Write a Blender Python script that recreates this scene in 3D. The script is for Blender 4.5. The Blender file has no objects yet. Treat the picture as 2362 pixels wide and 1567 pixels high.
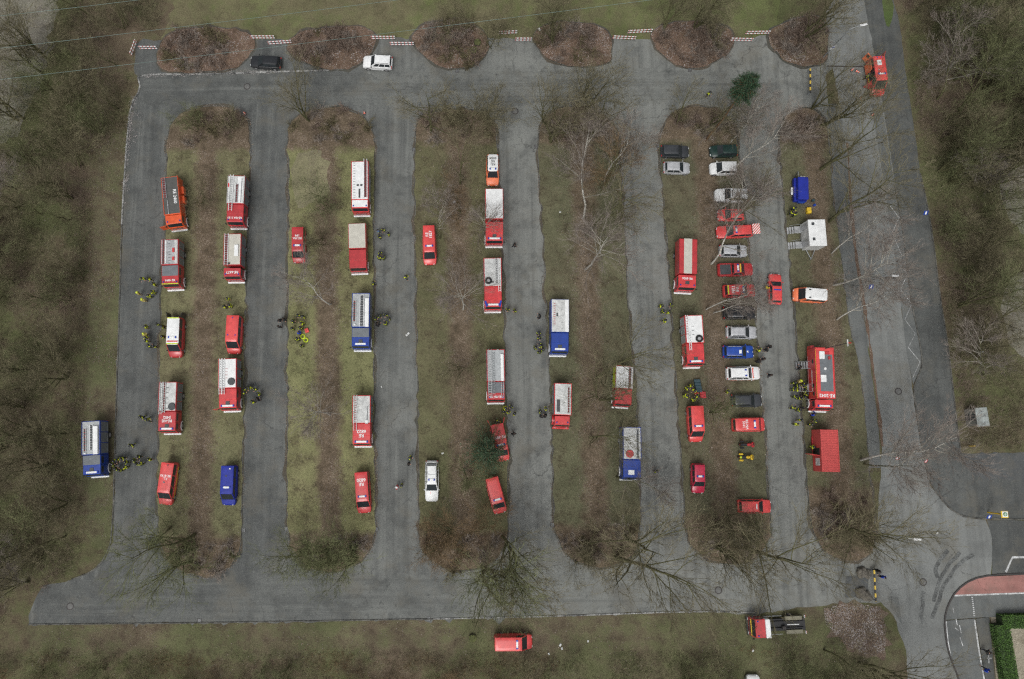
import bpy, bmesh, math, random
from mathutils import Vector, Matrix, noise as mnoise

# ------------------------------------------------------------------ camera, sky, sun, exposure
scene = bpy.context.scene
F_PX, CX, CY, CAM_H, TILT = 1725.0, 1060.0, 783.5, 104.0, math.radians(7.75)
cam_d = bpy.data.cameras.new('drone_camera'); cam = bpy.data.objects.new('drone_camera', cam_d)
scene.collection.objects.link(cam); scene.camera = cam
cam.location = (0, 0, CAM_H); cam.rotation_euler = (TILT, 0, 0)
cam_d.sensor_width = 36.0; cam_d.lens = 36.0 * F_PX / 2362.0; cam_d.shift_x = (1181.0 - CX) / 2362.0; cam_d.clip_end = 1000.0; cam_d.clip_start = 0.5

SUN_EL, SUN_AZ = math.radians(62), math.radians(200)
world = bpy.data.worlds.new('World'); scene.world = world; world.use_nodes = True
wn = world.node_tree; bg = wn.nodes['Background']
sky = wn.nodes.new('ShaderNodeTexSky'); sky.sky_type = 'NISHITA'; sky.sun_disc = False
sky.sun_elevation = SUN_EL; sky.sun_rotation = SUN_AZ; sky.dust_density = 6.0; sky.air_density = 1.0; sky.ozone_density = 1.0
hs = wn.nodes.new('ShaderNodeHueSaturation'); hs.inputs['Saturation'].default_value = 0.15   # an overcast, nearly grey sky
wn.links.new(sky.outputs[0], hs.inputs['Color']); wn.links.new(hs.outputs[0], bg.inputs[0]); bg.inputs[1].default_value = 0.12
sun_d = bpy.data.lights.new('sun', 'SUN'); sun_d.energy = 1.0; sun_d.angle = math.radians(24); sun_d.color = (1.0, 1.0, 0.95)
sun = bpy.data.objects.new('sun', sun_d); scene.collection.objects.link(sun)
sun.rotation_euler = (math.pi / 2 - SUN_EL, 0, math.pi - SUN_AZ)
vs = scene.view_settings; vs.view_transform = 'Standard'; vs.look = 'None'; vs.gamma = 1.0; vs.use_curve_mapping = False
vs.exposure = 0.08
scene.cycles.use_denoising = False; scene.cycles.pixel_filter_type = 'BLACKMAN_HARRIS'; scene.cycles.filter_width = 1.25
scene.cycles.max_bounces = 4; scene.cycles.diffuse_bounces = 2; scene.cycles.glossy_bounces = 2

# ------------------------------------------------------------------ helpers
C = scene.collection
def P(px, py, h=0.0):
    """World point at height h that stands at pixel (px, py) of the 2362 x 1567 photograph."""
    x = (px - CX) / F_PX; y = -(py - CY) / F_PX; c, s = math.cos(TILT), math.sin(TILT)
    yy = y * c + s; zz = y * s - c; t = (h - CAM_H) / zz
    return Vector((x * t, yy * t, h))
def tag(o, label=None, cat=None, group=None, kind=None):
    if label: o['label'] = label
    if cat: o['category'] = cat
    if group: o['group'] = group
    if kind: o['kind'] = kind
    return o
def empty(name, loc, rz=0.0):
    o = bpy.data.objects.new(name, None); C.objects.link(o); o.location = loc; o.rotation_euler = (0, 0, rz); o.empty_display_size = 0.2
    return o
def link(name, me, parent=None, loc=(0, 0, 0), rot=(0, 0, 0), scale=None):
    o = bpy.data.objects.new(name, me); C.objects.link(o); o.parent = parent; o.location = loc; o.rotation_euler = rot
    if scale: o.scale = scale
    return o
def mesh(name, vs_, fs, mat=None, smooth=False, sharp=35):
    me = bpy.data.meshes.new(name); me.from_pydata(vs_, [], fs); me.update()
    if mat: me.materials.append(mat)
    if smooth:
        me.polygons.foreach_set('use_smooth', [True] * len(me.polygons))
        try: me.set_sharp_from_angle(angle=math.radians(sharp))
        except Exception: pass
    return me

# ---- materials
MATS = {}
def _bsdf(name):
    m = bpy.data.materials.new(name); m.use_nodes = True
    return m, m.node_tree, m.node_tree.nodes['Principled BSDF']
def noise_node(nt, scale, detail=4, rough=0.6, vec=None):
    n = nt.nodes.new('ShaderNodeTexNoise'); n.inputs['Scale'].default_value = scale; n.inputs['Detail'].default_value = detail; n.inputs['Roughness'].default_value = rough
    if vec is not None: nt.links.new(vec, n.inputs['Vector'])
    return n.outputs['Fac']
def ramp(nt, fac, lo, hi):
    n = nt.nodes.new('ShaderNodeMapRange'); n.interpolation_type = 'SMOOTHSTEP'; n.inputs['From Min'].default_value = lo; n.inputs['From Max'].default_value = hi
    nt.links.new(fac, n.inputs['Value']); return n.outputs[0]
def mix(nt, fac, a, b):
    n = nt.nodes.new('ShaderNodeMix'); n.data_type = 'RGBA'
    for sock, v in ((n.inputs[0], fac), (n.inputs[6], a), (n.inputs[7], b)):
        if hasattr(v, 'is_linked') or isinstance(v, bpy.types.NodeSocket): nt.links.new(v, sock)
        elif isinstance(v, (int, float)): sock.default_value = v
        else: sock.default_value = (*v, 1)
    return n.outputs[2]
def math_n(nt, op, a, b=None):
    n = nt.nodes.new('ShaderNodeMath'); n.operation = op
    for i, v in enumerate((a, b)):
        if v is None: continue
        if isinstance(v, (int, float)): n.inputs[i].default_value = v
        else: nt.links.new(v, n.inputs[i])
    return n.outputs[0]
def world_pos(nt):
    g = nt.nodes.new('ShaderNodeNewGeometry'); return g.outputs['Position']
def xyz(nt, vec):
    s = nt.nodes.new('ShaderNodeSeparateXYZ'); nt.links.new(vec, s.inputs[0]); return s.outputs
def bump(nt, b, fac, strength, dist=0.05):
    n = nt.nodes.new('ShaderNodeBump'); n.inputs['Strength'].default_value = strength; n.inputs['Distance'].default_value = dist
    nt.links.new(fac, n.inputs['Height']); nt.links.new(n.outputs[0], b.inputs['Normal'])

def paint(name, col, rough=0.4, metal=0.0, var=0.15, coat=0.0, scale=1.3):
    """Plain coloured surface with faint dirt and fading so it is never one flat tone."""
    if name in MATS: return MATS[name]
    m, nt, b = _bsdf(name)
    tc = nt.nodes.new('ShaderNodeTexCoord')
    n1 = noise_node(nt, scale, 5, 0.65, tc.outputs['Object']); n2 = noise_node(nt, scale * 9, 3, 0.6, tc.outputs['Object'])
    f = math_n(nt, 'MULTIPLY', n1, n2); f = ramp(nt, f, 0.12, 0.42)
    dark = [c * (1 - 2 * var) for c in col]; lite = [min(1, c * (1 + var * 0.7) + 0.01 * var) for c in col]
    nt.links.new(mix(nt, f, dark, lite), b.inputs['Base Color'])
    b.inputs['Roughness'].default_value = rough; b.inputs['Metallic'].default_value = metal
    if coat: b.inputs['Coat Weight'].default_value = coat; b.inputs['Coat Roughness'].default_value = 0.15
    MATS[name] = m; return m

RED = paint('fire_red', (0.62, 0.048, 0.052), 0.34, coat=0.3)
RED2 = paint('dark_red', (0.47, 0.034, 0.040), 0.36, coat=0.3)
RED3 = paint('signal_red', (0.70, 0.068, 0.066), 0.38, coat=0.3)
RED4 = paint('crimson', (0.52, 0.016, 0.060), 0.34, coat=0.3)
ORANGE = paint('red_orange', (0.72, 0.10, 0.025), 0.36, coat=0.3)
DAYORANGE = paint('day_glow_orange', (0.84, 0.21, 0.09), 0.4)
BLUE = paint('ultramarine_blue', (0.008, 0.045, 0.30), 0.34, coat=0.3)
BLUE2 = paint('tarp_blue', (0.006, 0.020, 0.30), 0.6)
BLUE3 = paint('car_blue', (0.010, 0.06, 0.34), 0.3, coat=0.4)
WHITE = paint('white_paint', (0.77, 0.78, 0.78), 0.4, var=0.10)
OFFWHITE = paint('weathered_white', (0.60, 0.61, 0.60), 0.55, var=0.20)
CREAM = paint('cream_tarp', (0.52, 0.50, 0.44), 0.75, var=0.1)
ALU = paint('aluminium', (0.50, 0.51, 0.52), 0.38, 0.4, var=0.2)
ALU2 = paint('aluminium_tread', (0.40, 0.42, 0.43), 0.5, 0.2, var=0.16, scale=3)
GREY = paint('slate_grey', (0.15, 0.165, 0.18), 0.55)
DGREY = paint('dark_grey', (0.055, 0.06, 0.065), 0.5)
SHUT = paint('shutter_grey', (0.19, 0.21, 0.22), 0.42, 0.2)
BLACK = paint('black_paint', (0.012, 0.014, 0.017), 0.28, coat=0.4)
ANTH = paint('anthracite', (0.04, 0.044, 0.05), 0.26, coat=0.4)
SILVER = paint('silver_paint', (0.50, 0.51, 0.53), 0.3, 0.25, coat=0.3)
DKGREEN = paint('dark_green_paint', (0.012, 0.035, 0.030), 0.3, coat=0.4)
RUBBER = paint('rubber', (0.018, 0.018, 0.019), 0.85)
RIM = paint('wheel_rim', (0.42, 0.42, 0.43), 0.4, 0.4)
CHASSIS = paint('chassis_black', (0.022, 0.022, 0.024), 0.7)
GLASS = paint('window_glass', (0.026, 0.032, 0.036), 0.10, var=0.05)
BLUELENS = paint('blue_lens', (0.02, 0.06, 0.42), 0.25)
WHITELENS = paint('white_lens', (0.75, 0.76, 0.76), 0.3, var=0.03)
REDLENS = paint('red_lens', (0.5, 0.012, 0.012), 0.25)
HEADL = paint('headlight_glass', (0.62, 0.64, 0.64), 0.2, var=0.05)
YELLOW = paint('hazard_yellow', (0.75, 0.50, 0.03), 0.5)
NEON = paint('neon_yellow', (0.55, 0.68, 0.03), 0.6)
NEONRED = paint('neon_red_print', (0.70, 0.05, 0.03), 0.5)
TEALCASE = paint('hard_case_teal', (0.025, 0.06, 0.075), 0.5)
CONCRETE = paint('concrete', (0.30, 0.31, 0.30), 0.9, var=0.22, scale=2.0)
KERB = paint('kerb_concrete', (0.125, 0.122, 0.108), 0.9, var=0.42, scale=1.2)
KERBP = paint('kerb_pale', (0.30, 0.30, 0.29), 0.9, var=0.45, scale=0.6)
WHITEMARK = paint('road_marking', (0.55, 0.56, 0.56), 0.8, var=0.35, scale=1.5)
IRON = paint('cast_iron', (0.045, 0.04, 0.038), 0.7)
STEEL = paint('galvanised_steel', (0.33, 0.35, 0.36), 0.45, 0.4)
SKIN = paint('skin', (0.45, 0.26, 0.19), 0.6)
HAIR = paint('brown_hair', (0.03, 0.02, 0.014), 0.7)
PLASTICRED = paint('traffic_orange', (0.78, 0.09, 0.02), 0.5)
LEAFGREEN = paint('road_sign_green', (0.05, 0.25, 0.08), 0.5)

def stripes_mat(name, axis, period, ca, cb, duty=0.5, slant=0.0):
    if name in MATS: return MATS[name]
    m, nt, b = _bsdf(name); tc = nt.nodes.new('ShaderNodeTexCoord'); o = xyz(nt, tc.outputs['Object'])
    v = o[axis]
    if slant: v = math_n(nt, 'ADD', v, math_n(nt, 'MULTIPLY', o[(axis + 1) % 3], slant))
    f = math_n(nt, 'FRACT', math_n(nt, 'ADD', math_n(nt, 'DIVIDE', v, period), 100.0))
    f = math_n(nt, 'GREATER_THAN', f, duty)
    nt.links.new(mix(nt, f, ca, cb), b.inputs['Base Color']); b.inputs['Roughness'].default_value = 0.55
    MATS[name] = m; return m
BARRIER = stripes_mat('red_white_barrier', 0, 0.52, (0.62, 0.62, 0.62), (0.42, 0.15, 0.14), 0.62)
BOOM = stripes_mat('yellow_black_boom', 0, 1.0, (0.60, 0.42, 0.06), (0.03, 0.03, 0.03))
CONEMAT = stripes_mat('cone_bands', 2, 0.30, (0.80, 0.10, 0.02), (0.75, 0.75, 0.75), 0.62)
HATCHRED = stripes_mat('rear_warning_stripes', 0, 0.36, (0.62, 0.04, 0.03), (0.72, 0.72, 0.70), 0.5, 1.0)

# ---- primitive meshes (cached so that alike pieces share their data)
MC = {}
def r2(*a): return tuple(round(x, 2) for x in a)
def box_me(sx, sy, sz, b=0.03, mat=None):
    k = ('box', *r2(sx, sy, sz), round(b, 3), mat.name if mat else '')
    if k in MC: return MC[k]
    x, y, z = sx / 2, sy / 2, sz / 2; b = min(b, x * 0.9, y * 0.9, z * 0.9)
    V = []; idx = {}
    for i in (-1, 1):
        for j in (-1, 1):
            for l in (-1, 1):
                for ax in range(3):
                    p = [i * (x - b), j * (y - b), l * (z - b)]; p[ax] = (i * x, j * y, l * z)[ax]
                    idx[i, j, l, ax] = len(V); V.append(p)
    Fs = []
    for ax in range(3):
        u, v = [(1, 2), (2, 0), (0, 1)][ax]
        for s in (-1, 1):
            q = []
            for (du, dv) in ((-1, -1), (1, -1), (1, 1), (-1, 1)):
                c = [0, 0, 0]; c[ax] = s; c[u] = du; c[v] = dv; q.append(idx[c[0], c[1], c[2], ax])
            Fs.append(q if s > 0 else q[::-1])
            # edges between face ax and face u
    for ax in range(3):
        u, v = [(1, 2), (2, 0), (0, 1)][ax]      # edge runs along ax, between faces u and v
        for s in (-1, 1):
            for t in (-1, 1):
                def g(e, f):
                    c = [0, 0, 0]; c[ax] = e; c[u] = s; c[v] = t; return idx[c[0], c[1], c[2], f]
                q = [g(-1, u), g(1, u), g(1, v), g(-1, v)]
                Fs.append(q if s * t < 0 else q[::-1])
    for i in (-1, 1):
        for j in (-1, 1):
            for l in (-1, 1):
                q = [idx[i, j, l, a] for a in range(3)]
                Fs.append(q if i * j * l > 0 else q[::-1])
    MC[k] = mesh('box', V, Fs, mat); return MC[k]
def box(name, parent, mat, x, y, z, sx, sy, sz, b=0.03, rot=(0, 0, 0)):
    return link(name, box_me(sx, sy, sz, b, mat), parent, (x, y, z), rot)
def cyl_me(r, h, n=16, mat=None, r2_=None, axis='z', bev=0.15):
    k = ('cyl', round(r, 3), round(h, 3), n, mat.name if mat else '', r2_, axis, bev)
    if k in MC: return MC[k]
    rt = r if r2_ is None else r2_; V = []; Fs = []; e = min(h * 0.3, r * bev)
    prof = [(r, -h / 2), (rt, h / 2 - e), (max(rt - e, 0.002), h / 2)]
    for (rr, zz) in prof:
        for i in range(n):
            a = 2 * math.pi * i / n; V.append((rr * math.cos(a), rr * math.sin(a), zz))
    for l in range(len(prof) - 1):
        for i in range(n): Fs.append((l * n + i, l * n + (i + 1) % n, (l + 1) * n + (i + 1) % n, (l + 1) * n + i))
    Fs.append(tuple(range((len(prof) - 1) * n, len(prof) * n))); Fs.append(tuple(range(n - 1, -1, -1)))
    if axis == 'x': V = [(z, x, y) for (x, y, z) in V]
    if axis == 'y': V = [(y, z, x) for (x, y, z) in V]
    MC[k] = mesh('cyl', V, Fs, mat, True, 40); return MC[k]
def cyl(name, parent, mat, x, y, z, r, h, n=16, axis='z', r2_=None, rot=(0, 0, 0)):
    return link(name, cyl_me(r, h, n, mat, r2_, axis), parent, (x, y, z), rot)
def ring_me(R, r, mat, n=20, m=8, axis='z', flat=1.0):
    k = ('ring', round(R, 3), round(r, 3), mat.name, n, m, axis, flat)
    if k in MC: return MC[k]
    V = []; Fs = []
    for i in range(n):
        a = 2 * math.pi * i / n
        for j in range(m):
            b_ = 2 * math.pi * j / m; q = R + r * math.cos(b_); V.append((q * math.cos(a), q * math.sin(a), r * flat * math.sin(b_)))
    for i in range(n):
        for j in range(m): Fs.append((i * m + j, ((i + 1) % n) * m + j, ((i + 1) % n) * m + (j + 1) % m, i * m + (j + 1) % m))
    if axis == 'x': V = [(z, x, y) for (x, y, z) in V]
    MC[k] = mesh('ring', V, Fs, mat, True, 60); return MC[k]
def tube_geo(pts, radii, n=6, cap=True):
    """Tapered tube through pts."""
    V = []; Fs = []
    prev = None
    for i, p in enumerate(pts):
        a = pts[max(i - 1, 0)]; b_ = pts[min(i + 1, len(pts) - 1)]; d = (Vector(b_) - Vector(a)).normalized()
        u = d.orthogonal().normalized() if prev is None else (prev - d * prev.dot(d)).normalized()
        prev = u; w = d.cross(u)
        for j in range(n):
            t = 2 * math.pi * j / n; V.append(tuple(Vector(p) + (u * math.cos(t) + w * math.sin(t)) * radii[i]))
    for i in range(len(pts) - 1):
        for j in range(n): Fs.append((i * n + j, i * n + (j + 1) % n, (i + 1) * n + (j + 1) % n, (i + 1) * n + j))
    if cap: Fs.append(tuple(range(n - 1, -1, -1))); Fs.append(tuple(range((len(pts) - 1) * n, len(pts) * n)))
    return V, Fs
def tube(name, parent, mat, pts, r, n=6):
    rr = r if isinstance(r, (list, tuple)) else [r] * len(pts)
    V, Fs = tube_geo(pts, rr, n); return link(name, mesh(name, V, Fs, mat, True, 50), parent)
def quad_pane(name, parent, mat, q, u0, u1, v0, v1, t=0.012, inset_sub=None):
    """Thin pane laid on the quad q (corners counter-clockwise seen from outside)."""
    q = [Vector(p) for p in q]
    def at(u, v): return (q[0] * (1 - u) + q[1] * u) * (1 - v) + (q[3] * (1 - u) + q[2] * u) * v
    c = [at(u0, v0), at(u1, v0), at(u1, v1), at(u0, v1)]
    n = (c[1] - c[0]).cross(c[3] - c[0]).normalized()
    V = [tuple(p - n * t) for p in c] + [tuple(p + n * t) for p in c]
    Fs = [(4, 5, 6, 7), (3, 2, 1, 0), (0, 1, 5, 4), (1, 2, 6, 5), (2, 3, 7, 6), (3, 0, 4, 7)]
    return link(name, mesh(name, V, Fs, mat), parent)
def xprism_me(name, prof, hw, b, mat, smooth=False):
    """Side profile (y, z) drawn across the width, with chamfered edges."""
    cy = sum(p[0] for p in prof) / len(prof); cz = sum(p[1] for p in prof) / len(prof); n = len(prof)
    def ins(p):
        d = Vector((p[0] - cy, p[1] - cz)); l = d.length; k = max(0.0, (l - b * 1.3) / l); return (cy + d.x * k, cz + d.y * k)
    V = []
    for x, ii in ((-hw, True), (-hw + b, False), (hw - b, False), (hw, True)):
        for p in prof:
            q = ins(p) if ii else p; V.append((x, q[0], q[1]))
    Fs = []
    for l in range(3):
        for i in range(n): Fs.append((l * n + i, (l + 1) * n + i, (l + 1) * n + (i + 1) % n, l * n + (i + 1) % n))
    Fs.append(tuple(range(n))); Fs.append(tuple(range(4 * n - 1, 3 * n - 1, -1)))
    me = mesh(name, V, Fs, mat, smooth)
    bm = bmesh.new(); bm.from_mesh(me); bmesh.ops.recalc_face_normals(bm, faces=bm.faces); bm.to_mesh(me); bm.free()
    return me
TEXTS = {}
def lettering(parent, lines, size, x, y, z, rot=0.0, mat=WHITELENS, name='lettering', tilt=None):
    k = (lines, round(size, 2), mat.name)
    if k not in TEXTS:
        cu = bpy.data.curves.new('letters', 'FONT'); cu.body = lines; cu.size = size; cu.align_x = 'CENTER'; cu.align_y = 'CENTER'; cu.extrude = 0.004; cu.offset = size * 0.018; cu.resolution_u = 2
        cu.space_line = 0.9
        ob = bpy.data.objects.new('letters', cu); C.objects.link(ob)
        dg = bpy.context.evaluated_depsgraph_get(); me = bpy.data.meshes.new_from_object(ob.evaluated_get(dg), depsgraph=dg)
        bpy.data.objects.remove(ob); me.materials.clear(); me.materials.append(mat); TEXTS[k] = me
    return link(name, TEXTS[k], parent, (x, y, z), tilt if tilt else (0, 0, rot))
# ------------------------------------------------------------------ ground, roads, islands
def forest_floor_mat(name, litter, grass, pale, dark, grass_amt=0.45, pale_amt=0.5, streak=None):
    """Winter ground: grass, brown leaf litter and pale dry leaves, mixed at several sizes."""
    m, nt, b = _bsdf(name); pos = world_pos(nt)
    big = noise_node(nt, 0.07, 3, 0.55, pos); mid = noise_node(nt, 0.55, 4, 0.65, pos); fine = noise_node(nt, 7.5, 3, 0.7, pos); fine2 = noise_node(nt, 5.5, 4, 0.8, pos); soft = noise_node(nt, 0.22, 5, 0.7, pos)
    g = ramp(nt, math_n(nt, 'ADD', math_n(nt, 'MULTIPLY', big, 0.6), math_n(nt, 'MULTIPLY', mid, 0.4)), 0.58 - grass_amt * 0.35, 0.82 - grass_amt * 0.35)
    litm = math_n(nt, 'SUBTRACT', 1.0, g)
    if streak:
        a, sl, w, ends = streak; o = xyz(nt, pos)
        dx = math_n(nt, 'ABSOLUTE', math_n(nt, 'SUBTRACT', math_n(nt, 'SUBTRACT', o[0], a), math_n(nt, 'MULTIPLY', o[1], sl)))
        dx = math_n(nt, 'ADD', dx, math_n(nt, 'MULTIPLY', math_n(nt, 'SUBTRACT', mid, 0.5), 3.4))
        inv = math_n(nt, 'SUBTRACT', 1.0, ramp(nt, dx, w * 0.35, w * 1.25))
        e = math_n(nt, 'ADD', math_n(nt, 'MULTIPLY', math_n(nt, 'SUBTRACT', mid, 0.5), 3.0), o[1])
        top = ramp(nt, e, ends[0] - 1.0, ends[0] + 0.6); bot = math_n(nt, 'SUBTRACT', 1.0, ramp(nt, e, ends[1] - 0.6, ends[1] + 1.0))
        litm = math_n(nt, 'MAXIMUM', math_n(nt, 'MAXIMUM', inv, math_n(nt, 'MULTIPLY', litm, 0.45)), math_n(nt, 'MAXIMUM', top, bot))
    gcol = mix(nt, ramp(nt, math_n(nt, 'ADD', math_n(nt, 'MULTIPLY', fine2, 0.5), math_n(nt, 'MULTIPLY', soft, 0.5)), 0.34, 0.66), [grass[0] * 0.66, grass[1] * 0.68, grass[2] * 0.66], [c * 1.25 for c in grass])
    lcol = mix(nt, ramp(nt, math_n(nt, 'ADD', math_n(nt, 'MULTIPLY', fine, 0.6), math_n(nt, 'MULTIPLY', soft, 0.4)), 0.34, 0.68), [c * 0.62 for c in litter], [c * 1.28 for c in litter])
    col = mix(nt, litm, gcol, lcol)
    col = mix(nt, math_n(nt, 'MULTIPLY', ramp(nt, math_n(nt, 'MULTIPLY', mid, fine2), 0.26, 0.13), 0.6), col, dark)
    pm = math_n(nt, 'MULTIPLY', ramp(nt, fine, 0.52, 0.72), math_n(nt, 'MULTIPLY', ramp(nt, mid, 0.42, 0.68), litm))
    col = mix(nt, math_n(nt, 'MULTIPLY', pm, pale_amt), col, pale)
    nt.links.new(col, b.inputs['Base Color']); b.inputs['Roughness'].default_value = 0.95; b.inputs['Specular IOR Level'].default_value = 0.1
    bump(nt, b, fine, 0.6, 0.06)
    MATS[name] = m; return m
LIT, GRS, PALE, DRK = (0.138, 0.106, 0.074), (0.12, 0.118, 0.058), (0.42, 0.35, 0.30), (0.036, 0.030, 0.019)
FLOOR = forest_floor_mat('woodland_floor', (0.122, 0.094, 0.066), (0.092, 0.098, 0.046), (0.34, 0.29, 0.25), DRK, 0.55, 0.8)
VERGE = forest_floor_mat('dry_verge', (0.128, 0.100, 0.072), (0.106, 0.109, 0.056), PALE, DRK, 0.64, 0.7)
MEADOW = forest_floor_mat('winter_meadow', (0.150, 0.132, 0.080), (0.110, 0.124, 0.052), (0.28, 0.26, 0.2), (0.06, 0.06, 0.03), 0.55, 0.45)
PALEMEADOW = forest_floor_mat('pale_dry_grass', (0.20, 0.185, 0.155), (0.165, 0.165, 0.125), (0.40, 0.37, 0.34), (0.07, 0.06, 0.05), 0.4, 0.8)
BLOB = forest_floor_mat('leafy_island_floor', (0.145, 0.098, 0.072), (0.11, 0.10, 0.055), (0.44, 0.37, 0.33), DRK, 0.15, 0.9)
FROSTY = forest_floor_mat('frosted_leaf_floor', (0.16, 0.115, 0.09), (0.12, 0.105, 0.07), (0.52, 0.48, 0.46), (0.05, 0.037, 0.03), 0.35, 0.9)
TURF = forest_floor_mat('pale_turf', (0.20, 0.18, 0.12), (0.205, 0.19, 0.115), (0.32, 0.29, 0.22), (0.10, 0.09, 0.06), 0.6, 0.4)
LAWN = forest_floor_mat('green_lawn', (0.10, 0.11, 0.05), (0.080, 0.115, 0.040), (0.15, 0.16, 0.09), (0.04, 0.05, 0.024), 0.7, 0.3)
SAND = forest_floor_mat('sandy_bed', (0.30, 0.27, 0.21), (0.24, 0.23, 0.16), (0.5, 0.47, 0.40), (0.12, 0.10, 0.07), 0.4, 0.6)

def asphalt_mat(name, ca, cb, axis_mix=None, track=None, blotch=0.5):
    m, nt, b = _bsdf(name); pos = world_pos(nt); o = xyz(nt, pos)
    big = noise_node(nt, 0.10, 4, 0.6, pos); mid = noise_node(nt, 0.8, 5, 0.65, pos); fine = noise_node(nt, 9.0, 2, 0.6, pos); grit = noise_node(nt, 4.5, 4, 0.8, pos)
    f = ramp(nt, math_n(nt, 'ADD', math_n(nt, 'MULTIPLY', big, 0.65), math_n(nt, 'MULTIPLY', mid, 0.35)), 0.36, 0.64)
    if axis_mix:      # the old lanes in the east are laid in a paler chip seal than those in the west
        x0, x1 = axis_mix; e = math_n(nt, 'ADD', o[0], math_n(nt, 'MULTIPLY', math_n(nt, 'SUBTRACT', big, 0.5), 34.0))
        f = math_n(nt, 'ADD', math_n(nt, 'MULTIPLY', ramp(nt, e, x0, x1), 0.72), math_n(nt, 'MULTIPLY', f, 0.30))
    col = mix(nt, f, ca, cb)
    # long worn streaks along the lanes
    mp = nt.nodes.new('ShaderNodeMapping'); mp.inputs['Scale'].default_value = (1.1, 0.035, 1.0) if track != 'x' else (0.035, 1.1, 1.0); nt.links.new(pos, mp.inputs['Vector'])
    st = noise_node(nt, 1.0, 3, 0.6, mp.outputs[0])
    col = mix(nt, math_n(nt, 'MULTIPLY', ramp(nt, st, 0.52, 0.30), 0.45), col, [c * 0.62 for c in ca])
    col = mix(nt, math_n(nt, 'MULTIPLY', ramp(nt, st, 0.52, 0.70), 0.30), col, [min(1, c * 1.25) for c in cb])
    col = mix(nt, math_n(nt, 'MULTIPLY', ramp(nt, mid, 0.54, 0.72), blotch * 0.9), col, [c * 0.6 for c in ca])
    col = mix(nt, math_n(nt, 'MULTIPLY', ramp(nt, grit, 0.54, 0.72), 0.38), col, (0.27, 0.26, 0.23))     # grit and leaf crumbs
    col = mix(nt, math_n(nt, 'MULTIPLY', ramp(nt, grit, 0.46, 0.28), 0.6), col, [c * 0.55 for c in ca])
    col = mix(nt, math_n(nt, 'MULTIPLY', math_n(nt, 'SUBTRACT', fine, 0.32), 0.55), col, [min(1, c * 1.6) for c in cb])
    damp = noise_node(nt, 0.30, 6, 0.7, pos); mud = noise_node(nt, 0.17, 6, 0.72, pos)
    col = mix(nt, math_n(nt, 'MULTIPLY', ramp(nt, damp, 0.46, 0.66), 0.42), col, [c * 0.62 for c in ca])          # damp, darker patches
    col = mix(nt, math_n(nt, 'MULTIPLY', ramp(nt, mud, 0.48, 0.68), 0.5), col, (0.122, 0.112, 0.088))             # trodden-in mud
    vo = nt.nodes.new('ShaderNodeTexVoronoi'); vo.feature = 'DISTANCE_TO_EDGE'; vo.inputs['Scale'].default_value = 0.16
    wv = nt.nodes.new('ShaderNodeVectorMath'); wv.operation = 'ADD'; sc_ = nt.nodes.new('ShaderNodeVectorMath'); sc_.operation = 'SCALE'; sc_.inputs[3].default_value = 2.5
    nz = nt.nodes.new('ShaderNodeTexNoise'); nz.inputs['Scale'].default_value = 0.5; nz.inputs['Detail'].default_value = 4; nt.links.new(pos, nz.inputs['Vector'])
    nt.links.new(nz.outputs['Color'], sc_.inputs[0]); nt.links.new(pos, wv.inputs[0]); nt.links.new(sc_.outputs[0], wv.inputs[1]); nt.links.new(wv.outputs[0], vo.inputs['Vector'])
    crack = math_n(nt, 'MULTIPLY', ramp(nt, vo.outputs['Distance'], 0.010, 0.002), ramp(nt, big, 0.46, 0.6))
    col = mix(nt, math_n(nt, 'MULTIPLY', crack, 0.5), col, (0.02, 0.02, 0.02))
    nt.links.new(col, b.inputs['Base Color']); b.inputs['Roughness'].default_value = 0.82
    bump(nt, b, fine, 0.25, 0.02)
    MATS[name] = m; return m
ASPH = asphalt_mat('lot_asphalt', (0.042, 0.046, 0.047), (0.178, 0.184, 0.172), (-38, 20))
ASPHX = asphalt_mat('cross_lane_asphalt', (0.047, 0.051, 0.051), (0.160, 0.166, 0.155), (-44, 18), 'x', 0.9)
ASPHL = asphalt_mat('pale_asphalt', (0.130, 0.136, 0.132), (0.180, 0.188, 0.182))
ASPHD = asphalt_mat('dark_road_asphalt', (0.050, 0.054, 0.053), (0.088, 0.093, 0.089))
ASPHM = asphalt_mat('footpath_asphalt', (0.085, 0.092, 0.092), (0.125, 0.132, 0.128))
ASPHG = asphalt_mat('mossy_asphalt', (0.098, 0.096, 0.068), (0.116, 0.114, 0.082), None, 'x')
PATCH = asphalt_mat('asphalt_patch', (0.055, 0.060, 0.062), (0.075, 0.08, 0.082))
REDPAVE = asphalt_mat('red_cycle_paving', (0.25, 0.115, 0.10), (0.33, 0.155, 0.135), None, 'x')

def chaikin(pts, it=2, closed=True):
    pts = [Vector((p[0], p[1])) for p in pts]
    for _ in range(it):
        out = []; n = len(pts)
        rng_ = range(n) if closed else range(n - 1)
        if not closed: out.append(pts[0])
        for i in rng_:
            a, b_ = pts[i], pts[(i + 1) % n]; out += [a * 0.75 + b_ * 0.25, a * 0.25 + b_ * 0.75]
        if not closed: out.append(pts[-1])
        pts = out
    return pts
def rough_edge(pts, amp, seed=0, step=0.8, closed=True):
    """Cut the outline into short pieces and let it wander a little, as a worn edge does."""
    out = []; n = len(pts)
    for i in range(n if closed else n - 1):
        a, b_ = pts[i], pts[(i + 1) % n]; k = max(1, int((b_ - a).length / step))
        d = b_ - a; nn = Vector((-d.y, d.x)).normalized() if d.length > 1e-6 else Vector((0, 0))
        for j in range(k):
            p = a + d * (j / k); out.append(p + nn * amp * mnoise.noise(Vector((p.x * 0.9, p.y * 0.9, seed * 7.3))) * 2)
    return out
def poly_world(px, smooth=0, rough=0.0, seed=0):
    w = [P(*p)[:2] for p in px]
    w = chaikin(w, smooth) if smooth else [Vector(p) for p in w]
    return rough_edge(w, rough, seed) if rough else w
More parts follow.
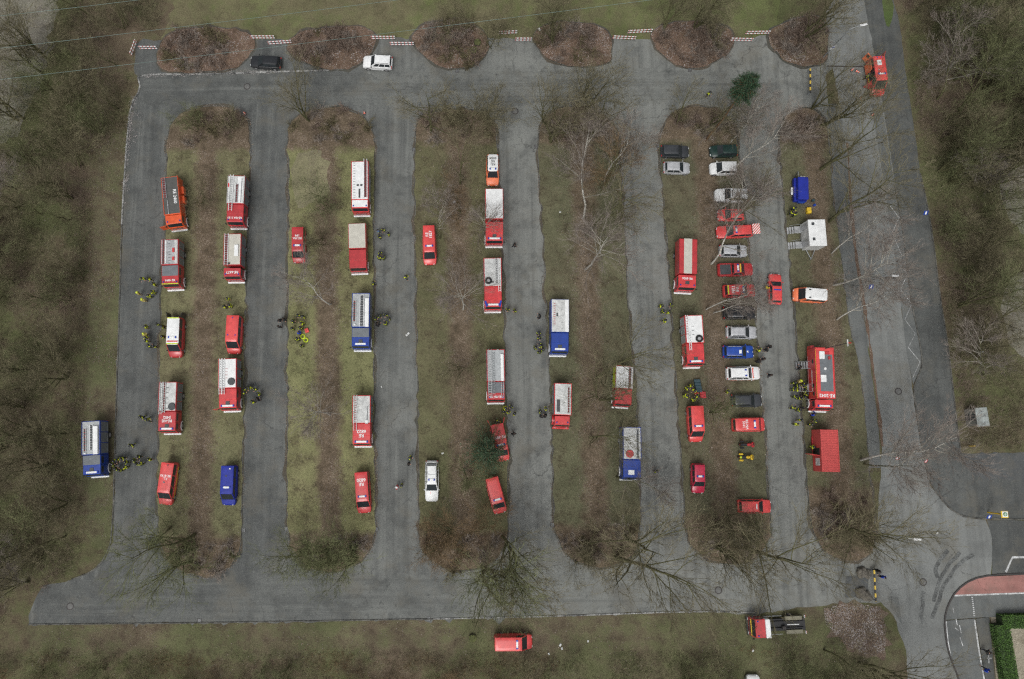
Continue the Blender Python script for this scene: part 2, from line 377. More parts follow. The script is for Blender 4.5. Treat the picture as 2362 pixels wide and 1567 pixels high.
def sheet(name, px, z, mat, smooth=0, rough=0.0, kind='structure', label=None, parent=None, world_pts=None, skirt=None):
    w = world_pts if world_pts is not None else poly_world(px, smooth, rough, len(px))
    bm = bmesh.new(); vsx = [bm.verts.new((p.x, p.y, z)) for p in w]; f = bm.faces.new(vsx); f.normal_update()
    if f.normal.z < 0: f.normal_flip()
    if skirt is not None:
        r = bmesh.ops.extrude_face_region(bm, geom=[f]); ev = [v for v in r['geom'] if isinstance(v, bmesh.types.BMVert)]
        for v in vsx: v.co.z = skirt
        bmesh.ops.recalc_face_normals(bm, faces=bm.faces)
    bmesh.ops.triangulate(bm, faces=[q for q in bm.faces if len(q.verts) > 4], quad_method='BEAUTY', ngon_method='EAR_CLIP')
    me = bpy.data.meshes.new(name); bm.to_mesh(me); bm.free(); me.materials.append(mat)
    o = link(name, me, parent)
    if kind and parent is None: tag(o, label, None, None, kind)
    return o
def ribbon(name, pts, width, z0, z1, mat, closed=False, parent=None, kind='structure', label=None):
    """A kerb or painted line: a strip of the given width that follows pts (world xy)."""
    n = len(pts); V = []; Fs = []
    for i, p in enumerate(pts):
        a = pts[(i - 1) % n] if closed or i > 0 else p; b_ = pts[(i + 1) % n] if closed or i < n - 1 else p
        d = (b_ - a); d = d.normalized() if d.length > 1e-9 else Vector((1, 0)); nn = Vector((-d.y, d.x)) * width / 2
        for q, z in ((p + nn, z0), (p + nn, z1), (p - nn, z1), (p - nn, z0)): V.append((q.x, q.y, z))
    for i in range(n if closed else n - 1):
        j = (i + 1) % n
        for k in range(3): Fs.append((i * 4 + k, i * 4 + k + 1, j * 4 + k + 1, j * 4 + k))
    if not closed: Fs += [(3, 2, 1, 0), ((n - 1) * 4, (n - 1) * 4 + 1, (n - 1) * 4 + 2, (n - 1) * 4 + 3)]
    me = mesh(name, V, Fs, mat); bm = bmesh.new(); bm.from_mesh(me); bmesh.ops.recalc_face_normals(bm, faces=bm.faces); bm.to_mesh(me); bm.free()
    o = link(name, me, parent)
    if kind and parent is None: tag(o, label, None, None, kind)
    return o

# the ground sheet
G = 260
me = mesh('ground', [(-G, -G, 0), (G, -G, 0), (G, G, 0), (-G, G, 0)], [(0, 1, 2, 3)], FLOOR)
tag(link('ground', me), 'brown leaf-strewn woodland ground around the car park', kind='structure')
sheet('meadow', [(370, 100), (385, 60), (395, 20), (405, -60), (450, -400), (1700, -400), (1800, -60), (1795, 40), (1790, 100)], 0.004, MEADOW, rough=0.5, label='green winter meadow above the barriers')
sheet('dry_field', [(-900, -500), (150, -500), (140, 0), (118, 60), (115, 130), (75, 230), (40, 330), (-300, 500), (-900, 500)], 0.004, PALEMEADOW, 2, 0.6, label='pale dry grass field in the top corner')
sheet('verge', [(225, 340), (292, 300), (282, 500), (276, 700), (266, 1000), (258, 1250), (230, 1270), (200, 1230), (200, 900), (212, 600)], 0.004, VERGE, rough=0.35, label='dry grass verge beside the westernmost lane')
sheet('verge', [(60, 1440), (470, 1438), (1000, 1429), (1600, 1411), (1990, 1390), (2050, 1420), (2090, 1567), (2100, 1700), (1200, 1700), (1200, 1520), (60, 1520)], 0.0045, VERGE, rough=0.4, label='grass verge along the bottom lane')
#sheet('parking_strip', [(1010, 1436), (1725, 1420), (1725, 1478), (1500, 1492), (1010, 1492)], 0.008, ASPHG, 1, 1.3, label='mossy paved parking strip below the bottom lane')
#sheet('parking_strip', [(62, 1448), (260, 1446), (240, 1500), (60, 1500)], 0.008, ASPHG, 1, 0.5, label='mossy paved strip in the bottom corner')
# the paved lot
lot = [(312, 104), (330, 92), (1000, 88), (1700, 92), (1905, 60), (1930, 150), (1905, 175), (1922, 480), (1960, 760), (1990, 930), (2006, 1120), (2022, 1220), (2030, 1300), (2035, 1390), (1990, 1388), (1880, 1397), (1740, 1417), (1600, 1411), (1000, 1429), (470, 1438), (66, 1441), (72, 1400), (100, 1352), (165, 1338), (215, 1318), (242, 1290), (262, 1250), (266, 1000), (275, 700), (284, 450), (295, 300), (303, 240), (325, 205), (318, 178), (312, 170)]
sheet('parking_lot', lot, 0.008, ASPH, rough=0.18, label='worn asphalt lanes of the car park')
sheet('cross_lane', [(330, 178), (640, 168), (1000, 162), (1160, 160), (1500, 160), (1790, 165), (1790, 238), (1500, 240), (1300, 240), (1000, 246), (600, 240), (335, 250), (326, 205)], 0.012, ASPHX, 1, 0.7, label='asphalt cross lane under the row of planted bays')
sheet('cross_lane', [(110, 1360), (250, 1330), (640, 1335), (1200, 1325), (1600, 1312), (1600, 1405), (1000, 1424), (470, 1433), (75, 1436)], 0.012, ASPHX, 1, 0.7, label='asphalt cross lane along the bottom of the lot')
# roads and paths on the east side
sheet('access_road', [(1905, 20), (1990, -60), (2045, -60), (2062, 40), (2040, 150), (2050, 250), (2070, 380), (2066, 480), (2067, 610), (2086, 760), (2103, 880), (2112, 950), (2122, 1010), (2145, 1120), (2185, 1172), (2222, 1194), (2274, 1199), (2290, 1240), (2285, 1326), (2240, 1336), (2205, 1362), (2186, 1395), (2177, 1430), (2182, 1480), (2192, 1520), (2212, 1567), (2230, 1700), (2100, 1700), (2090, 1500), (2060, 1420), (2030, 1385), (2024, 1220), (2035, 1030), (2018, 890), (2000, 770), (1980, 640), (1966, 500), (1950, 350), (1930, 200), (1908, 120)], 0.014, ASPHL, 0, 0.12, label='pale grey access road curving past the lot')
sheet('footpath', [(1921, 430), (1937, 570), (1950, 690), (1960, 760), (1978, 830), (1990, 900), (1999, 1000), (2004, 1080), (2032, 1080), (2026, 990), (2014, 890), (2001, 790), (1985, 680), (1968, 540), (1958, 430), (1948, 330), (1935, 240), (1908, 240), (1918, 330)], 0.018, ASPHM, 0, 0.1, label='grey footpath between the last island and the access road')
sheet('verge', [(1952, 330), (1960, 480), (1973, 600), (1989, 690), (2003, 790), (2017, 890), (2026, 960), (2033, 1030), (2038, 1030), (2031, 960), (2022, 890), (2008, 790), (1995, 690), (1979, 600), (1966, 480), (1957, 330)], 0.020, BLOB, 0, 0.12, label='narrow leafy verge beside the footpath')
sheet('main_road', [(2045, -60), (2076, 60), (2086, 150), (2102, 250), (2122, 400), (2136, 460), (2152, 550), (2167, 680), (2184, 780), (2195, 870), (2207, 980), (2216, 1046), (2700, 1040), (2700, 1200), (2274, 1197), (2222, 1193), (2186, 1171), (2146, 1119), (2131, 1060), (2117, 980), (2109, 920), (2107, 890), (2125, 850), (2127, 830), (2120, 780), (2101, 690), (2086, 560), (2075, 490), (2064, 430), (2050, 330), (2036, 240), (2022, 150), (2000, 40), (1985, -60)], 0.018, ASPHD, 0, 0.08, label='dark asphalt road beside the wood')
sheet('footpath', [(2010, 240), (2034, 240), (2048, 330), (2063, 430), (2075, 490), (2086, 560), (2100, 690), (2119, 780), (2126, 830), (2124, 850), (2106, 888), (2092, 820), (2085, 760), (2077, 690), (2066, 610), (2056, 540), (2040, 430), (2024, 330)], 0.022, ASPHM, 0, 0.03, label='footpath wedge carrying a white zigzag line')
sheet('side_road', [(2276, 1200), (2700, 1202), (2700, 1322), (2362, 1323), (2288, 1325), (2288, 1240)], 0.018, ASPHD, 0, 0.05, label='dark side road leaving to the east')
sheet('cycle_path', [(2196, 1374), (2206, 1362), (2225, 1346), (2262, 1331), (2362, 1326), (2700, 1322), (2700, 1364), (2362, 1368)], 0.10, REDPAVE, 0, 0.0, label='reddish paved cycle path at the corner', skirt=0.0)
sheet('pavement', [(2196, 1376), (2362, 1370), (2700, 1366), (2700, 1420), (2262, 1424), (2180, 1430), (2186, 1396)], 0.098, ASPHM, 0, 0.0, label='grey pavement below the red cycle path', skirt=0.0)
sheet('pavement', [(2180, 1432), (2248, 1427), (2256, 1480), (2270, 1567), (2290, 1700), (2230, 1700), (2212, 1567), (2192, 1520), (2184, 1480)], 0.096, ASPHM, 0, 0.0, label='paved strip with worn bay markings', skirt=0.0)
sheet('cycle_lane', [(2250, 1427), (2281, 1424), (2286, 1480), (2294, 1567), (2310, 1700), (2292, 1700), (2272, 1567), (2258, 1480)], 0.094, ASPHD, 0, 0.0, label='dark paved path along the clipped hedge', skirt=0.0)
sheet('garden_bed', [(2285, 1424), (2700, 1420), (2700, 1700), (2312, 1700), (2296, 1567)], 0.09, SAND, 0, 0.0, label='sandy garden bed enclosed by the hedge', skirt=0.0)
sheet('asphalt_patch', [(1951, 1329), (2003, 1329), (2002, 1378), (1949, 1379)], 0.020, PATCH, label='dark square asphalt patch at the boom barrier')
sheet('asphalt_patch', [(2212, 1046), (2420, 1044), (2420, 1100), (2300, 1110), (2230, 1090)], 0.022, PATCH, 1, 0.3, label='dark asphalt patch at the bus stop')
sheet('asphalt_patch', [(2047, 1376), (2072, 1377), (2080, 1440), (2060, 1410)], 0.020, ASPHM, label='pale worn wedge in the access road')
sheet('lawn', [(2030, -60), (2062, -60), (2060, 40), (2048, 70), (2035, 30)], 0.024, LAWN, 1, 0.2, label='small green lawn wedge beside the top road')
sheet('frosted_bed', [(1898, 1402), (1960, 1390), (2030, 1400), (2045, 1450), (2040, 1500), (2010, 1515), (1950, 1490), (1905, 1440)], 0.03, FROSTY, 2, 1.1, label='bed of pale frosted leaves in the bottom corner')
sheet('dry_field', [(2325, 650), (2362, 620), (2700, 600), (2700, 840), (2362, 835), (2322, 790), (2308, 700)], 0.004, PALEMEADOW, 2, 0.4, label='pale dry clearing at the edge of the wood')
sheet('dry_field', [(2290, 380), (2362, 330), (2700, 330), (2700, 560), (2362, 560), (2300, 470)], 0.004, PALEMEADOW, 2, 0.8, label='pale dry clearing inside the wood')
sheet('lawn', [(2330, 60), (2700, 40), (2700, 130), (2350, 130)], 0.004, LAWN, 2, 0.5, label='green glade at the top edge of the wood')

# planted islands between the lanes
ISL = {
 'A': dict(px=[(386, 345), (390, 300), (410, 270), (440, 252), (485, 245), (540, 252), (570, 274), (580, 310), (573, 420), (566, 700), (560, 1000), (557, 1240), (550, 1282), (522, 1313), (482, 1333), (440, 1323), (398, 1302), (376, 1275), (364, 1225), (365, 1000), (373, 700), (384, 480)], c=[(478, 400), (462, 1150)], ends=(345, 1240)),
 'B': dict(px=[(662, 335), (668, 288), (700, 260), (745, 248), (800, 252), (840, 270), (860, 300), (863, 350), (860, 600), (862, 800), (861, 1000), (866, 1200), (866, 1225), (852, 1272), (826, 1302), (770, 1319), (720, 1317), (688, 1290), (668, 1250), (663, 1210), (664, 1000), (665, 700), (668, 380)], c=[(752, 400), (760, 1150)], ends=(342, 1230)),
 'C': dict(px=[(957, 320), (962, 285), (985, 262), (1050, 250), (1110, 257), (1138, 280), (1146, 320), (1147, 400), (1156, 600), (1163, 800), (1168, 1000), (1172, 1200), (1170, 1240), (1155, 1280), (1130, 1305), (1085, 1318), (1030, 1315), (990, 1290), (970, 1250), (968, 1200), (965, 950), (962, 700), (958, 500)], c=[(1055, 400), (1070, 1150)], ends=(330, 1230)),
 'D': dict(px=[(1240, 340), (1243, 300), (1260, 270), (1292, 250), (1340, 245), (1385, 260), (1412, 290), (1423, 325), (1426, 355), (1437, 480), (1448, 700), (1460, 850), (1470, 1000), (1476, 1200), (1472, 1250), (1455, 1285), (1420, 1306), (1370, 1311), (1322, 1292), (1292, 1257), (1281, 1215), (1278, 1180), (1272, 950), (1262, 750), (1256, 560), (1243, 400)], c=[(1345, 400), (1375, 1150)], ends=(330, 1215)),
 'E': dict(px=[(1521, 345), (1525, 300), (1545, 270), (1580, 250), (1620, 244), (1662, 255), (1690, 282), (1702, 320), (1712, 450), (1728, 600), (1744, 760), (1752, 880), (1762, 1010), (1768, 1130), (1777, 1210), (1775, 1240), (1760, 1272), (1728, 1295), (1680, 1302), (1622, 1286), (1592, 1256), (1581, 1220), (1575, 1100), (1565, 960), (1555, 800), (1545, 640), (1530, 440)], c=[(1628, 420), (1672, 1150)], ends=(325, 1190)),
 'F': dict(px=[(1797, 335), (1800, 292), (1815, 266), (1845, 250), (1880, 255), (1902, 280), (1914, 340), (1921, 480), (1937, 570), (1950, 690), (1960, 760), (1978, 830), (1988, 900), (1998, 1000), (2004, 1090), (2010, 1150), (2020, 1215), (2015, 1265), (1990, 1293), (1942, 1294), (1902, 1275), (1880, 1240), (1870, 1200), (1860, 1090), (1852, 960), (1842, 830), (1832, 700), (1818, 560), (1805, 420)], c=[(1882, 420), (1945, 1150)], ends=(330, 1130)),
}
ISLAND_OUT = {}
SOIL = forest_floor_mat('washed_out_soil', (0.105, 0.088, 0.068), (0.075, 0.076, 0.066), (0.26, 0.23, 0.20), (0.045, 0.045, 0.042), 0.55, 0.7)
def fringe(w, parent, seed, base=0.08, amp=0.55):
    """Soil washed over the edge onto the asphalt, in an uneven band round the outline w."""
    n = len(w); area = sum(w[i].x * w[(i + 1) % n].y - w[(i + 1) % n].x * w[i].y for i in range(n)); sg = 1 if area > 0 else -1
    V = []; Fs = []
    for i in range(n):
        a, b_ = w[(i - 2) % n], w[(i + 2) % n]; d = (b_ - a).normalized(); nn = Vector((d.y, -d.x)) * sg; p = w[i]
        e = base + amp * max(0.0, mnoise.noise(Vector((p.x * 0.33, p.y * 0.33, seed * 3.1))) + 0.18) + 0.16 * (mnoise.noise(Vector((p.x * 1.9, p.y * 1.9, seed))) + 0.4)
        V += [tuple((p - nn * 0.1).to_3d() + Vector((0, 0, 0.0165))), tuple((p + nn * max(0.04, e)).to_3d() + Vector((0, 0, 0.0155)))]
    for i in range(n): j = (i + 1) % n; Fs.append((2 * i, 2 * i + 1, 2 * j + 1, 2 * j) if sg > 0 else (2 * i, 2 * j, 2 * j + 1, 2 * i + 1))
    o = link('soil_fringe', mesh('soil_fringe', V, Fs, SOIL), parent); return o
for k, d in ISL.items():
    a0, a1 = P(*d['c'][0]), P(*d['c'][1]); sl = (a0.x - a1.x) / (a0.y - a1.y); a = a0.x - sl * a0.y
    grass = {'A': (0.158, 0.152, 0.084), 'B': (0.188, 0.186, 0.092), 'C': (0.117, 0.113, 0.062), 'D': (0.114, 0.112, 0.068), 'E': (0.109, 0.106, 0.066), 'F': (0.113, 0.110, 0.066)}[k]
    mt = forest_floor_mat('island_ground_' + k.lower(), LIT, grass, PALE, DRK, 0.72, 0.85, (a, sl, 2.1, (P(1181, d['ends'][0]).y, P(1181, d['ends'][1]).y)))
    w = poly_world(d['px'], 1, 0.20, ord(k)); ISLAND_OUT[k] = w
    o = sheet('planted_island', None, 0.09, mt, world_pts=w, skirt=0.0, label='long planted island strip of grass and leaves, ' + {'A': 'westernmost of the six', 'B': 'second from the west', 'C': 'third from the west', 'D': 'third from the east', 'E': 'second from the east, under the row of cars', 'F': 'easternmost of the six'}[k])
    ribbon('kerb', chaikin(poly_world(d['px']), 1), 0.16, 0.0, 0.08, KERB, True, o)
    fringe(w, o, ord(k))
sheet('dry_turf', [(676, 350), (752, 348), (756, 420), (740, 470), (700, 480), (676, 470)], 0.094, TURF, 2, 0.7, label='pale dry turf patch in the second island')
BLOBS = [
 [(365, 118), (385, 78), (450, 62), (540, 66), (585, 84), (590, 108), (562, 148), (525, 164), (440, 169), (385, 165), (360, 150)],
 [(655, 110), (680, 78), (760, 62), (840, 62), (870, 80), (862, 118), (836, 145), (800, 162), (740, 160), (690, 140)],
 [(944, 82), (985, 52), (1060, 45), (1120, 70), (1130, 105), (1116, 136), (1080, 156), (1040, 162), (1000, 148), (962, 116)],
 [(1226, 86), (1245, 60), (1310, 50), (1380, 58), (1412, 85), (1412, 125), (1402, 152), (1330, 157), (1280, 146), (1246, 120)],
 [(1498, 78), (1530, 55), (1600, 48), (1680, 64), (1692, 90), (1686, 116), (1650, 146), (1600, 162), (1555, 149), (1515, 116)],
 [(1766, 78), (1800, 56), (1880, 30), (1910, 60), (1909, 110), (1905, 148), (1862, 155), (1820, 146), (1790, 122)],
]
for i, b in enumerate(BLOBS):
    w = poly_world(b, 2, 0.16, i)
    o = sheet('planted_bay', None, 0.095, BLOB, world_pts=w, skirt=0.0, label='rounded planted bay of brown brush along the top edge, ' + ['first', 'second', 'third', 'fourth', 'fifth', 'sixth'][i] + ' from the west')
    ribbon('kerb', chaikin(poly_world(b), 2), 0.12, 0.0, 0.09, KERB, True, o); fringe(w, o, i)
    BLOBS[i] = w
def kerb_line(px, mat=KERB, w=0.13, h=0.10, smooth=1, label=None):
    pts = [Vector(P(*p)[:2]) for p in px]; pts = chaikin(pts, smooth, False) if smooth else pts
    return ribbon('kerb', pts, w, 0.0, h, mat, label=label)
kerb_line([(318, 178), (325, 205), (303, 240), (295, 300), (286, 430), (281, 520)], KERBP, 0.22, label='pale crumbling kerb around the top corner of the westernmost lane')
kerb_line([(281, 520), (276, 700), (266, 1000), (260, 1240), (242, 1288), (215, 1318), (165, 1337)], KERB, 0.16, label='low kerb along the westernmost lane')
kerb_line([(320, 178), (345, 172), (450, 172), (540, 170), (640, 166), (760, 163)], KERBP, 0.22, label='pale kerb edge below the first two planted bays')
kerb_line([(66, 1441), (470, 1437), (1000, 1428)], KERB, 0.14, label='kerb along the western half of the bottom lane')
kerb_line([(1000, 1428), (1300, 1421), (1600, 1410), (1740, 1413)], KERBP, 0.16, label='pale kerb along the eastern half of the bottom lane')
kerb_line([(2064, 430), (2075, 490), (2086, 560), (2100, 690), (2119, 780), (2127, 830), (2124, 852), (2107, 890), (2109, 920), (2117, 980), (2131, 1060), (2146, 1119), (2186, 1171), (2222, 1193), (2274, 1198), (2500, 1198)], KERB, 0.16, label='long curved kerb between the access road and the dark road')
kerb_line([(2500, 1322), (2362, 1324), (2288, 1326), (2240, 1336), (2205, 1362), (2186, 1395), (2177, 1430), (2182, 1480), (2192, 1520), (2212, 1567), (2230, 1650)], IRON, 0.20, 0.13, label='dark kerb rounding the corner of the red cycle path')
kerb_line([(2122, 400), (2136, 460), (2152, 550), (2167, 680), (2184, 780), (2195, 870), (2207, 980), (2216, 1046)], KERB, 0.14, label='kerb along the wood side of the dark road')
kerb_line([(1908, 153), (1960, 154), (1990, 154)], IRON, 0.2, 0.03, label='dark joint across the access road')
def line_mark(px, w, z, label, mat=WHITEMARK, smooth=0):
    pts = [Vector(P(*p)[:2]) for p in px]
    return ribbon('road_marking', pts, w, z - 0.003, z, mat, label=label)
line_mark([(2053, 475), (2074, 503), (2058, 537), (2080, 590), (2072, 606), (2093, 633), (2077, 668), (2103, 702), (2087, 737), (2111, 770), (2095, 802), (2122, 835), (2105, 872)], 0.075, 0.027, 'thin white zigzag line on the footpath wedge', paint('faded_marking', (0.50, 0.51, 0.51), 0.85, var=0.4, scale=0.8))
line_mark([(2500, 1282), (2335, 1286), (2320, 1320)], 0.28, 0.024, 'white painted corner line on the side road')
line_mark([(2197, 1374), (2362, 1368), (2600, 1362)], 0.20, 0.108, 'white edge line below the red cycle path')
line_mark([(2247, 1430), (2257, 1500), (2269, 1567), (2280, 1640)], 0.20, 0.104, 'long white line between pavement and dark path')
line_mark([(2181, 1432), (2186, 1480), (2192, 1515)], 0.14, 0.104, 'worn white line beside the dark kerb')
for i in range(10):
    t = i / 9.0
    line_mark([(2239.5 + 5 * t, 1378 + 42 * t), (2243.0 + 5 * t, 1377.8 + 42 * t)], 0.16, 0.106, 'short white dash in the dotted line across the pavement').__setitem__('group', 'dotted pavement line')
for i, (a, b) in enumerate([((2197, 1402), (2199, 1414)), ((2204, 1428), (2207, 1442)), ((2202, 1448), (2210, 1455)), ((2212, 1442), (2216, 1460)), ((2213, 1470), (2220, 1490)), ((2276, 1518), (2286, 1518)), ((2279, 1505), (2280, 1530))]):
    line_mark([a, b], 0.10, 0.106, 'short worn white mark on the paved strip').__setitem__('group', 'worn bay marks')
# darker wheel marks where traffic turns at the junction
SMEAR = paint('dark_tyre_smear', (0.128, 0.134, 0.131), 0.85, var=0.35, scale=0.7)
for i, (px, w) in enumerate([([(2187, 1270), (2165, 1293), (2158, 1312), (2162, 1335)], 0.55), ([(2215, 1275), (2190, 1300), (2172, 1330), (2158, 1365), (2155, 1390)], 0.5), ([(2245, 1278), (2215, 1298), (2192, 1325), (2172, 1362), (2160, 1400), (2150, 1430)], 0.5), ([(2130, 1365), (2126, 1410), (2128, 1440)], 0.5)]):
    ribbon('tyre_mark', rough_edge(chaikin([Vector(P(*p)[:2]) for p in px], 2, False), 0.1, i, 0.5, False), w, 0.016, 0.0195 + i * 0.0012, SMEAR, label='dark tyre smear where traffic turns at the junction')['group'] = 'tyre smears at the junction'
# ------------------------------------------------------------------ vehicles (local +Y is forward, +X is the right-hand side)
def place(name, label, cat, group, rear, front, hr, hf, extra=0.0):
    """Empty at the vehicle's base; rear / front are pixels of its two ends, at heights hr / hf."""
    a, b_ = P(*rear, hr), P(*front, hf); a.z = b_.z = 0; d = b_ - a; L = d.length + extra; d.normalize()
    c = a + d * (L / 2); c.z = 0.03
    e = empty(name, c, math.atan2(d.y, d.x) - math.pi / 2); tag(e, label, cat, group)
    return e, L
def wheel(e, x, y, r=0.31, w=0.21, rimcol=RIM):
    k = ('tyre', round(r, 2), round(w, 2))
    o = link('wheel', cyl_me(r, w, 20, RUBBER, None, 'x'), e, (x, y, r))
    s = 1 if x > 0 else -1
    link('rim', cyl_me(r * 0.62, 0.03, 16, rimcol, None, 'x'), o, (s * (w / 2 + 0.004), 0, 0)); return o
def light_bar(e, y, z, w=1.3, mid=WHITELENS):
    o = box('light_bar', e, mid, 0, y, z + 0.06, w, 0.26, 0.11, 0.03)
    for s in (-1, 1): box('blue_lens', o, BLUELENS, s * (w / 2 - 0.10), 0, 0.012, 0.22, 0.275, 0.115, 0.03)
    return o
def beacon(e, x, y, z, r=0.11): return cyl('beacon', e, BLUELENS, x, y, z + 0.07, r, 0.16, 14, 'z', r * 0.8)
def ladder(e, x, y0, y1, z, w=0.42, mat=ALU, rung_mat=None):
    o = empty('ladder', (x, (y0 + y1) / 2, z)); o.parent = e
    L = abs(y1 - y0)
    for s in (-1, 1): box('ladder_rail', o, mat, s * w / 2, 0, 0.05, 0.07, L, 0.10, 0.012)
    n = max(3, int(L / 0.32))
    for i in range(n): box('rung', o, rung_mat or mat, 0, -L / 2 + (i + 0.5) * L / n, 0.05, w, 0.05, 0.05, 0.01)
    return o
def spare(e, x, y, z, r=0.42, disc=None):
    o = link('spare_wheel', ring_me(r * 0.72, r * 0.28, RUBBER, 22, 8), e, (x, y, z + r * 0.28))
    link('rim', cyl_me(r * 0.46, 0.08, 16, disc or RIM), o, (0, 0, 0)); return o
def frustum(name, parent, mat, base, top, zb, zt):
    """base/top = (x_half, y0, y1)."""
    V = []
    for (h, y0, y1), z in ((base, zb), (top, zt)): V += [(-h, y0, z), (h, y0, z), (h, y1, z), (-h, y1, z)]
    Fs = [(4, 5, 6, 7), (3, 2, 1, 0), (0, 1, 5, 4), (1, 2, 6, 5), (2, 3, 7, 6), (3, 0, 4, 7)]
    return link(name, mesh(name, V, Fs, mat), parent), [Vector(v) for v in V]
def roof_plate(e, mat, hw, y0, y1, z, crown=0.05, name='roof'):
    """Roof skin: rounded in plan at the corners and slightly crowned."""
    c = min(0.16, hw * 0.25); V = []; Fs = []
    def ringpts(ins, zz):
        h, a, b_ = hw - ins, y0 + ins, y1 - ins
        return [(-h, a + c, zz), (-h + c, a, zz), (h - c, a, zz), (h, a + c, zz), (h, b_ - c, zz), (h - c, b_, zz), (-h + c, b_, zz), (-h, b_ - c, zz)]
    for ins, zz in ((0.0, z - 0.04), (0.01, z), (0.10, z + crown * 0.75), (min(0.42, hw * 0.55), z + crown)): V += ringpts(ins, zz)
    for l in range(3):
        for i in range(8): Fs.append((l * 8 + i, l * 8 + (i + 1) % 8, (l + 1) * 8 + (i + 1) % 8, (l + 1) * 8 + i))
    Fs.append(tuple(range(24, 32))); Fs.append(tuple(range(7, -1, -1)))
    return link(name, mesh(name, V, Fs, mat, True, 30), e)
STY = { # fractions from the tail: roof rear edge / roof front edge / windscreen foot ; rear glass foot ; roof half-width ratio ; belt ratio
 'hatch': (0.10, 0.56, 0.74, 0.035, 0.72, 0.62), 'estate': (0.07, 0.57, 0.74, 0.02, 0.73, 0.62), 'sedan': (0.26, 0.56, 0.73, 0.13, 0.72, 0.64),
 'suv': (0.07, 0.58, 0.73, 0.025, 0.76, 0.62), 'van': (0.012, 0.70, 0.86, 0.004, 0.86, 0.50), 'bus': (0.015, 0.715, 0.865, 0.005, 0.84, 0.50),
 'caddy': (0.04, 0.60, 0.77, 0.015, 0.76, 0.56), 'pickup': (0.40, 0.60, 0.74, 0.37, 0.74, 0.60)}
def car(name, label, rear, front, col, style='hatch', H=1.45, W=1.78, roof=None, hood=None, hr=0.9, hf=0.65, cat='car', group='cars in the parked row', bar=None, text=None, text_at=0.3, text_size=0.42, text_rot=0, textcol=WHITELENS, rails=False, sidestripe=None, bandcol=None, side_glass=True, hatches=(), hoodlines=None, open_rear=False, rim=RIM, rimless=False):
    e, L = place(name, label, cat, group, rear, front, hr, hf)
    ry0, ry1, wf, rg, rw, belt = STY[style]
    Y = lambda f: -L / 2 + f * L
    zb = belt * H; hw = W / 2; nose = zb * (0.80 if style not in ('van', 'bus') else 0.82)
    # lower body, lofted along its length
    st = [(0.0, 0.80, zb * 0.90, 0.40), (0.015, 0.90, zb * 0.97, 0.30), (0.06, 0.97, zb, 0.24), (0.18, 1.0, zb, 0.20), (0.5, 1.0, zb, 0.20), (wf - 0.02, 1.0, zb, 0.20), (wf + 0.02, 0.99, zb * 0.985, 0.20), (0.92, 0.955, zb * 0.5 + nose * 0.5, 0.22), (0.97, 0.88, nose, 0.26), (0.992, 0.77, nose * 0.90, 0.33), (1.0, 0.66, nose * 0.74, 0.40)]
    st.sort(key=lambda s: s[0])
    V = []; Fs = []
    for f, wfac, zt, z0 in st:
        w = hw * wfac; y = Y(f)
        V += [(-w * 0.88, y, z0), (-w, y, z0 + 0.14), (-w, y, zt * 0.72), (-w * 0.955, y, zt * 0.94), (-w * 0.80, y, zt), (w * 0.80, y, zt), (w * 0.955, y, zt * 0.94), (w, y, zt * 0.72), (w, y, z0 + 0.14), (w * 0.88, y, z0)]
    n = 10
    for l in range(len(st) - 1):
        for i in range(n): Fs.append((l * n + i, l * n + (i + 1) % n, (l + 1) * n + (i + 1) % n, (l + 1) * n + i))
    Fs.append(tuple(range(n - 1, -1, -1))); Fs.append(tuple(range((len(st) - 1) * n, len(st) * n)))
    me = mesh('body', V, Fs, col, True, 42); bm = bmesh.new(); bm.from_mesh(me); bmesh.ops.recalc_face_normals(bm, faces=bm.faces); bm.to_mesh(me); bm.free()
    link('body', me, e)
    if hood:
        quad = [(-hw * 0.78, Y(wf + 0.02), zb * 0.985), (hw * 0.78, Y(wf + 0.02), zb * 0.985), (hw * 0.74, Y(0.965), nose * 1.0), (-hw * 0.74, Y(0.965), nose * 1.0)]
        quad_pane('bonnet', e, hood, quad, 0, 1, 0, 1, 0.012)
    if hoodlines:
        quad = [(-hw * 0.78, Y(wf + 0.02), zb * 0.985), (hw * 0.78, Y(wf + 0.02), zb * 0.985), (hw * 0.74, Y(0.965), nose), (-hw * 0.74, Y(0.965), nose)]
        for (u0, u1) in hoodlines[1]: quad_pane('bonnet_stripe', e, hoodlines[0], quad, u0, u1, 0.0, 1.0, 0.018)
    bw = hw * 0.93; tw = hw * rw if style not in ('van', 'bus') else hw * rw
    cab, v = frustum('cabin', e, col, (bw, Y(rg), Y(wf)), (tw, Y(ry0), Y(ry1)), zb - 0.03, H - 0.03)
    roof_plate(e, roof or col, tw + 0.012, Y(ry0) - 0.02, Y(ry1) + 0.03, H - 0.03, 0.06 if style in ('van', 'bus') else 0.05)
    quad_pane('windscreen', e, GLASS, (v[2], v[3], v[7], v[6]), 0.05, 0.95, 0.06, 0.96)
    if not open_rear: quad_pane('rear_window', e, GLASS, (v[0], v[1], v[5], v[4]), 0.10, 0.90, 0.25, 0.92)
    nwin = [(0.04, 0.30), (0.33, 0.62), (0.66, 0.90)] if style in ('estate', 'suv', 'bus', 'caddy') else [(0.10, 0.46), (0.50, 0.88)]
    if style == 'van': nwin = [(0.74, 0.96)] if not side_glass else [(0.05, 0.36), (0.40, 0.70), (0.74, 0.95)]
    for (u0, u1) in nwin:
        quad_pane('side_window', e, GLASS, (v[1], v[2], v[6], v[5]), u0, u1, 0.16, 0.90)
        quad_pane('side_window', e, GLASS, (v[3], v[0], v[4], v[7]), 1 - u1, 1 - u0, 0.16, 0.90)
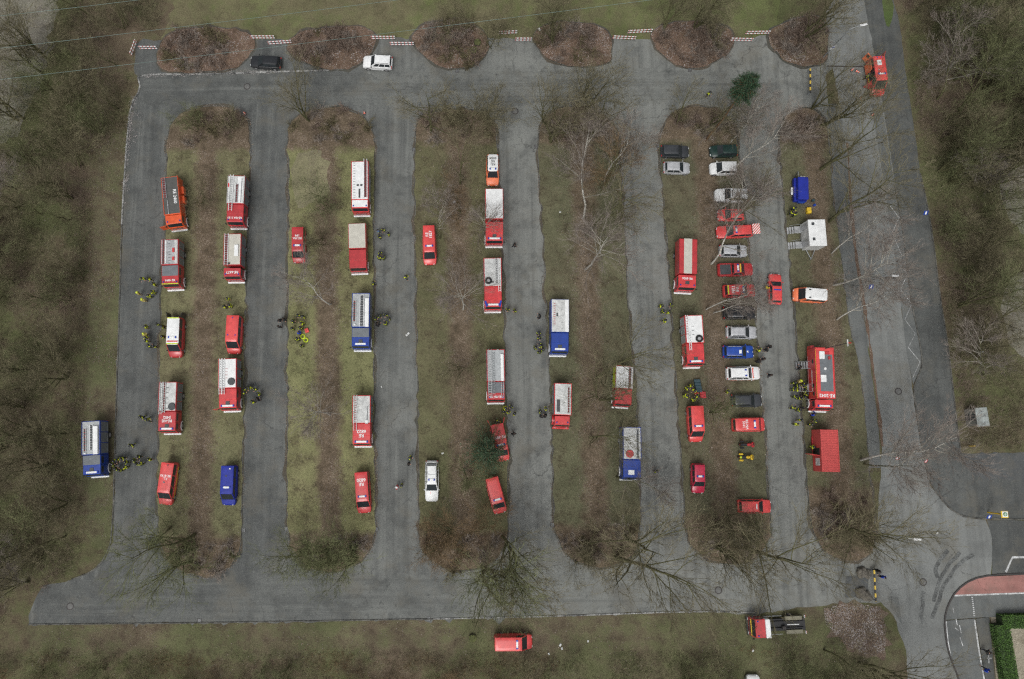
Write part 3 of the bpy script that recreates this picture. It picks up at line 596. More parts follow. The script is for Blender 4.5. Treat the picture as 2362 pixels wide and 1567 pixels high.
    if sidestripe:
        for s in (-1, 1): box('side_stripe', e, sidestripe, s * (hw + 0.004), Y(0.46), zb * 0.62, 0.02, L * 0.74, 0.22, 0.005)
    for s in (-1, 1):
        if not rimless:
            wheel(e, s * (hw - 0.10), Y(0.20), 0.31 if H < 1.7 else 0.34, 0.22, rim); wheel(e, s * (hw - 0.10), Y(0.82), 0.31 if H < 1.7 else 0.34, 0.22, rim)
        box('headlight', e, HEADL, s * hw * 0.64, Y(0.975), nose * 0.86, 0.34, 0.16, 0.15, 0.04, (0, 0, -s * 0.45))
        box('tail_light', e, REDLENS, s * hw * 0.80, Y(0.012), zb * 0.86, 0.20, 0.10, 0.24 if H < 1.8 else 0.5, 0.02)
        box('mirror', e, col if H < 1.8 else BLACK, s * (hw + 0.06), Y(wf - 0.03), zb + 0.10, 0.20, 0.12, 0.14 if H < 1.8 else 0.26, 0.04)
        for f0, f1 in ((0.30, 0.50), (0.51, wf - 0.02)):
            d = box('door', e, col, s * (hw - 0.012), Y((f0 + f1) / 2), zb * 0.56, 0.036, (f1 - f0) * L, zb * 0.62, 0.012)
            box('handle', d, BLACK, s * 0.022, -(f1 - f0) * L * 0.32, zb * 0.18, 0.02, 0.16, 0.04, 0.005)
        if rails: box('roof_rail', e, BLACK if rails is True else rails, s * (tw - 0.06), Y((ry0 + ry1) / 2), H + 0.06, 0.05, (ry1 - ry0) * L * 0.86, 0.05, 0.015)
    box('bumper', e, DGREY if col not in (WHITE, SILVER) else col, 0, Y(0.986), 0.42, W * 0.74, 0.14, 0.24, 0.05)
    box('bumper', e, DGREY if col not in (WHITE, SILVER) else col, 0, Y(0.012), 0.44, W * 0.80, 0.12, 0.22, 0.05)
    top = H + 0.02
    if bandcol:
        box('roof_band', e, bandcol, 0, Y(ry1) - 0.10, H + 0.015, tw * 1.9, 0.16, 0.05, 0.02); box('roof_band', e, bandcol, 0, Y(ry0) + 0.10, H + 0.012, tw * 1.86, 0.16, 0.05, 0.02)
    if bar is not None: light_bar(e, Y(bar), top, tw * 1.35)
    if text: lettering(e, text, text_size, 0, Y(text_at), top + 0.014, text_rot, textcol, 'roof_lettering')
    for (x, f, sx, sy, m) in hatches: box('roof_hatch', e, m, x, Y(f), top + 0.03, sx, sy, 0.06, 0.02)
    return e, L, Y
def side_bank(e, y0, y1, z0, z1, hw, mat, n=3, sides=(-1, 1)):
    for s in sides:
        for i in range(n):
            a = y0 + (y1 - y0) * (i + 0.04) / n; b_ = y0 + (y1 - y0) * (i + 0.96) / n
            o = box('locker_shutter', e, mat, s * (hw + 0.006), (a + b_) / 2, (z0 + z1) / 2, 0.03, b_ - a, z1 - z0, 0.008)
            box('shutter_handle', o, STEEL, s * 0.02, 0, -(z1 - z0) * 0.42, 0.03, (b_ - a) * 0.8, 0.05, 0.01)
GAP_SHADE = paint('ladder_gap_shade', (0.16, 0.03, 0.03), 0.6)  # dark red with the shading between ladder rungs put into the colour
def truck(name, label, rear, front, col, H=3.1, W=2.45, cab=1.55, crew=0.0, gap=0.0, roof=OFFWHITE, crew_roof=None, cab_roof=None, boxcol=None, cabH=None, bumper=WHITE, fender=WHITE, shut=SHUT, bar=None, beacons=False, items=(), text=None, text_size=0.5, text_y=None, text_rot=0, text_x=0.0, hatch=False, tarp=False, nb=3, extra=0.28, group='trucks parked in the lot', cat='fire truck', cab_hw=None, band=None, rim_col=None, crewH=None, low_bed=False):
    e, L = place(name, label, cat, group, rear, front, H, H, extra)
    hw = W / 2; y0, y1 = -L / 2, L / 2; chw = cab_hw or hw * 0.97
    cH = cabH or H - 0.22; yc = y1 - cab; yw = yc - crew; yb = yw - gap; kH = crewH or cH + 0.05
    box('chassis', e, CHASSIS, 0, (y0 + y1) / 2 - 0.05, 0.72, W * 0.62, L - 0.35, 0.34, 0.02)
    if not low_bed:
        zb = 0.92 if not tarp else 1.1
        o = box('body', e, boxcol or col, 0, (y0 + yb) / 2, (zb + H) / 2, W, yb - y0 - 0.02, H - zb, 0.05 if not tarp else 0.07)
        if not tarp:
            side_bank(e, y0 + 0.12, yb - 0.12, 1.0, H - 0.30, hw, shut, nb)
            box('rear_shutter', e, shut, 0, y0 + 0.004, (zb + H) / 2 - 0.1, W * 0.78, 0.03, H - zb - 0.5, 0.008)
        rimw = 0.10 if not tarp else 0.08
        box('roof_deck', e, roof, 0, (y0 + yb) / 2, H + 0.006, W - 2 * rimw, yb - y0 - 0.02 - 2 * rimw, 0.03, 0.008)
        if not tarp:
            for s in (-1, 1): box('roof_rail', e, rim_col or (boxcol or col), s * (hw - 0.05), (y0 + yb) / 2, H + 0.04, 0.07, yb - y0 - 0.05, 0.10, 0.02)
    if crew > 0:
        box('crew_cab', e, col, 0, (yw + yc) / 2 + 0.02, (0.75 + kH) / 2, chw * 2, crew + 0.06, kH - 0.75, 0.06)
        if crew_roof: box('crew_roof', e, crew_roof, 0, (yw + yc) / 2, kH + 0.004, chw * 2 - 0.14, crew - 0.10, 0.03, 0.008)
        for s in (-1, 1):
            box('side_window', e, GLASS, s * (chw + 0.002), (yw + yc) / 2, kH - 0.62, 0.03, crew * 0.66, 0.62, 0.01)
            d = box('door', e, col, s * (chw + 0.002), (yw + yc) / 2, 1.42, 0.024, crew * 0.74, 1.0, 0.01); box('handle', d, BLACK, s * 0.016, -0.2, 0.3, 0.02, 0.18, 0.05, 0.006)
    # driver's cab: upright front with a raked windscreen
    prof = [(yc, 0.62), (yc, cH), (y1 - 0.42, cH), (y1 - 0.34, cH - 0.06), (y1 - 0.13, cH - 0.92), (y1 - 0.06, cH - 1.0), (y1 - 0.05, 0.62)]
    link('cab', xprism_me('cab', prof, chw, 0.07, col), e)
    if cab_roof: box('cab_roof', e, cab_roof, 0, (yc + y1 - 0.45) / 2, cH + 0.004, chw * 2 - 0.2, y1 - 0.5 - yc, 0.03, 0.01)
    q = [(chw, y1 - 0.13, cH - 0.92), (-chw, y1 - 0.13, cH - 0.92), (-chw, y1 - 0.34, cH - 0.06), (chw, y1 - 0.34, cH - 0.06)]
    quad_pane('windscreen', e, GLASS, q, 0.06, 0.94, 0.05, 0.93, 0.012)
    box('grille', e, BLACK, 0, y1 - 0.045, 1.22, chw * 1.3, 0.03, 0.34, 0.01)
    for s in (-1, 1):
        box('side_window', e, GLASS, s * (chw + 0.001), yc + (cab - 0.4) * 0.5, cH - 0.55, 0.03, (cab - 0.4) * 0.72, 0.66, 0.01)
        d = box('door', e, col, s * (chw + 0.001), yc + (cab - 0.3) * 0.5, 1.40, 0.022, (cab - 0.3) * 0.84, 1.05, 0.01); box('handle', d, BLACK, s * 0.016, -0.25, 0.3, 0.02, 0.18, 0.05, 0.006)
        box('mirror', e, BLACK, s * (chw + 0.20), y1 - 0.22, cH - 0.62, 0.22, 0.12, 0.42, 0.04)
        box('headlight', e, HEADL, s * chw * 0.74, y1 + 0.02, 0.74, 0.34, 0.06, 0.18, 0.03)
        box('tail_light', e, REDLENS, s * (hw - 0.2), y0 - 0.01, 0.78, 0.30, 0.06, 0.16, 0.02)
        wheel(e, s * (hw - 0.17), y1 - 1.05 if cab < 1.9 else y1 - 1.2, 0.46, 0.30, RIM); wheel(e, s * (hw - 0.22), y0 + L * 0.26, 0.46, 0.44, RIM)
        # mudguard over the front wheel
        V = []; Fs = []; yw_ = y1 - 1.05 if cab < 1.9 else y1 - 1.2
        for i in range(9):
            a = math.pi * i / 8
            for r_, xx in ((0.66, hw - 0.34), (0.66, hw + 0.05), (0.56, hw + 0.05), (0.56, hw - 0.34)): V.append((s * xx, yw_ + r_ * math.cos(a), 0.42 + r_ * math.sin(a)))
        for i in range(8):
            for k in range(4): Fs.append((i * 4 + k, i * 4 + (k + 1) % 4, (i + 1) * 4 + (k + 1) % 4, (i + 1) * 4 + k))
        me = mesh('mudguard', V, Fs, fender); bm = bmesh.new(); bm.from_mesh(me); bmesh.ops.recalc_face_normals(bm, faces=bm.faces); bm.to_mesh(me); bm.free(); link('mudguard', me, e)
    box('bumper', e, bumper, 0, y1 + 0.06, 0.62, W * 0.99, 0.26, 0.30, 0.07)
    if bar: light_bar(e, y1 - 0.62, cH, chw * 1.5, bar if bar is not True else WHITELENS)
    if beacons:
        for s in (-1, 1): beacon(e, s * (chw - 0.28), y1 - 0.66, cH)
    if hatch: box('roof_hatch', e, DGREY, 0, y1 - 1.0, cH + 0.03, 0.55, 0.45, 0.07, 0.02)
    if band: box('cab_band', e, band, 0, y1 - 0.40, cH + 0.002, chw * 2 - 0.02, 0.12, 0.04, 0.015)
    ub = lambda u: y0 + u * (yb - y0)
    for it in items:
        k = it[0]
        if k == 'ladder':
            if it[3] <= 1.05 and it[4] >= 0.3: box('ladder_shade_panel', e, DGREY if col is BLUE else GAP_SHADE, it[1], ub((it[2] + it[3]) / 2), H + 0.032, it[4] + 0.05, abs(it[3] - it[2]) * (yb - y0) * 0.97, 0.03, 0.005)  # added dark panel, painted as the shade in the ladder's gaps
            ladder(e, it[1], ub(it[2]), ub(it[3]), H + 0.06, it[4], it[5], it[6] if len(it) > 6 else None)
        elif k == 'box': box('roof_box', e, it[6], it[1], ub((it[2] + it[3]) / 2), H + 0.02 + it[5] / 2, it[4], (it[3] - it[2]) * (yb - y0), it[5], 0.03)
        elif k == 'spare': spare(e, it[1], ub(it[2]), H + 0.03, it[3])
        elif k == 'disc':
            o = cyl('hose_reel', e, it[4], it[1], ub(it[2]), H + 0.10, it[3], 0.18, 20)
        elif k == 'panel': box('roof_panel', e, it[6], it[1], ub((it[2] + it[3]) / 2), H + 0.032, it[4], (it[3] - it[2]) * (yb - y0), it[5], 0.008)
        elif k == 'tube': cyl('suction_hose', e, it[5], it[1], ub((it[2] + it[3]) / 2), H + 0.08, it[4], (it[3] - it[2]) * (yb - y0), 10, 'y')
        elif k == 'lamp': box('search_light', e, it[3], it[1], ub(it[2]), H + 0.12, 0.3, 0.22, 0.2, 0.04)
        elif k == 'handrail':
            for i in range(it[5]): box('handrail', e, it[4], it[1], ub(it[2] + (it[3] - it[2]) * i / (it[5] - 1)), H + 0.05, 0.30, 0.05, 0.05, 0.015)
    if text:
        ty = text_y if text_y is not None else y1 - cab * 0.62
        tz = cH if ty > yc else (kH if ty > yw else H + 0.02)
        lettering(e, text, text_size, text_x, ty, tz + 0.014 + (0.008 if ty <= yw else 0), text_rot, WHITELENS, 'roof_lettering')
    return e, L
def open_door(e, mat, hx, hy, z, w, h, ang, name='open_door', t=0.06):
    """Door leaf hinged at (hx, hy) and swung to the given angle in plan."""
    return link(name, box_me(w, t, h, 0.02, mat), e, (hx + math.cos(ang) * w / 2, hy + math.sin(ang) * w / 2, z), (0, 0, ang))

FT = 'fire trucks parked in the lot'; TH = 'blue relief trucks parked in the lot'; VN = 'vans parked in the lot'
# column by column, from the west
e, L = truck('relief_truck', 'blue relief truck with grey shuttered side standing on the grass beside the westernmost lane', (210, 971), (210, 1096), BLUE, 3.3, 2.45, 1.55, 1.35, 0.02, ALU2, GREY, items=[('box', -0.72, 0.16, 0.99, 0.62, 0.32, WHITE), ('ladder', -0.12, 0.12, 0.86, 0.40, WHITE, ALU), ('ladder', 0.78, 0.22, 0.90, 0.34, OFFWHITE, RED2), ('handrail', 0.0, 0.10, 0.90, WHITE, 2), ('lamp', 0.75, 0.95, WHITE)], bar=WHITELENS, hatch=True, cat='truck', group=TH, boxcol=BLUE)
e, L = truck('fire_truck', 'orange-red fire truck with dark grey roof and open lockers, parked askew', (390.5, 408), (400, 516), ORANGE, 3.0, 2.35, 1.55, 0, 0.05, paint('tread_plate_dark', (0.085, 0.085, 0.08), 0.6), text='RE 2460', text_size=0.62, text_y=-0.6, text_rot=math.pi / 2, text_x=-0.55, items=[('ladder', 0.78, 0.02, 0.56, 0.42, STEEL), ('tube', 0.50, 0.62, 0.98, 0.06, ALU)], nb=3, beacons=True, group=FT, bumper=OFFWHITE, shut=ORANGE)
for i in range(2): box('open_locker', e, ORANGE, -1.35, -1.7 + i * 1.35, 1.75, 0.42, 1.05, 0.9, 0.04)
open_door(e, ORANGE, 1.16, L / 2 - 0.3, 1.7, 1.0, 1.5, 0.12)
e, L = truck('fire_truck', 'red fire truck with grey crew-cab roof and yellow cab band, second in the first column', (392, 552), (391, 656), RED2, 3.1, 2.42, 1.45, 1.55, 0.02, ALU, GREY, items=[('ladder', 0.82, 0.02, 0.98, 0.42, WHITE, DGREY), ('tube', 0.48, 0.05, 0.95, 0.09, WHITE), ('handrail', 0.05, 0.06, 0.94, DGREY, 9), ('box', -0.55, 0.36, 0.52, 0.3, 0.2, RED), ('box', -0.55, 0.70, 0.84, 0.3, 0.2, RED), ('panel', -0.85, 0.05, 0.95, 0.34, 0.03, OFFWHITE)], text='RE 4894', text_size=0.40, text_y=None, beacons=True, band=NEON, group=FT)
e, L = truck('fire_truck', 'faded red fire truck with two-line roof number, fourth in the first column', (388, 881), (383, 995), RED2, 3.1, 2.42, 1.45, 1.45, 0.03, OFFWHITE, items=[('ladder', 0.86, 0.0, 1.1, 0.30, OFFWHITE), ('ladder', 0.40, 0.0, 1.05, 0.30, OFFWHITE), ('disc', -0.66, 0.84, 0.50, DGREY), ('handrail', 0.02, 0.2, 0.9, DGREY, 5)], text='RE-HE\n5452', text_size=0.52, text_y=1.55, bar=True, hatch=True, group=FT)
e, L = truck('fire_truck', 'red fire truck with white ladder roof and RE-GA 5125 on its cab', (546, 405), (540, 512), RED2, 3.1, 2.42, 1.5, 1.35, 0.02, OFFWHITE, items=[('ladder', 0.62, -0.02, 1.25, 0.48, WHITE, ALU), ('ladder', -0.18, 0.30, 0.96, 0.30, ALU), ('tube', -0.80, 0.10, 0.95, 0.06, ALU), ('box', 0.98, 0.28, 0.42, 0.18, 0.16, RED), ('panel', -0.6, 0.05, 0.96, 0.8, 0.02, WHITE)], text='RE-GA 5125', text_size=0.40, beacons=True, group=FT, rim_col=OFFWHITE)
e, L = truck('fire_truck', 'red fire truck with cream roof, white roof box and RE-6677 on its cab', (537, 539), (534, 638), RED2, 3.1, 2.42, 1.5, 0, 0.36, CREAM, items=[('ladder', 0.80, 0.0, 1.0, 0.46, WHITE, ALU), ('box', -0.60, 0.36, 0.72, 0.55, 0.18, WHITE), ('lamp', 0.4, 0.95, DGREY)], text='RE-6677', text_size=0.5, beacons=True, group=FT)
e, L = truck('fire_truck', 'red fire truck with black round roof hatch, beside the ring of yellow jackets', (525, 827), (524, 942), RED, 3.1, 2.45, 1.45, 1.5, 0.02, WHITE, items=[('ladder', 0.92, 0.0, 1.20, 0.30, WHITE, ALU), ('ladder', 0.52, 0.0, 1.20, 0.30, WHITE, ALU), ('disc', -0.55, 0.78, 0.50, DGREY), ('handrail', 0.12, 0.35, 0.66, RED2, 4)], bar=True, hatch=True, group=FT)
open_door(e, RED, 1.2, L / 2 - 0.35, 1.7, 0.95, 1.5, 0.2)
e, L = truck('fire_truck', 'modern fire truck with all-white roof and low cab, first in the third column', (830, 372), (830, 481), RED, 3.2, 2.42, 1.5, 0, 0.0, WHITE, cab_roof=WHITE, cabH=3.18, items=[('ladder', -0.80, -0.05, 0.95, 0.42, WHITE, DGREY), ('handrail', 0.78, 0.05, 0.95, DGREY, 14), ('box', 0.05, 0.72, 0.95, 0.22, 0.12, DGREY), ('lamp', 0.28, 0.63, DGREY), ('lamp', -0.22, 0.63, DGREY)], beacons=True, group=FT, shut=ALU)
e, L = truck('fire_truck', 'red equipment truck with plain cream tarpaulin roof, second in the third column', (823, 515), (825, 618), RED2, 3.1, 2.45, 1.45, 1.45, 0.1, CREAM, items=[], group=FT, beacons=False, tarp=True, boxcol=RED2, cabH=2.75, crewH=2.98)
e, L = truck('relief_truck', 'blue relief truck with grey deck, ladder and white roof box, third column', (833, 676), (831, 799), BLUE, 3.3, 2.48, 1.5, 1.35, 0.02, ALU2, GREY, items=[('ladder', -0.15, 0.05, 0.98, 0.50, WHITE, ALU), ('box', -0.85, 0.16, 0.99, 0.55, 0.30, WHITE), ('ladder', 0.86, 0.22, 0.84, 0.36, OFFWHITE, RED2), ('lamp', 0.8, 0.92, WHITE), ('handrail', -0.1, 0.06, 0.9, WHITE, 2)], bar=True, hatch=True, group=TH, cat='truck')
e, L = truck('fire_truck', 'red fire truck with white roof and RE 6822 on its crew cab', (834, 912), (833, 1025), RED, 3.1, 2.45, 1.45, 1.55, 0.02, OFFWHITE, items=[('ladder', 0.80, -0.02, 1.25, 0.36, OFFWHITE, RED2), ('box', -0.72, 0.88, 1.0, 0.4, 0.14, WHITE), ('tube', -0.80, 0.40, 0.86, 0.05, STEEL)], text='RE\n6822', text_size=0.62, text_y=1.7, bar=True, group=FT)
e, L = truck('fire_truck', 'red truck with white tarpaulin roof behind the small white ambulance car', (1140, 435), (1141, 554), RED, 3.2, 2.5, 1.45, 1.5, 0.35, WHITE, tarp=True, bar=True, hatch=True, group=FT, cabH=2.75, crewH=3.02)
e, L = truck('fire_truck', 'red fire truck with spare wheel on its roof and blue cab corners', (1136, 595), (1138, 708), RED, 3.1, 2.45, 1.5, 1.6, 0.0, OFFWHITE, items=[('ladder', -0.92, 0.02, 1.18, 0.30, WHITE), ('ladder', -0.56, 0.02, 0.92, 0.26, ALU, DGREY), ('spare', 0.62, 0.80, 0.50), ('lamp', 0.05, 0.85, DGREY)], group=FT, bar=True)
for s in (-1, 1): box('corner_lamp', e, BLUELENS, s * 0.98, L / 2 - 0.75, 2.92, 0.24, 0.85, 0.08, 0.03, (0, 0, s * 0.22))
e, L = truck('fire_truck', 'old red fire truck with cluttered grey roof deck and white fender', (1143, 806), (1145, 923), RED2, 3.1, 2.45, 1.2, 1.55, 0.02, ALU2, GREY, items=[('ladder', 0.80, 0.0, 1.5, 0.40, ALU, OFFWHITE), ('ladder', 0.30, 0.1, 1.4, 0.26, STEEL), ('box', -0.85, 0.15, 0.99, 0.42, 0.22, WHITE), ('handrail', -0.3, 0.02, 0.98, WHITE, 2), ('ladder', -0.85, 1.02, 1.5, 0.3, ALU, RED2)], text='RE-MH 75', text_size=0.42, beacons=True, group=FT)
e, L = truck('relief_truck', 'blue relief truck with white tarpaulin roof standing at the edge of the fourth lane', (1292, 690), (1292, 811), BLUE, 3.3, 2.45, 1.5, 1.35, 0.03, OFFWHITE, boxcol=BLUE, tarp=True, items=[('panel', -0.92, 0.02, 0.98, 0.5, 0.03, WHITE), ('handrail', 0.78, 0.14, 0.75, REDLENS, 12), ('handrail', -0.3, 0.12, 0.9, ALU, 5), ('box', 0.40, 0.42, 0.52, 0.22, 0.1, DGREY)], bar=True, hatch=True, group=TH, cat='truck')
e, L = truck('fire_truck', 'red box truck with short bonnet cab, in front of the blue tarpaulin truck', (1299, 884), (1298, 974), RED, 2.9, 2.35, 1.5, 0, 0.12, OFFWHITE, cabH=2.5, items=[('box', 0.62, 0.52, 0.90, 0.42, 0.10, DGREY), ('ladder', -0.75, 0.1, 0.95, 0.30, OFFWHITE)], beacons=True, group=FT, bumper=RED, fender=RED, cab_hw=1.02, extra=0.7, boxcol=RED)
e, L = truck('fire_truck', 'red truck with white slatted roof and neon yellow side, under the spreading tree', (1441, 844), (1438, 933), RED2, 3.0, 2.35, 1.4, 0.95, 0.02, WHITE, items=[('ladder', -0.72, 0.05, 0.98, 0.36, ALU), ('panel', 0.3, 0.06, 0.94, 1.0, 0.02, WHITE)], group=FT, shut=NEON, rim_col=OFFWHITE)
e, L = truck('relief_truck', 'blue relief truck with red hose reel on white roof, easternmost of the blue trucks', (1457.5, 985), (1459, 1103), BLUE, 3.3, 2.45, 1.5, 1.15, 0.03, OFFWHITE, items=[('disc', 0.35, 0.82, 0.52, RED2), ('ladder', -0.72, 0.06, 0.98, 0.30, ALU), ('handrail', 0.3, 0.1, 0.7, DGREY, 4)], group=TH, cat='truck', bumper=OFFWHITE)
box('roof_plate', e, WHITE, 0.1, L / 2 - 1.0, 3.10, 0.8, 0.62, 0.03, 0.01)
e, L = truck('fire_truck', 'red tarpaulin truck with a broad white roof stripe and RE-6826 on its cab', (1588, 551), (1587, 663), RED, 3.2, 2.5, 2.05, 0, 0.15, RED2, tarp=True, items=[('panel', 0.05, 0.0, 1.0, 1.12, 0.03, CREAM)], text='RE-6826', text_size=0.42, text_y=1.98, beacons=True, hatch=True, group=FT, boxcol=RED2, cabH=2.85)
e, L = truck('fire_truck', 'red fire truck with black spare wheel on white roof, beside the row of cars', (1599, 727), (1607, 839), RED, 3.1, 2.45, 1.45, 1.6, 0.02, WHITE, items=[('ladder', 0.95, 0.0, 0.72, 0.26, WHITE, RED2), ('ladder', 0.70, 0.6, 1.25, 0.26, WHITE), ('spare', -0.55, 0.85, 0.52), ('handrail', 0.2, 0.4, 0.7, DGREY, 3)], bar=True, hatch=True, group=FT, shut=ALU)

# command vehicle with steps and mast
e, L = truck('command_truck', 'long red command truck with grey roof, white roof hatches and RE-2042 above the cab', (1901, 801.6), (1907, 942), RED, 3.4, 2.5, 1.45, 0, 0.12, RED3, items=[('panel', -0.15, 0.14, 0.86, 1.72, 0.03, GREY), ('box', 0.42, 0.08, 0.23, 0.72, 0.16, WHITE), ('box', 0.32, 0.54, 0.68, 0.75, 0.16, WHITE), ('disc', 0.05, 0.42, 0.18, WHITE), ('box', -0.55, 0.18, 0.24, 0.3, 0.2, RED2), ('box', -0.35, 0.08, 0.14, 0.5, 0.1, RED2)], bar=True, cabH=2.75, group=FT, cat='command truck', shut=RED, nb=1)
lettering(e, 'RE-2042', 0.62, -0.1, L / 2 - 1.45 - 0.12 - 0.42, 3.424 + 0.03, 0, WHITELENS, 'roof_lettering')
lettering(e, 'FEUERWEHR RE', 0.42, 1.272, 0.2, 2.2, 0, WHITELENS, 'side_lettering', tilt=(math.pi / 2, 0, math.pi / 2))
for y in (-2.4, 0.9, 2.0): box('side_window', e, GLASS, 1.262, y, 2.55, 0.03, 0.55, 0.5, 0.01)
for y in (-L / 2 + 0.02,): box('edge_trim', e, YELLOW, 1.235, -0.7, 3.43, 0.06, L - 1.9, 0.05, 0.01)
for k, y in enumerate((-2.0, 1.15)):
    st = empty('entry_steps', (1.25, y, 0)); st.parent = e
    for i in range(5): box('tread', st, STEEL, 0.14 + i * 0.27, 0, 1.15 - i * 0.21, 0.22, 0.95, 0.04, 0.008)
    for s in (-1, 1): link('handrail', mesh('handrail', *tube_geo([(0.0, s * 0.5, 2.0), (1.35, s * 0.5, 1.05), (1.35, s * 0.5, 0.1)], [0.025] * 3, 6), STEEL, True), st)
box('roof_box', e, RED2, 1.0, -L / 2 - 0.2, 1.6, 0.5, 0.4, 1.2, 0.04)
tube('mast', e, BLACK, [(-0.15, -L / 2 + 0.15, 3.3), (-0.15, -L / 2 + 0.15, 6.5), (-0.15, -L / 2 + 0.15, 9.2)], [0.09, 0.07, 0.05], 8)
m_ = box('antenna_head', e, OFFWHITE, -0.15, -L / 2 + 0.15, 9.25, 0.14, 0.9, 0.16, 0.03)
box('camera_lamp', m_, REDLENS, -0.25, 0.0, 0.05, 0.4, 0.12, 0.12, 0.03)
# flatbed swap-body carrier at the bottom
e, L = truck('carrier_truck', 'red container carrier truck with an empty dark rear frame, on the grass below the lot', (1874, 1447), (1737, 1452), RED2, 2.7, 2.45, 1.6, 0, 0.3, DGREY, low_bed=True, cat='truck', group=FT, bumper=BLACK, fender=BLACK, extra=-0.1, beacons=True)
box('rear_cab_panel', e, WHITE, 0, L / 2 - 1.6 - 0.3, 2.2, 2.35, 0.62, 1.0, 0.04)
for s in (-1, 1):
    box('frame_rail', e, CHASSIS, s * 0.42, -0.9, 1.0, 0.14, L - 2.6, 0.2, 0.02)
    box('tool_box', e, paint('olive_box', (0.19, 0.18, 0.13), 0.7), s * 0.86, -2.1, 1.02, 0.5, 2.2, 0.42, 0.03); box('side_bar', e, STEEL, s * 1.16, 0.6, 0.95, 0.06, 2.4, 0.08, 0.01)
    box('tail_marker', e, OFFWHITE, s * 1.0, -L / 2 + 0.2, 1.0, 0.4, 0.1, 0.3, 0.02)
box('hook_arm', e, WHITE, 0.1, -1.9, 1.32, 0.10, 1.6, 0.12, 0.02); box('winch', e, IRON, -0.3, -0.7, 1.25, 0.45, 0.5, 0.4, 0.06)
box('windscreen_trim', e, YELLOW, 0, L / 2 - 0.08, 1.60, 2.1, 0.10, 0.14, 0.03)

# vans
e, L, Y = car('rescue_van', 'white-roofed rescue van with red bonnet and open rear doors, third in the first column', (400, 731), (405, 825), RED2, 'van', 2.4, 1.95, roof=WHITE, hr=2.4, hf=0.9, cat='van', group=VN, bar=0.52, bandcol=NEON, open_rear=True)
open_door(e, BLACK, 0.92, -L / 2, 1.4, 0.72, 1.7, math.radians(-75)); open_door(e, BLACK, -0.92, -L / 2, 1.4, 0.72, 1.7, math.radians(-105)); box('roof_bar', e, RED, 0, Y(0.62), 2.42, 1.5, 0.2, 0.03, 0.01)
car('fire_van', 'red van with RE 8193 on the roof, last in the first column', (387, 1067), (381, 1165), RED3, 'van', 2.3, 1.95, hr=2.3, hf=0.9, cat='van', group=VN, text='F.L.\nRE 8193', text_at=0.34, text_size=0.42, sidestripe=YELLOW, hatches=[(0.1, 0.46, 0.26, 0.2, GREY), (-0.1, 0.06, 0.18, 0.16, DGREY)])
car('fire_van', 'plain red van with two roof beacons, third in the second column', (537, 727), (539, 817), RED3, 'van', 2.4, 1.95, hr=2.4, hf=0.9, cat='van', group=VN, hatches=[(0.5, 0.53, 0.16, 0.16, BLUELENS), (-0.5, 0.53, 0.16, 0.16, BLUELENS), (0.0, 0.07, 0.14, 0.14, BLUELENS)])
car('relief_van', 'dark blue van with a white light bar, last in the second column', (525, 1074), (527, 1166), BLUE2, 'van', 2.2, 1.95, hr=2.2, hf=0.9, cat='van', group=VN, bar=0.54, hatches=[(0.1, 0.26, 0.2, 0.2, DGREY), (-0.35, 0.08, 0.2, 0.16, WHITE)], hood=BLUE2)
car('fire_van', 'red minibus with white roof number standing alone beside the second lane', (686, 523), (690, 607), RED2, 'bus', 2.0, 1.9, hr=2.0, hf=0.8, cat='van', group=VN, bar=0.55, text='RE-HA\n194', text_at=0.30, text_size=0.44)
car('fire_van', 'red van with RE 6820 on its roof, last in the third column', (832, 1089), (841, 1184), RED, 'van', 2.3, 1.95, hr=2.3, hf=0.9, cat='van', group=VN, bar=0.58, text='RE\n6820', text_at=0.24, text_size=0.6)
car('fire_van', 'red minibus with RE 1827 lettered lengthwise on its roof', (988.5, 519), (992, 611), RED3, 'bus', 2.0, 1.9, hr=2.0, hf=0.8, cat='van', group=VN, bar=0.56, text='RE\n1827', text_at=0.26, text_size=0.55, text_rot=-math.pi / 2)
car('ambulance_car', 'small white ambulance car with RE-RE 6054 on the roof and orange bonnet', (1137, 354), (1136, 429), DAYORANGE, 'caddy', 1.9, 1.85, roof=WHITE, hr=1.9, hf=0.7, cat='ambulance', group=VN, bar=0.53, text='RE-\nRE\n6054', text_at=0.27, text_size=0.50, textcol=DGREY)
e, L, Y = car('fire_van', 'red van with open rear doors half hidden under the evergreen crown', (1146, 978), (1161, 1064), RED3, 'van', 2.2, 1.95, hr=2.2, hf=0.8, cat='van', group=VN, bar=0.56, text='RE 6851', text_at=0.36, text_size=0.50, open_rear=True)
open_door(e, RED3, 0.92, -L / 2, 1.4, 0.72, 1.6, math.radians(-70)); open_door(e, RED3, -0.92, -L / 2, 1.4, 0.72, 1.6, math.radians(-110))
car('fire_van', 'red van parked askew with a white light bar, ending the third island', (1134, 1102), (1155, 1184), RED3, 'van', 2.2, 1.95, hr=2.2, hf=0.8, cat='van', group=VN, bar=0.60)
car('fire_van', 'red van with a long dark side window, parked behind the stack of cases', (1608, 936), (1605, 1020), RED3, 'van', 2.4, 1.95, hr=2.4, hf=0.8, cat='van', group=VN, bar=0.56)
car('fire_car', 'small red fire car with a white roof plate standing alone below the red van', (1614, 1070), (1610, 1138), RED4, 'caddy', 1.8, 1.78, hr=1.8, hf=0.7, cat='car', group=VN, bar=0.42)
car('fire_van', 'red van with RE-NA 5101 across its roof, in the row of cars', (1695, 980), (1765, 979), RED3, 'bus', 2.05, 1.92, hr=1.9, hf=0.9, cat='van', group=VN, bar=0.58, text='RE-NA\n5101', text_at=0.30, text_size=0.46, hoodlines=(RED3, []))
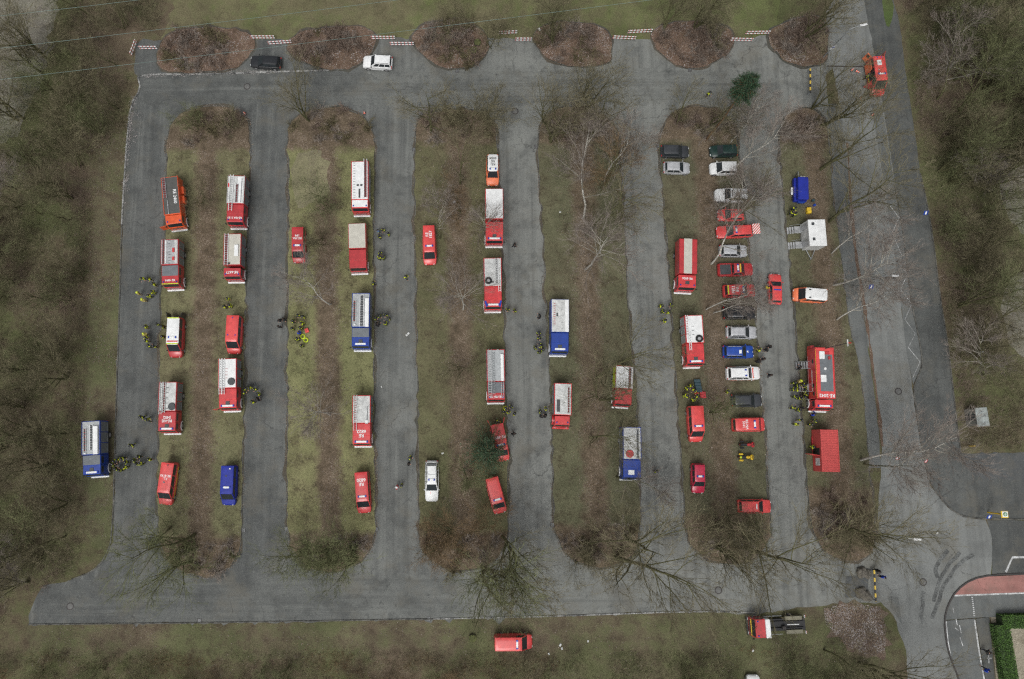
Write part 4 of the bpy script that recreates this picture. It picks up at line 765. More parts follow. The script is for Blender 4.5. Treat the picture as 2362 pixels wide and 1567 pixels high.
car('ambulance_car', 'white-roofed orange ambulance van parked across the last island', (1909, 681), (1829.5, 679), DAYORANGE, 'bus', 2.05, 1.92, roof=WHITE, hr=2.0, hf=0.8, cat='ambulance', group=VN, hatches=[(0.55, 0.58, 0.18, 0.3, DGREY), (-0.55, 0.58, 0.18, 0.3, DGREY)])
car('fire_van', 'red van parked alone on the strip below the bottom lane', (1141, 1487), (1228, 1480), RED3, 'van', 2.2, 1.95, hr=2.2, hf=0.8, cat='van', group=VN, bar=0.58, side_glass=False)
e, L, Y = car('fire_van', 'red and orange rescue van with every door open on the access road', (2027, 129), (2025, 221), RED3, 'van', 2.4, 1.95, hr=2.4, hf=0.8, cat='van', group=VN, bar=0.52, hatches=[(0.1, 0.20, 0.62, 0.82, WHITE), (0.35, 0.40, 0.16, 0.16, WHITE), (0.3, 0.05, 0.14, 0.14, BLUELENS), (-0.3, 0.05, 0.14, 0.14, BLUELENS)], sidestripe=YELLOW, open_rear=True)
dd = open_door(e, DAYORANGE, 0.94, -L / 2, 1.35, 0.8, 1.7, math.radians(-60)); box('door_pane', dd, BLACK, 0.0, 0.0, 0.35, 0.5, 0.075, 0.6, 0.02)
open_door(e, RED2, -0.94, -L / 2, 1.35, 0.8, 1.7, math.radians(-110)); box('sliding_door', e, DAYORANGE, 1.12, Y(0.22), 1.3, 0.07, 1.4, 1.7, 0.03); box('door_opening', e, BLACK, 0.975, Y(0.50), 1.25, 0.02, 1.1, 1.5, 0.005)
open_door(e, RED2, 1.0, Y(0.78), 1.15, 0.95, 1.2, math.radians(-25))

# the row of cars and others
RW = 'cars in the parked row'
car('parked_car', 'black car parked in the bay below the first barriers', (648, 145), (578, 142), BLACK, 'hatch', 1.48, 1.78, rails=False, group='cars at the top bays')
car('parked_car', 'white off-road car with black roof rails in the bay below the second barriers', (905, 146), (838, 144), WHITE, 'suv', 1.8, 1.86, rails=True, group='cars at the top bays')
car('parked_car', 'anthracite estate car at the head of the second-last island', (1525, 348), (1589, 351), ANTH, 'estate', 1.5, 1.80, group=RW)
car('parked_car', 'silver-white hatchback next to the anthracite estate', (1531, 386), (1591, 389), SILVER, 'hatch', 1.48, 1.75, group=RW)
car('parked_car', 'dark green car almost hidden by birch twigs', (1700, 347), (1637, 350), DKGREEN, 'estate', 1.5, 1.75, group=RW)
car('parked_car', 'white compact van-like car under birch branches', (1697, 388), (1637, 390), WHITE, 'caddy', 1.7, 1.80, group=RW)
car('parked_car', 'white pickup with a dark roof lamp bar under branches', (1724, 452), (1648, 451), WHITE, 'suv', 1.8, 1.86, group=RW, hatches=[(0, 0.53, 0.9, 0.14, DGREY)])
car('parked_car', 'small red hatchback second from the white pickup', (1716, 495), (1655, 497), RED3, 'hatch', 1.5, 1.72, group=RW)
e, L, Y = car('fire_car', 'red fire car with raised striped tailgate and roof light bar', (1735, 532), (1652, 537), RED3, 'estate', 1.55, 1.82, group=RW, bar=0.50, open_rear=True)
link('tailgate', box_me(1.5, 1.0, 0.05, 0.02, HATCHRED), e, (0, -L / 2 - 0.25, 1.72), (math.radians(-12), 0, 0))
car('parked_car', 'silver car with dark rear under bare branches', (1660, 578), (1723, 580), SILVER, 'hatch', 1.48, 1.76, group=RW, roof=SILVER)
e, L, Y = car('fire_pickup', 'red pickup with dark open load bed and yellow-banded cab roof', (1656, 623), (1736, 622), RED2, 'pickup', 1.75, 1.84, cat='pickup', group=RW)
box('load_bed', e, DGREY, 0, Y(0.20), 1.06, 1.42, L * 0.30, 0.05, 0.01)
for s in (-1, 1): box('bed_wall', e, RED2, s * 0.80, Y(0.20), 1.12, 0.10, L * 0.35, 0.18, 0.03)
box('tailgate', e, RED2, 0, Y(0.02), 1.12, 1.6, 0.08, 0.18, 0.03); box('roof_band', e, YELLOW, 0, Y(0.57), 1.79, 1.2, 0.18, 0.04, 0.01); light_bar(e, Y(0.50), 1.78, 1.1)
car('fire_car', 'red command car with neon roof edges and RE 1261 on the roof', (1668, 672), (1741, 671), RED, 'suv', 1.75, 1.84, group=RW, bar=0.55, bandcol=NEON, text='RE\n1261', text_at=0.30, text_size=0.58)
car('parked_car', 'black off-road car with silver roof rails', (1668, 722), (1741, 722), BLACK, 'suv', 1.75, 1.86, group=RW, rails=SILVER)
car('parked_car', 'silver saloon with dark windows between the black and the blue car', (1676, 766), (1745, 768), SILVER, 'hatch', 1.48, 1.8, group=RW, rails=DGREY)
car('relief_car', 'bright blue estate car with a white roof panel', (1668, 811), (1738, 812), BLUE3, 'estate', 1.5, 1.82, group=RW, hatches=[(0.1, 0.50, 0.5, 0.36, WHITE)], hoodlines=(WHITE, [(0.42, 0.58)]), rails=SILVER)
car('ambulance_car', 'white-roofed emergency doctor car with orange striped bonnet', (1676, 862), (1752, 861), WHITE, 'suv', 1.75, 1.86, roof=WHITE, hood=RED3, sidestripe=DAYORANGE, cat='ambulance', group=RW, bar=0.50, rails=DGREY, hoodlines=(DAYORANGE, [(0.0, 0.10), (0.9, 1.0)]))
car('pickup_car', 'silver-white double-cab pickup with covered bed and thin red bonnet stripe, beside the third lane', (996, 1063), (996, 1157), WHITE, 'estate', 1.75, 1.84, hr=1.3, hf=0.7, cat='pickup', group='cars standing in the lane', bar=0.46, hoodlines=(RED, [(0.60, 0.66)]), hatches=[(0, 0.10, 1.25, 0.30, DGREY), (0, 0.035, 1.3, 0.12, OFFWHITE), (0, 0.33, 1.2, 0.05, ALU)], rails=DGREY)
car('parked_car', 'dark green-grey estate car in front of the red lettered van', (1688, 924), (1757, 924), ANTH, 'estate', 1.5, 1.80, group=RW, rails=BLACK)
car('fire_car', 'red car under twigs at the end of the row', (1702, 1168), (1778, 1168), RED3, 'estate', 1.55, 1.82, group=RW, hatches=[(0, 0.5, 0.7, 0.16, WHITE)])
car('fire_car', 'red car with blue roof light standing in the lane, driver at its door', (1789, 702), (1787, 632), RED3, 'hatch', 1.5, 1.80, group='cars standing in the lane', hatches=[(0, 0.44, 1.0, 0.18, BLUELENS)])
car('parked_car', 'white car cut off by the bottom edge', (1740, 1625), (1736, 1557), WHITE, 'hatch', 1.48, 1.8, group='cars below the lot')

# trailers, containers, shed
e, L = place('equipment_trailer', 'blue tarpaulin trailer with white mudguard in the last island', 'trailer', None, (1851, 407), (1852, 461), 1.9, 1.9)
box('load_box', e, BLUE2, 0, 0, 0.85, 1.75, L, 0.6, 0.04); box('tarpaulin', e, BLUE2, -0.12, 0, 1.50, 1.5, L - 0.15, 0.8, 0.1)
for s in (-1, 1): wheel(e, s * 0.98, 0.1, 0.33, 0.2); box('mudguard', e, WHITE, s * 1.02, 0.1, 0.72, 0.28, 1.1, 0.10, 0.045)
tube('drawbar', e, STEEL, [(0, -L / 2, 0.6), (0, -L / 2 - 1.2, 0.55)], 0.05)
for s in (0.1, 0.5): cyl('hose_coil', e, OFFWHITE, -s - 0.2, -L / 2 - 0.25, 0.75, 0.20, 0.3, 14)
box('front_panel', e, BLUE, -0.1, L / 2 + 0.12, 1.0, 1.0, 0.22, 0.5, 0.05); link('pole', cyl_me(0.05, 1.6, 8, BLACK), e, (0.75, -L / 2 - 0.3, 1.4), (0.4, 0, 0))
e, L = place('toilet_trailer', 'white sanitary trailer with two entry stairs and two roof vents', 'trailer', None, (1883, 507), (1888, 567), 2.95, 2.95)
box('trailer_body', e, OFFWHITE, 0, 0, 1.62, 2.35, L, 2.5, 0.04); box('roof', e, WHITE, 0, 0, 2.90, 2.42, L + 0.06, 0.08, 0.03)
for y in (-L / 2 + 0.6, L / 2 - 0.95): box('roof_vent', e, DGREY, 0.55, y, 2.97, 0.38, 0.40, 0.10, 0.03)
for y in (-L / 2 + 0.75, L / 2 - 0.75):
    box('door', e, ALU, 1.185, y, 1.55, 0.03, 0.85, 2.0, 0.01)
    st = empty('entry_stairs', (1.2, y, 0)); st.parent = e
    box('landing', st, ALU, 0.45, 0, 0.55, 0.9, 1.0, 0.05, 0.01)
    for i in range(3): box('tread', st, ALU, 1.05 + i * 0.28, 0, 0.42 - i * 0.16, 0.26, 1.0, 0.05, 0.01)
    for s in (-1, 1): link('handrail', mesh('handrail', *tube_geo([(0.0, s * 0.5, 1.5), (0.9, s * 0.5, 1.5), (1.7, s * 0.5, 0.9)], [0.022] * 3, 6), STEEL, True), st)
for s in (-1, 1): wheel(e, s * 1.05, 0.0, 0.33, 0.22); tube('drawbar', e, STEEL, [(s * 0.6, L / 2, 0.5), (0, L / 2 + 1.35, 0.48)], 0.05)
cyl('jockey_wheel', e, STEEL, 0, L / 2 + 1.3, 0.35, 0.06, 0.7, 10)
CORR = paint('container_red', (0.56, 0.075, 0.07), 0.55)
e, L = place('swap_container', 'red corrugated container with open side door beside the command truck', 'container', None, (1912, 991), (1917, 1089), 2.75, 2.75)
box('container_body', e, CORR, 0, 0, 1.42, 2.35, L, 2.55, 0.04)
n = int(L / 0.22)
for i in range(n): box('roof_rib', e, CORR, 0, -L / 2 + (i + 0.5) * L / n, 2.715, 2.2, 0.10, 0.045, 0.018)
for s in (-1, 1): box('top_rail', e, CORR, s * 1.14, 0, 2.73, 0.10, L, 0.10, 0.02)
box('side_hatch', e, OFFWHITE, 1.185, L / 2 - 1.3, 1.6, 0.03, 1.0, 1.2, 0.01); box('doorway', e, BLACK, 1.18, 0.1, 1.35, 0.02, 0.9, 1.9, 0.005)
open_door(e, RED3, 1.2, 0.7, 1.35, 1.1, 1.9, math.radians(-12), 'side_door'); box('side_sill', e, RED2, 1.2, -0.9, 0.25, 0.1, 2.0, 0.3, 0.02)
c = P(2266, 962, 2.4); e = empty('utility_shed', (c.x, c.y, 0.0), math.radians(4)); tag(e, 'small grey flat-roofed utility shed at the edge of the wood', 'shed')
box('wall', e, paint('shed_wall', (0.17, 0.18, 0.16), 0.9), 0, 0, 1.15, 1.45, 2.3, 2.3, 0.02); box('roof', e, paint('shed_roof', (0.30, 0.33, 0.32), 0.9, var=0.25), 0, 0, 2.36, 1.65, 2.55, 0.12, 0.03)
box('door', e, DGREY, -0.735, 0, 1.05, 0.03, 0.85, 1.95, 0.01); box('vent', e, DGREY, -0.74, 0.75, 1.9, 0.03, 0.3, 0.2, 0.01)
for (x, y) in ((0.2, -0.8), (0.0, 0.7), (0.3, 0.2)): box('roof_stain_cap', e, GREY, x, y, 2.44, 0.18, 0.14, 0.05, 0.02)
# motorcycles
for (px, py, mc, lab) in ((1723, 1026, RED2, 'dark red motorcycle with black side cases behind the row of cars'), (1721, 1055, YELLOW, 'yellow motorcycle with two side cases behind the row of cars')):
    a = P(px, py, 0.7); e = empty('motorcycle', (a.x, a.y, 0.06), -math.pi / 2); tag(e, lab, 'motorcycle', 'parked motorcycles')
    for y in (-0.75, 0.75):
        w_ = link('wheel', ring_me(0.26, 0.075, RUBBER, 18, 8, 'x'), e, (0, y, 0.33)); link('rim', cyl_me(0.22, 0.04, 14, RIM, None, 'x'), w_)
    box('frame', e, CHASSIS, 0, 0, 0.55, 0.22, 1.2, 0.35, 0.08); box('fuel_tank', e, mc, 0, 0.18, 0.92, 0.38, 0.55, 0.28, 0.12); box('seat', e, BLACK, 0, -0.38, 0.88, 0.36, 0.75, 0.14, 0.06)
    box('fairing', e, mc, 0, 0.66, 0.95, 0.72, 0.52, 0.42, 0.17); box('windshield', e, GLASS, 0, 0.72, 1.22, 0.40, 0.05, 0.32, 0.02, (0.6, 0, 0))
    tube('handlebar', e, BLACK, [(-0.42, 0.32, 1.08), (0, 0.50, 1.08), (0.42, 0.32, 1.08)], 0.022)
    for s in (-1, 1): box('side_case', e, mc if mc == YELLOW else BLACK, s * 0.42, -0.72, 0.72, 0.26, 0.56, 0.40, 0.08); box('mirror', e, BLACK, s * 0.48, 0.45, 1.22, 0.14, 0.05, 0.09, 0.02)
    box('top_case', e, BLACK if mc != YELLOW else NEON, 0, -0.85, 1.02, 0.30, 0.28, 0.2, 0.05); box('tail_light', e, REDLENS, 0, -1.02, 0.8, 0.14, 0.05, 0.08, 0.02)
# ------------------------------------------------------------------ people
def cloth(name, col, band=None, rough=0.85):
    """Cloth; band = (colour, heights, half-width) prints reflective bands round it."""
    if name in MATS: return MATS[name]
    m, nt, b = _bsdf(name); tc = nt.nodes.new('ShaderNodeTexCoord'); n = noise_node(nt, 7, 4, 0.6, tc.outputs['Object'])
    c = mix(nt, ramp(nt, n, 0.3, 0.7), [x * 0.7 for x in col], [min(1, x * 1.2) for x in col])
    if band:
        z = xyz(nt, tc.outputs['Object'])[2]
        for h in band[1]:
            f = math_n(nt, 'LESS_THAN', math_n(nt, 'ABSOLUTE', math_n(nt, 'SUBTRACT', z, h)), band[2]); c = mix(nt, f, c, band[0])
    nt.links.new(c, b.inputs['Base Color']); b.inputs['Roughness'].default_value = rough; MATS[name] = m; return m
HV = (0.60, 0.68, 0.02)
J_NAVY = cloth('navy_turnout', (0.016, 0.019, 0.030), (HV, (1.40, 1.12), 0.05)); T_NAVY = cloth('navy_trousers', (0.013, 0.016, 0.026), (HV, (0.32,), 0.03))
J_HV = cloth('yellow_vest_jacket', (0.50, 0.56, 0.02), ((0.02, 0.025, 0.04), (1.22,), 0.055)); J_TAN = cloth('tan_turnout', (0.46, 0.37, 0.13), (HV, (1.15,), 0.03)); T_TAN = cloth('tan_trousers', (0.34, 0.26, 0.10))
J_BLK = cloth('black_jacket', (0.012, 0.012, 0.014)); J_BLUE = cloth('blue_jacket', (0.01, 0.05, 0.42)); J_RED = cloth('red_jacket', (0.55, 0.05, 0.06)); T_BLK = cloth('dark_trousers', (0.014, 0.015, 0.02)); J_YEL = cloth('yellow_jacket', (0.62, 0.50, 0.03)); J_LIGHT = cloth('light_blue_vest', (0.06, 0.14, 0.36), (HV, (1.3,), 0.05))
H_NEON = paint('helmet_neon', (0.55, 0.62, 0.03), 0.3, coat=0.4); H_BLK = paint('helmet_black', (0.012, 0.014, 0.016), 0.3, coat=0.4); H_WHITE = paint('helmet_white', (0.7, 0.7, 0.7), 0.3, coat=0.4)
def skin_mesh(name, verts, edges, radii, mat, sub=1, root=0):
    me = bpy.data.meshes.new(name + '_skel'); me.from_pydata(verts, edges, []); ob = bpy.data.objects.new(name, me); C.objects.link(ob)
    bpy.context.view_layer.update()
    ob.modifiers.new('skin', 'SKIN')
    if not me.skin_vertices:
        bm = bmesh.new(); bm.from_mesh(me); bm.verts.layers.skin.verify(); bm.to_mesh(me); bm.free()
    for i, r in enumerate(radii):
        sv = me.skin_vertices[0].data[i]; sv.radius = (r, r) if not isinstance(r, tuple) else r; sv.use_root = (i == root)
    s = ob.modifiers.new('sub', 'SUBSURF'); s.levels = s.render_levels = sub
    dg = bpy.context.evaluated_depsgraph_get(); out = bpy.data.meshes.new_from_object(ob.evaluated_get(dg), depsgraph=dg); out.name = name
    bpy.data.objects.remove(ob); out.materials.clear(); out.materials.append(mat)
    out.polygons.foreach_set('use_smooth', [True] * len(out.polygons)); return out
def pose(kind):
    """Joint positions for a 1.78 m adult facing +Y."""
    j = dict(pelvis=(0, 0, 0.95), waist=(0, 0.0, 1.10), chest=(0, 0.01, 1.34), neckb=(0, 0.0, 1.47), neck=(0, 0.02, 1.54), head=(0, 0.045, 1.64), top=(0, 0.03, 1.73), nose=(0, 0.135, 1.63))
    for s, n in ((1, 'r'), (-1, 'l')):
        j['sh' + n] = (s * 0.19, 0, 1.42); j['hip' + n] = (s * 0.095, 0, 0.90); j['kn' + n] = (s * 0.11, 0.02, 0.50); j['an' + n] = (s * 0.12, -0.02, 0.09); j['toe' + n] = (s * 0.14, 0.16, 0.05)
        j['el' + n] = (s * 0.27, -0.03, 1.15); j['wr' + n] = (s * 0.28, 0.08, 0.92)
    if kind == 'folded':
        for s, n in ((1, 'r'), (-1, 'l')): j['el' + n] = (s * 0.30, 0.06, 1.15); j['wr' + n] = (s * 0.04, 0.28, 1.17 + 0.03 * s)
    if kind == 'walk':
        j['knr'] = (0.11, 0.20, 0.52); j['anr'] = (0.11, 0.26, 0.10); j['toer'] = (0.12, 0.44, 0.08); j['knl'] = (-0.11, -0.02, 0.50); j['anl'] = (-0.11, -0.30, 0.16); j['toel'] = (-0.12, -0.16, 0.05)
        j['elr'] = (0.28, -0.14, 1.17); j['wrr'] = (0.28, -0.10, 0.92); j['ell'] = (-0.28, 0.06, 1.16); j['wrl'] = (-0.27, 0.26, 1.02)
    if kind == 'reach':
        j['elr'] = (0.30, 0.20, 1.22); j['wrr'] = (0.22, 0.45, 1.18); j['ell'] = (-0.29, 0.10, 1.16); j['wrl'] = (-0.20, 0.33, 1.08)
        j['chest'] = (0, 0.07, 1.33); j['neckb'] = (0, 0.09, 1.45); j['neck'] = (0, 0.12, 1.52); j['head'] = (0, 0.16, 1.61); j['top'] = (0, 0.15, 1.70); j['nose'] = (0, 0.25, 1.59)
        for s, n in ((1, 'r'), (-1, 'l')): j['sh' + n] = (s * 0.19, 0.08, 1.40)
    return j
def build_person_meshes(kind):
    j = pose(kind); names = list(j); V = [Vector(j[n]) for n in names]; ix = {n: i for i, n in enumerate(names)}
    rad = dict(pelvis=0.135, waist=0.125, chest=0.15, neckb=0.075, neck=0.058, head=0.095, top=0.07, nose=0.016, sh=0.065, el=0.046, wr=0.030, hip=0.088, kn=0.060, an=0.042, toe=0.038)
    R = [rad.get(n, rad.get(n[:-1], 0.05)) for n in names]
    E_ = [('pelvis', 'waist'), ('waist', 'chest'), ('chest', 'neckb'), ('neckb', 'neck'), ('neck', 'head'), ('head', 'top'), ('head', 'nose')]
    for n in 'rl': E_ += [('chest', 'sh' + n), ('sh' + n, 'el' + n), ('el' + n, 'wr' + n), ('pelvis', 'hip' + n), ('hip' + n, 'kn' + n), ('kn' + n, 'an' + n), ('an' + n, 'toe' + n)]
    E_ = [(ix[a], ix[b_]) for a, b_ in E_]
    for s, n in ((1, 'r'), (-1, 'l')):          # palm, four fingers and a thumb
        w = V[ix['wr' + n]]; d = (w - V[ix['el' + n]]).normalized(); side = d.cross(Vector((0, 0, 1)));
        side = side.normalized() if side.length > 0.2 else Vector((0, 1, 0)); nrm = side.cross(d)
        pi = len(V); V.append(w + d * 0.065); R.append(0.026); E_.append((ix['wr' + n], pi))
        for k, (o, l) in enumerate(((-0.030, 0.062), (-0.010, 0.075), (0.010, 0.070), (0.030, 0.055))):
            a = len(V); V.append(w + d * 0.105 + side * o); R.append(0.010); E_.append((pi, a))
            b_ = len(V); V.append(w + d * (0.105 + l * 0.9) + side * o + nrm * l * 0.35); R.append(0.008); E_.append((a, b_))
        a = len(V); V.append(w + d * 0.07 + side * 0.055); R.append(0.011); E_.append((pi, a)); b_ = len(V); V.append(w + d * 0.11 + side * 0.068 + nrm * 0.015); R.append(0.009); E_.append((a, b_))
    body = skin_mesh('person', V, E_, R, SKIN, 1, 0)
    def sub(ns, es, rr, mat, nm): 
        ii = {n: i for i, n in enumerate(ns)}
        return skin_mesh(nm, [Vector(j[n]) for n in ns], [(ii[a], ii[b_]) for a, b_ in es], rr, mat, 1, 0)
    jn = ['waist', 'pelvis', 'chest', 'neckb', 'shr', 'elr', 'wrr', 'shl', 'ell', 'wrl']; je = [('pelvis', 'waist'), ('waist', 'chest'), ('chest', 'neckb'), ('chest', 'shr'), ('shr', 'elr'), ('elr', 'wrr'), ('chest', 'shl'), ('shl', 'ell'), ('ell', 'wrl')]
    jr = [0.165, 0.172, 0.185, 0.10, 0.098, 0.076, 0.058, 0.098, 0.076, 0.058]
    tn = ['pelvis', 'hipr', 'knr', 'anr', 'hipl', 'knl', 'anl']; te = [('pelvis', 'hipr'), ('hipr', 'knr'), ('knr', 'anr'), ('pelvis', 'hipl'), ('hipl', 'knl'), ('knl', 'anl')]; tr = [0.150, 0.112, 0.085, 0.075, 0.112, 0.085, 0.075]
    jacket = sub(jn, je, jr, J_NAVY, 'jacket'); trous = sub(tn, te, tr, T_NAVY, 'trousers')
    boots = []
    for n in 'rl':
        a, t = Vector(j['an' + n]), Vector(j['toe' + n])
        boots.append(skin_mesh('boot', [a + Vector((0, 0, 0.08)), a + Vector((0, -0.02, -0.03)), t], [(0, 1), (1, 2)], [0.06, 0.055, 0.05], RUBBER, 1, 0))
    # helmet: dome with a brim and neck guard
    h = Vector(j['head']); Vh = []; Fh = []; n = 14
    for (rr, zz) in ((0.165, -0.015), (0.150, 0.0), (0.142, 0.05), (0.115, 0.105), (0.07, 0.135)):
        for i in range(n):
            a = 2 * math.pi * i / n; ext = 1.14 if (rr > 0.16) else 1.0
            Vh.append((h.x + rr * math.cos(a), h.y - 0.01 + rr * 1.12 * ext * math.sin(a), h.z + 0.02 + zz - (0.03 if rr > 0.16 and math.sin(a) < -0.3 else 0)))
    for l in range(4):
        for i in range(n): Fh.append((l * n + i, l * n + (i + 1) % n, (l + 1) * n + (i + 1) % n, (l + 1) * n + i))
    Fh.append(tuple(range(4 * n, 5 * n))); Fh.append(tuple(range(n - 1, -1, -1)))
    Vr = [((x - h.x) * 0.76 + h.x, (y - h.y) * 0.76 + h.y - 0.008, (z - h.z) * 0.86 + h.z) for (x, y, z) in Vh]
    return body, jacket, trous, boots, (Vh, Fh), (Vr, Fh)
PM = {k: build_person_meshes(k) for k in ('stand', 'folded', 'walk', 'reach')}
VAR = {}
def variant(me, mat):
    k = (me.name, mat.name)
    if k not in VAR: c = me.copy(); c.materials.clear(); c.materials.append(mat); VAR[k] = c
    return VAR[k]
OUT = { # outfit: jacket, trousers, headgear
 'navy': (J_NAVY, T_NAVY, H_BLK), 'navyb': (J_NAVY, T_NAVY, H_BLK), 'hv': (J_HV, T_NAVY, H_BLK), 'hvb': (J_HV, T_NAVY, None), 'tan': (J_TAN, T_TAN, H_NEON), 'black': (J_BLK, T_BLK, None), 'blue': (J_BLUE, T_BLK, None), 'red': (J_RED, T_BLK, H_WHITE), 'yellow': (J_YEL, T_BLK, None), 'lblue': (J_LIGHT, T_NAVY, None), 'navyh': (J_NAVY, T_NAVY, None)}
rp = random.Random(5)
def person(px, py, outfit, label, group=None, face=None, kind=None, h=1.1):
    p = P(px, py, h); kind = kind or rp.choice(['stand', 'stand', 'folded', 'folded', 'reach'])
    if face is None: ang = rp.uniform(0, 6.28)
    else:
        t = P(*face, h); ang = math.atan2(t.y - p.y, t.x - p.x) - math.pi / 2 + rp.uniform(-0.35, 0.35)
    body, jk, tr, bt, he, ha = PM[kind]; jm, tm, hm = OUT[outfit]; s = rp.uniform(0.96, 1.05)
    o = link('person', body, None, (p.x, p.y, 0.065), (0, 0, ang), (s, s, s)); tag(o, label, 'person', group)
    link('jacket', variant(jk, jm), o); link('trousers', variant(tr, tm), o)
    for b_ in bt: link('boot', b_, o)
    if hm:
        k = ('helmet', kind, hm.name)
        if k not in MC: MC[k] = mesh('helmet', he[0], he[1], hm, True, 60)
        link('helmet', MC[k], o)
    else:
        k = ('hair', kind)
        if k not in MC: MC[k] = mesh('hair', ha[0], ha[1], HAIR, True, 60)
        link('hair', MC[k], o)
    return o
CL = [ # (label, group, centre they face, [(px, py, outfit)...])
 ('person in neon yellow jacket in the loose ring on the westernmost lane', 'ring on the westernmost lane', (338, 666), [(329, 642, 'hv'), (345, 643, 'hv'), (356, 656, 'hv'), (354, 675, 'hv'), (345, 684, 'hv')]),
 ('person in tan turnout coat standing in the ring on the westernmost lane', 'tan coats in the ring', (338, 666), [(319, 677, 'tan'), (331, 693, 'tan')]),
 ('person in yellow jacket in the line west of the white-roofed rescue van', 'line west of the rescue van', None, [(337, 754, 'hv'), (336, 778, 'hv'), (338, 787, 'hv')]),
 ('person in dark turnout gear beside the white-roofed rescue van', 'dark gear by the rescue van', None, [(364, 749, 'navy'), (377, 754, 'navy'), (343, 799, 'navyb'), (357, 800, 'navyb'), (377, 777, 'navy')]),
 ('person in yellow jacket in the trio between the cream-roofed truck and the red van', 'trio in the second column', (525, 702), [(526, 690, 'hv'), (518, 708, 'hv'), (532, 706, 'hv')]),
 ('person in yellow jacket in the ring on the second lane', 'ring on the second lane', (582, 910), [(576, 895, 'hv'), (588, 898, 'hv'), (564, 905, 'hv'), (597, 909, 'hv'), (583, 928, 'hv'), (570, 897, 'hv')]),
 ('person in dark gear walking in the pair on the westernmost lane', 'walking pair', None, [(327, 962, 'navy'), (341, 968, 'navy')]),
 ('person in dark turnout gear in the tight circle beside the blue truck', 'circle beside the blue truck', (277, 1071), [(262, 1071, 'navyb'), (268, 1082, 'navy'), (272, 1060, 'navyb'), (283, 1056, 'navy'), (293, 1066, 'navy'), (290, 1079, 'hvb'), (278, 1086, 'navyb'), (264, 1062, 'navyb')]),
 ('person in dark gear in the small group east of the tight circle', 'small group on the westernmost lane', (318, 1062), [(320, 1053, 'navy'), (310, 1062, 'navyb'), (316, 1071, 'navy'), (326, 1071, 'navy')]),
 ('person in dark gear with light stripes in the upper group on the third lane', 'upper group on the third lane', (882, 540), [(875, 547, 'navy'), (884, 531, 'navyh'), (896, 540, 'navyb')]),
 ('person in dark gear in the middle trio on the third lane', 'middle trio on the third lane', (879, 592), [(877, 584, 'navyb'), (874, 596, 'navy'), (885, 596, 'navy')]),
 ('person in plain dark clothes in the trio on the second lane', 'dark trio on the second lane', (650, 744), [(645, 739, 'black'), (655, 737, 'black'), (644, 754, 'black')]),
 ('person in dark gear with yellow stripes in the crowd on the second island', 'crowd on the second island', (690, 745), [(676, 741, 'navy'), (688, 728, 'navy'), (700, 731, 'navy'), (699, 746, 'hv'), (674, 759, 'navy'), (694, 758, 'navy'), (686, 785, 'navy'), (696, 799, 'navy')]),
 ('person in dark gear in the group beside the blue truck of the third column', 'group beside the blue truck', (882, 738), [(866, 735, 'navy'), (876, 730, 'navy'), (890, 727, 'navyb'), (898, 735, 'navy'), (891, 748, 'navyb')]),
 ('person in light striped jacket in the pair on the fourth lane', 'pair on the fourth lane', None, [(1171, 714, 'navyh'), (1188, 717, 'navyh')]),
 ('person in dark gear in the group west of the blue tarpaulin truck', 'group west of the tarpaulin truck', (1242, 800), [(1242, 769, 'navy'), (1243, 780, 'navy'), (1249, 798, 'navyb'), (1234, 803, 'navyb'), (1244, 814, 'navyb'), (1252, 808, 'navyb')]),
 ('person with yellow striped jacket in the group below the cluttered truck', 'group below the cluttered truck', (1172, 945), [(1163, 941, 'hv'), (1179, 938, 'navy'), (1173, 952, 'hv'), (1187, 955, 'navy'), (1160, 950, 'navy')]),
 ('person in dark clothes in the group west of the red box truck', 'group west of the box truck', (1252, 952), [(1245, 949, 'navy'), (1248, 961, 'black'), (1258, 960, 'black')]),
 ('person in yellow striped gear in the group above the white-roofed truck on the fifth lane', 'group on the fifth lane', (1536, 714), [(1524, 705, 'hv'), (1548, 704, 'navy'), (1528, 719, 'navy'), (1542, 721, 'hv')]),
 ('person in neon yellow jacket around the stack of dark cases', 'people around the cases', (1600, 905), [(1584, 896, 'hv'), (1594, 889, 'hv'), (1602, 900, 'hv'), (1580, 914, 'hv'), (1608, 914, 'hv'), (1599, 924, 'hv')]),
 ('person in dark turnout gear in the crowd at the steps of the command truck', 'crowd at the command truck', (1850, 898), [(1831, 883, 'navy'), (1838, 889, 'navyb'), (1856, 888, 'navyb'), (1829, 898, 'navyb'), (1858, 902, 'navy'), (1861, 911, 'navy'), (1833, 916, 'navyb'), (1845, 920, 'navy'), (1854, 917, 'navy'), (1848, 888, 'navyb')]),
 ('person in yellow jacket in the crowd at the steps of the command truck', 'yellow jackets at the command truck', (1850, 898), [(1844, 879, 'tan'), (1838, 899, 'hvb')]),
 ('person in dark jacket in the row beside the cab of the command truck', 'row beside the command cab', None, [(1829, 942, 'navyh'), (1841, 946, 'navyb'), (1853, 941, 'black')]),
 ('person in dark gear in the pair between command truck and container', 'pair beside the container', None, [(1836, 979, 'hvb'), (1845, 969, 'navy')]),
 ('person in dark gear beneath the cab front of the command truck', 'pair at the cab front', None, [(1879, 971, 'navyb'), (1869, 979, 'navyb')]),
 ('person in black in the chatting group at the blue estate car', 'group at the blue estate car', (1760, 815), [(1768, 807, 'black'), (1775, 799, 'black'), (1761, 829, 'black'), (1750, 834, 'black')]),
 ('person in dark striped gear in the trio near the yellow box', 'trio near the yellow box', (1830, 490), [(1824, 490, 'navy'), (1832, 481, 'navy'), (1834, 497, 'navyb')]),
]
for lab, grp, c_, L_ in CL:
    for (x, y, o) in L_: person(x, y, o, lab, grp, c_, 'walk' if grp == 'walking pair' else None)
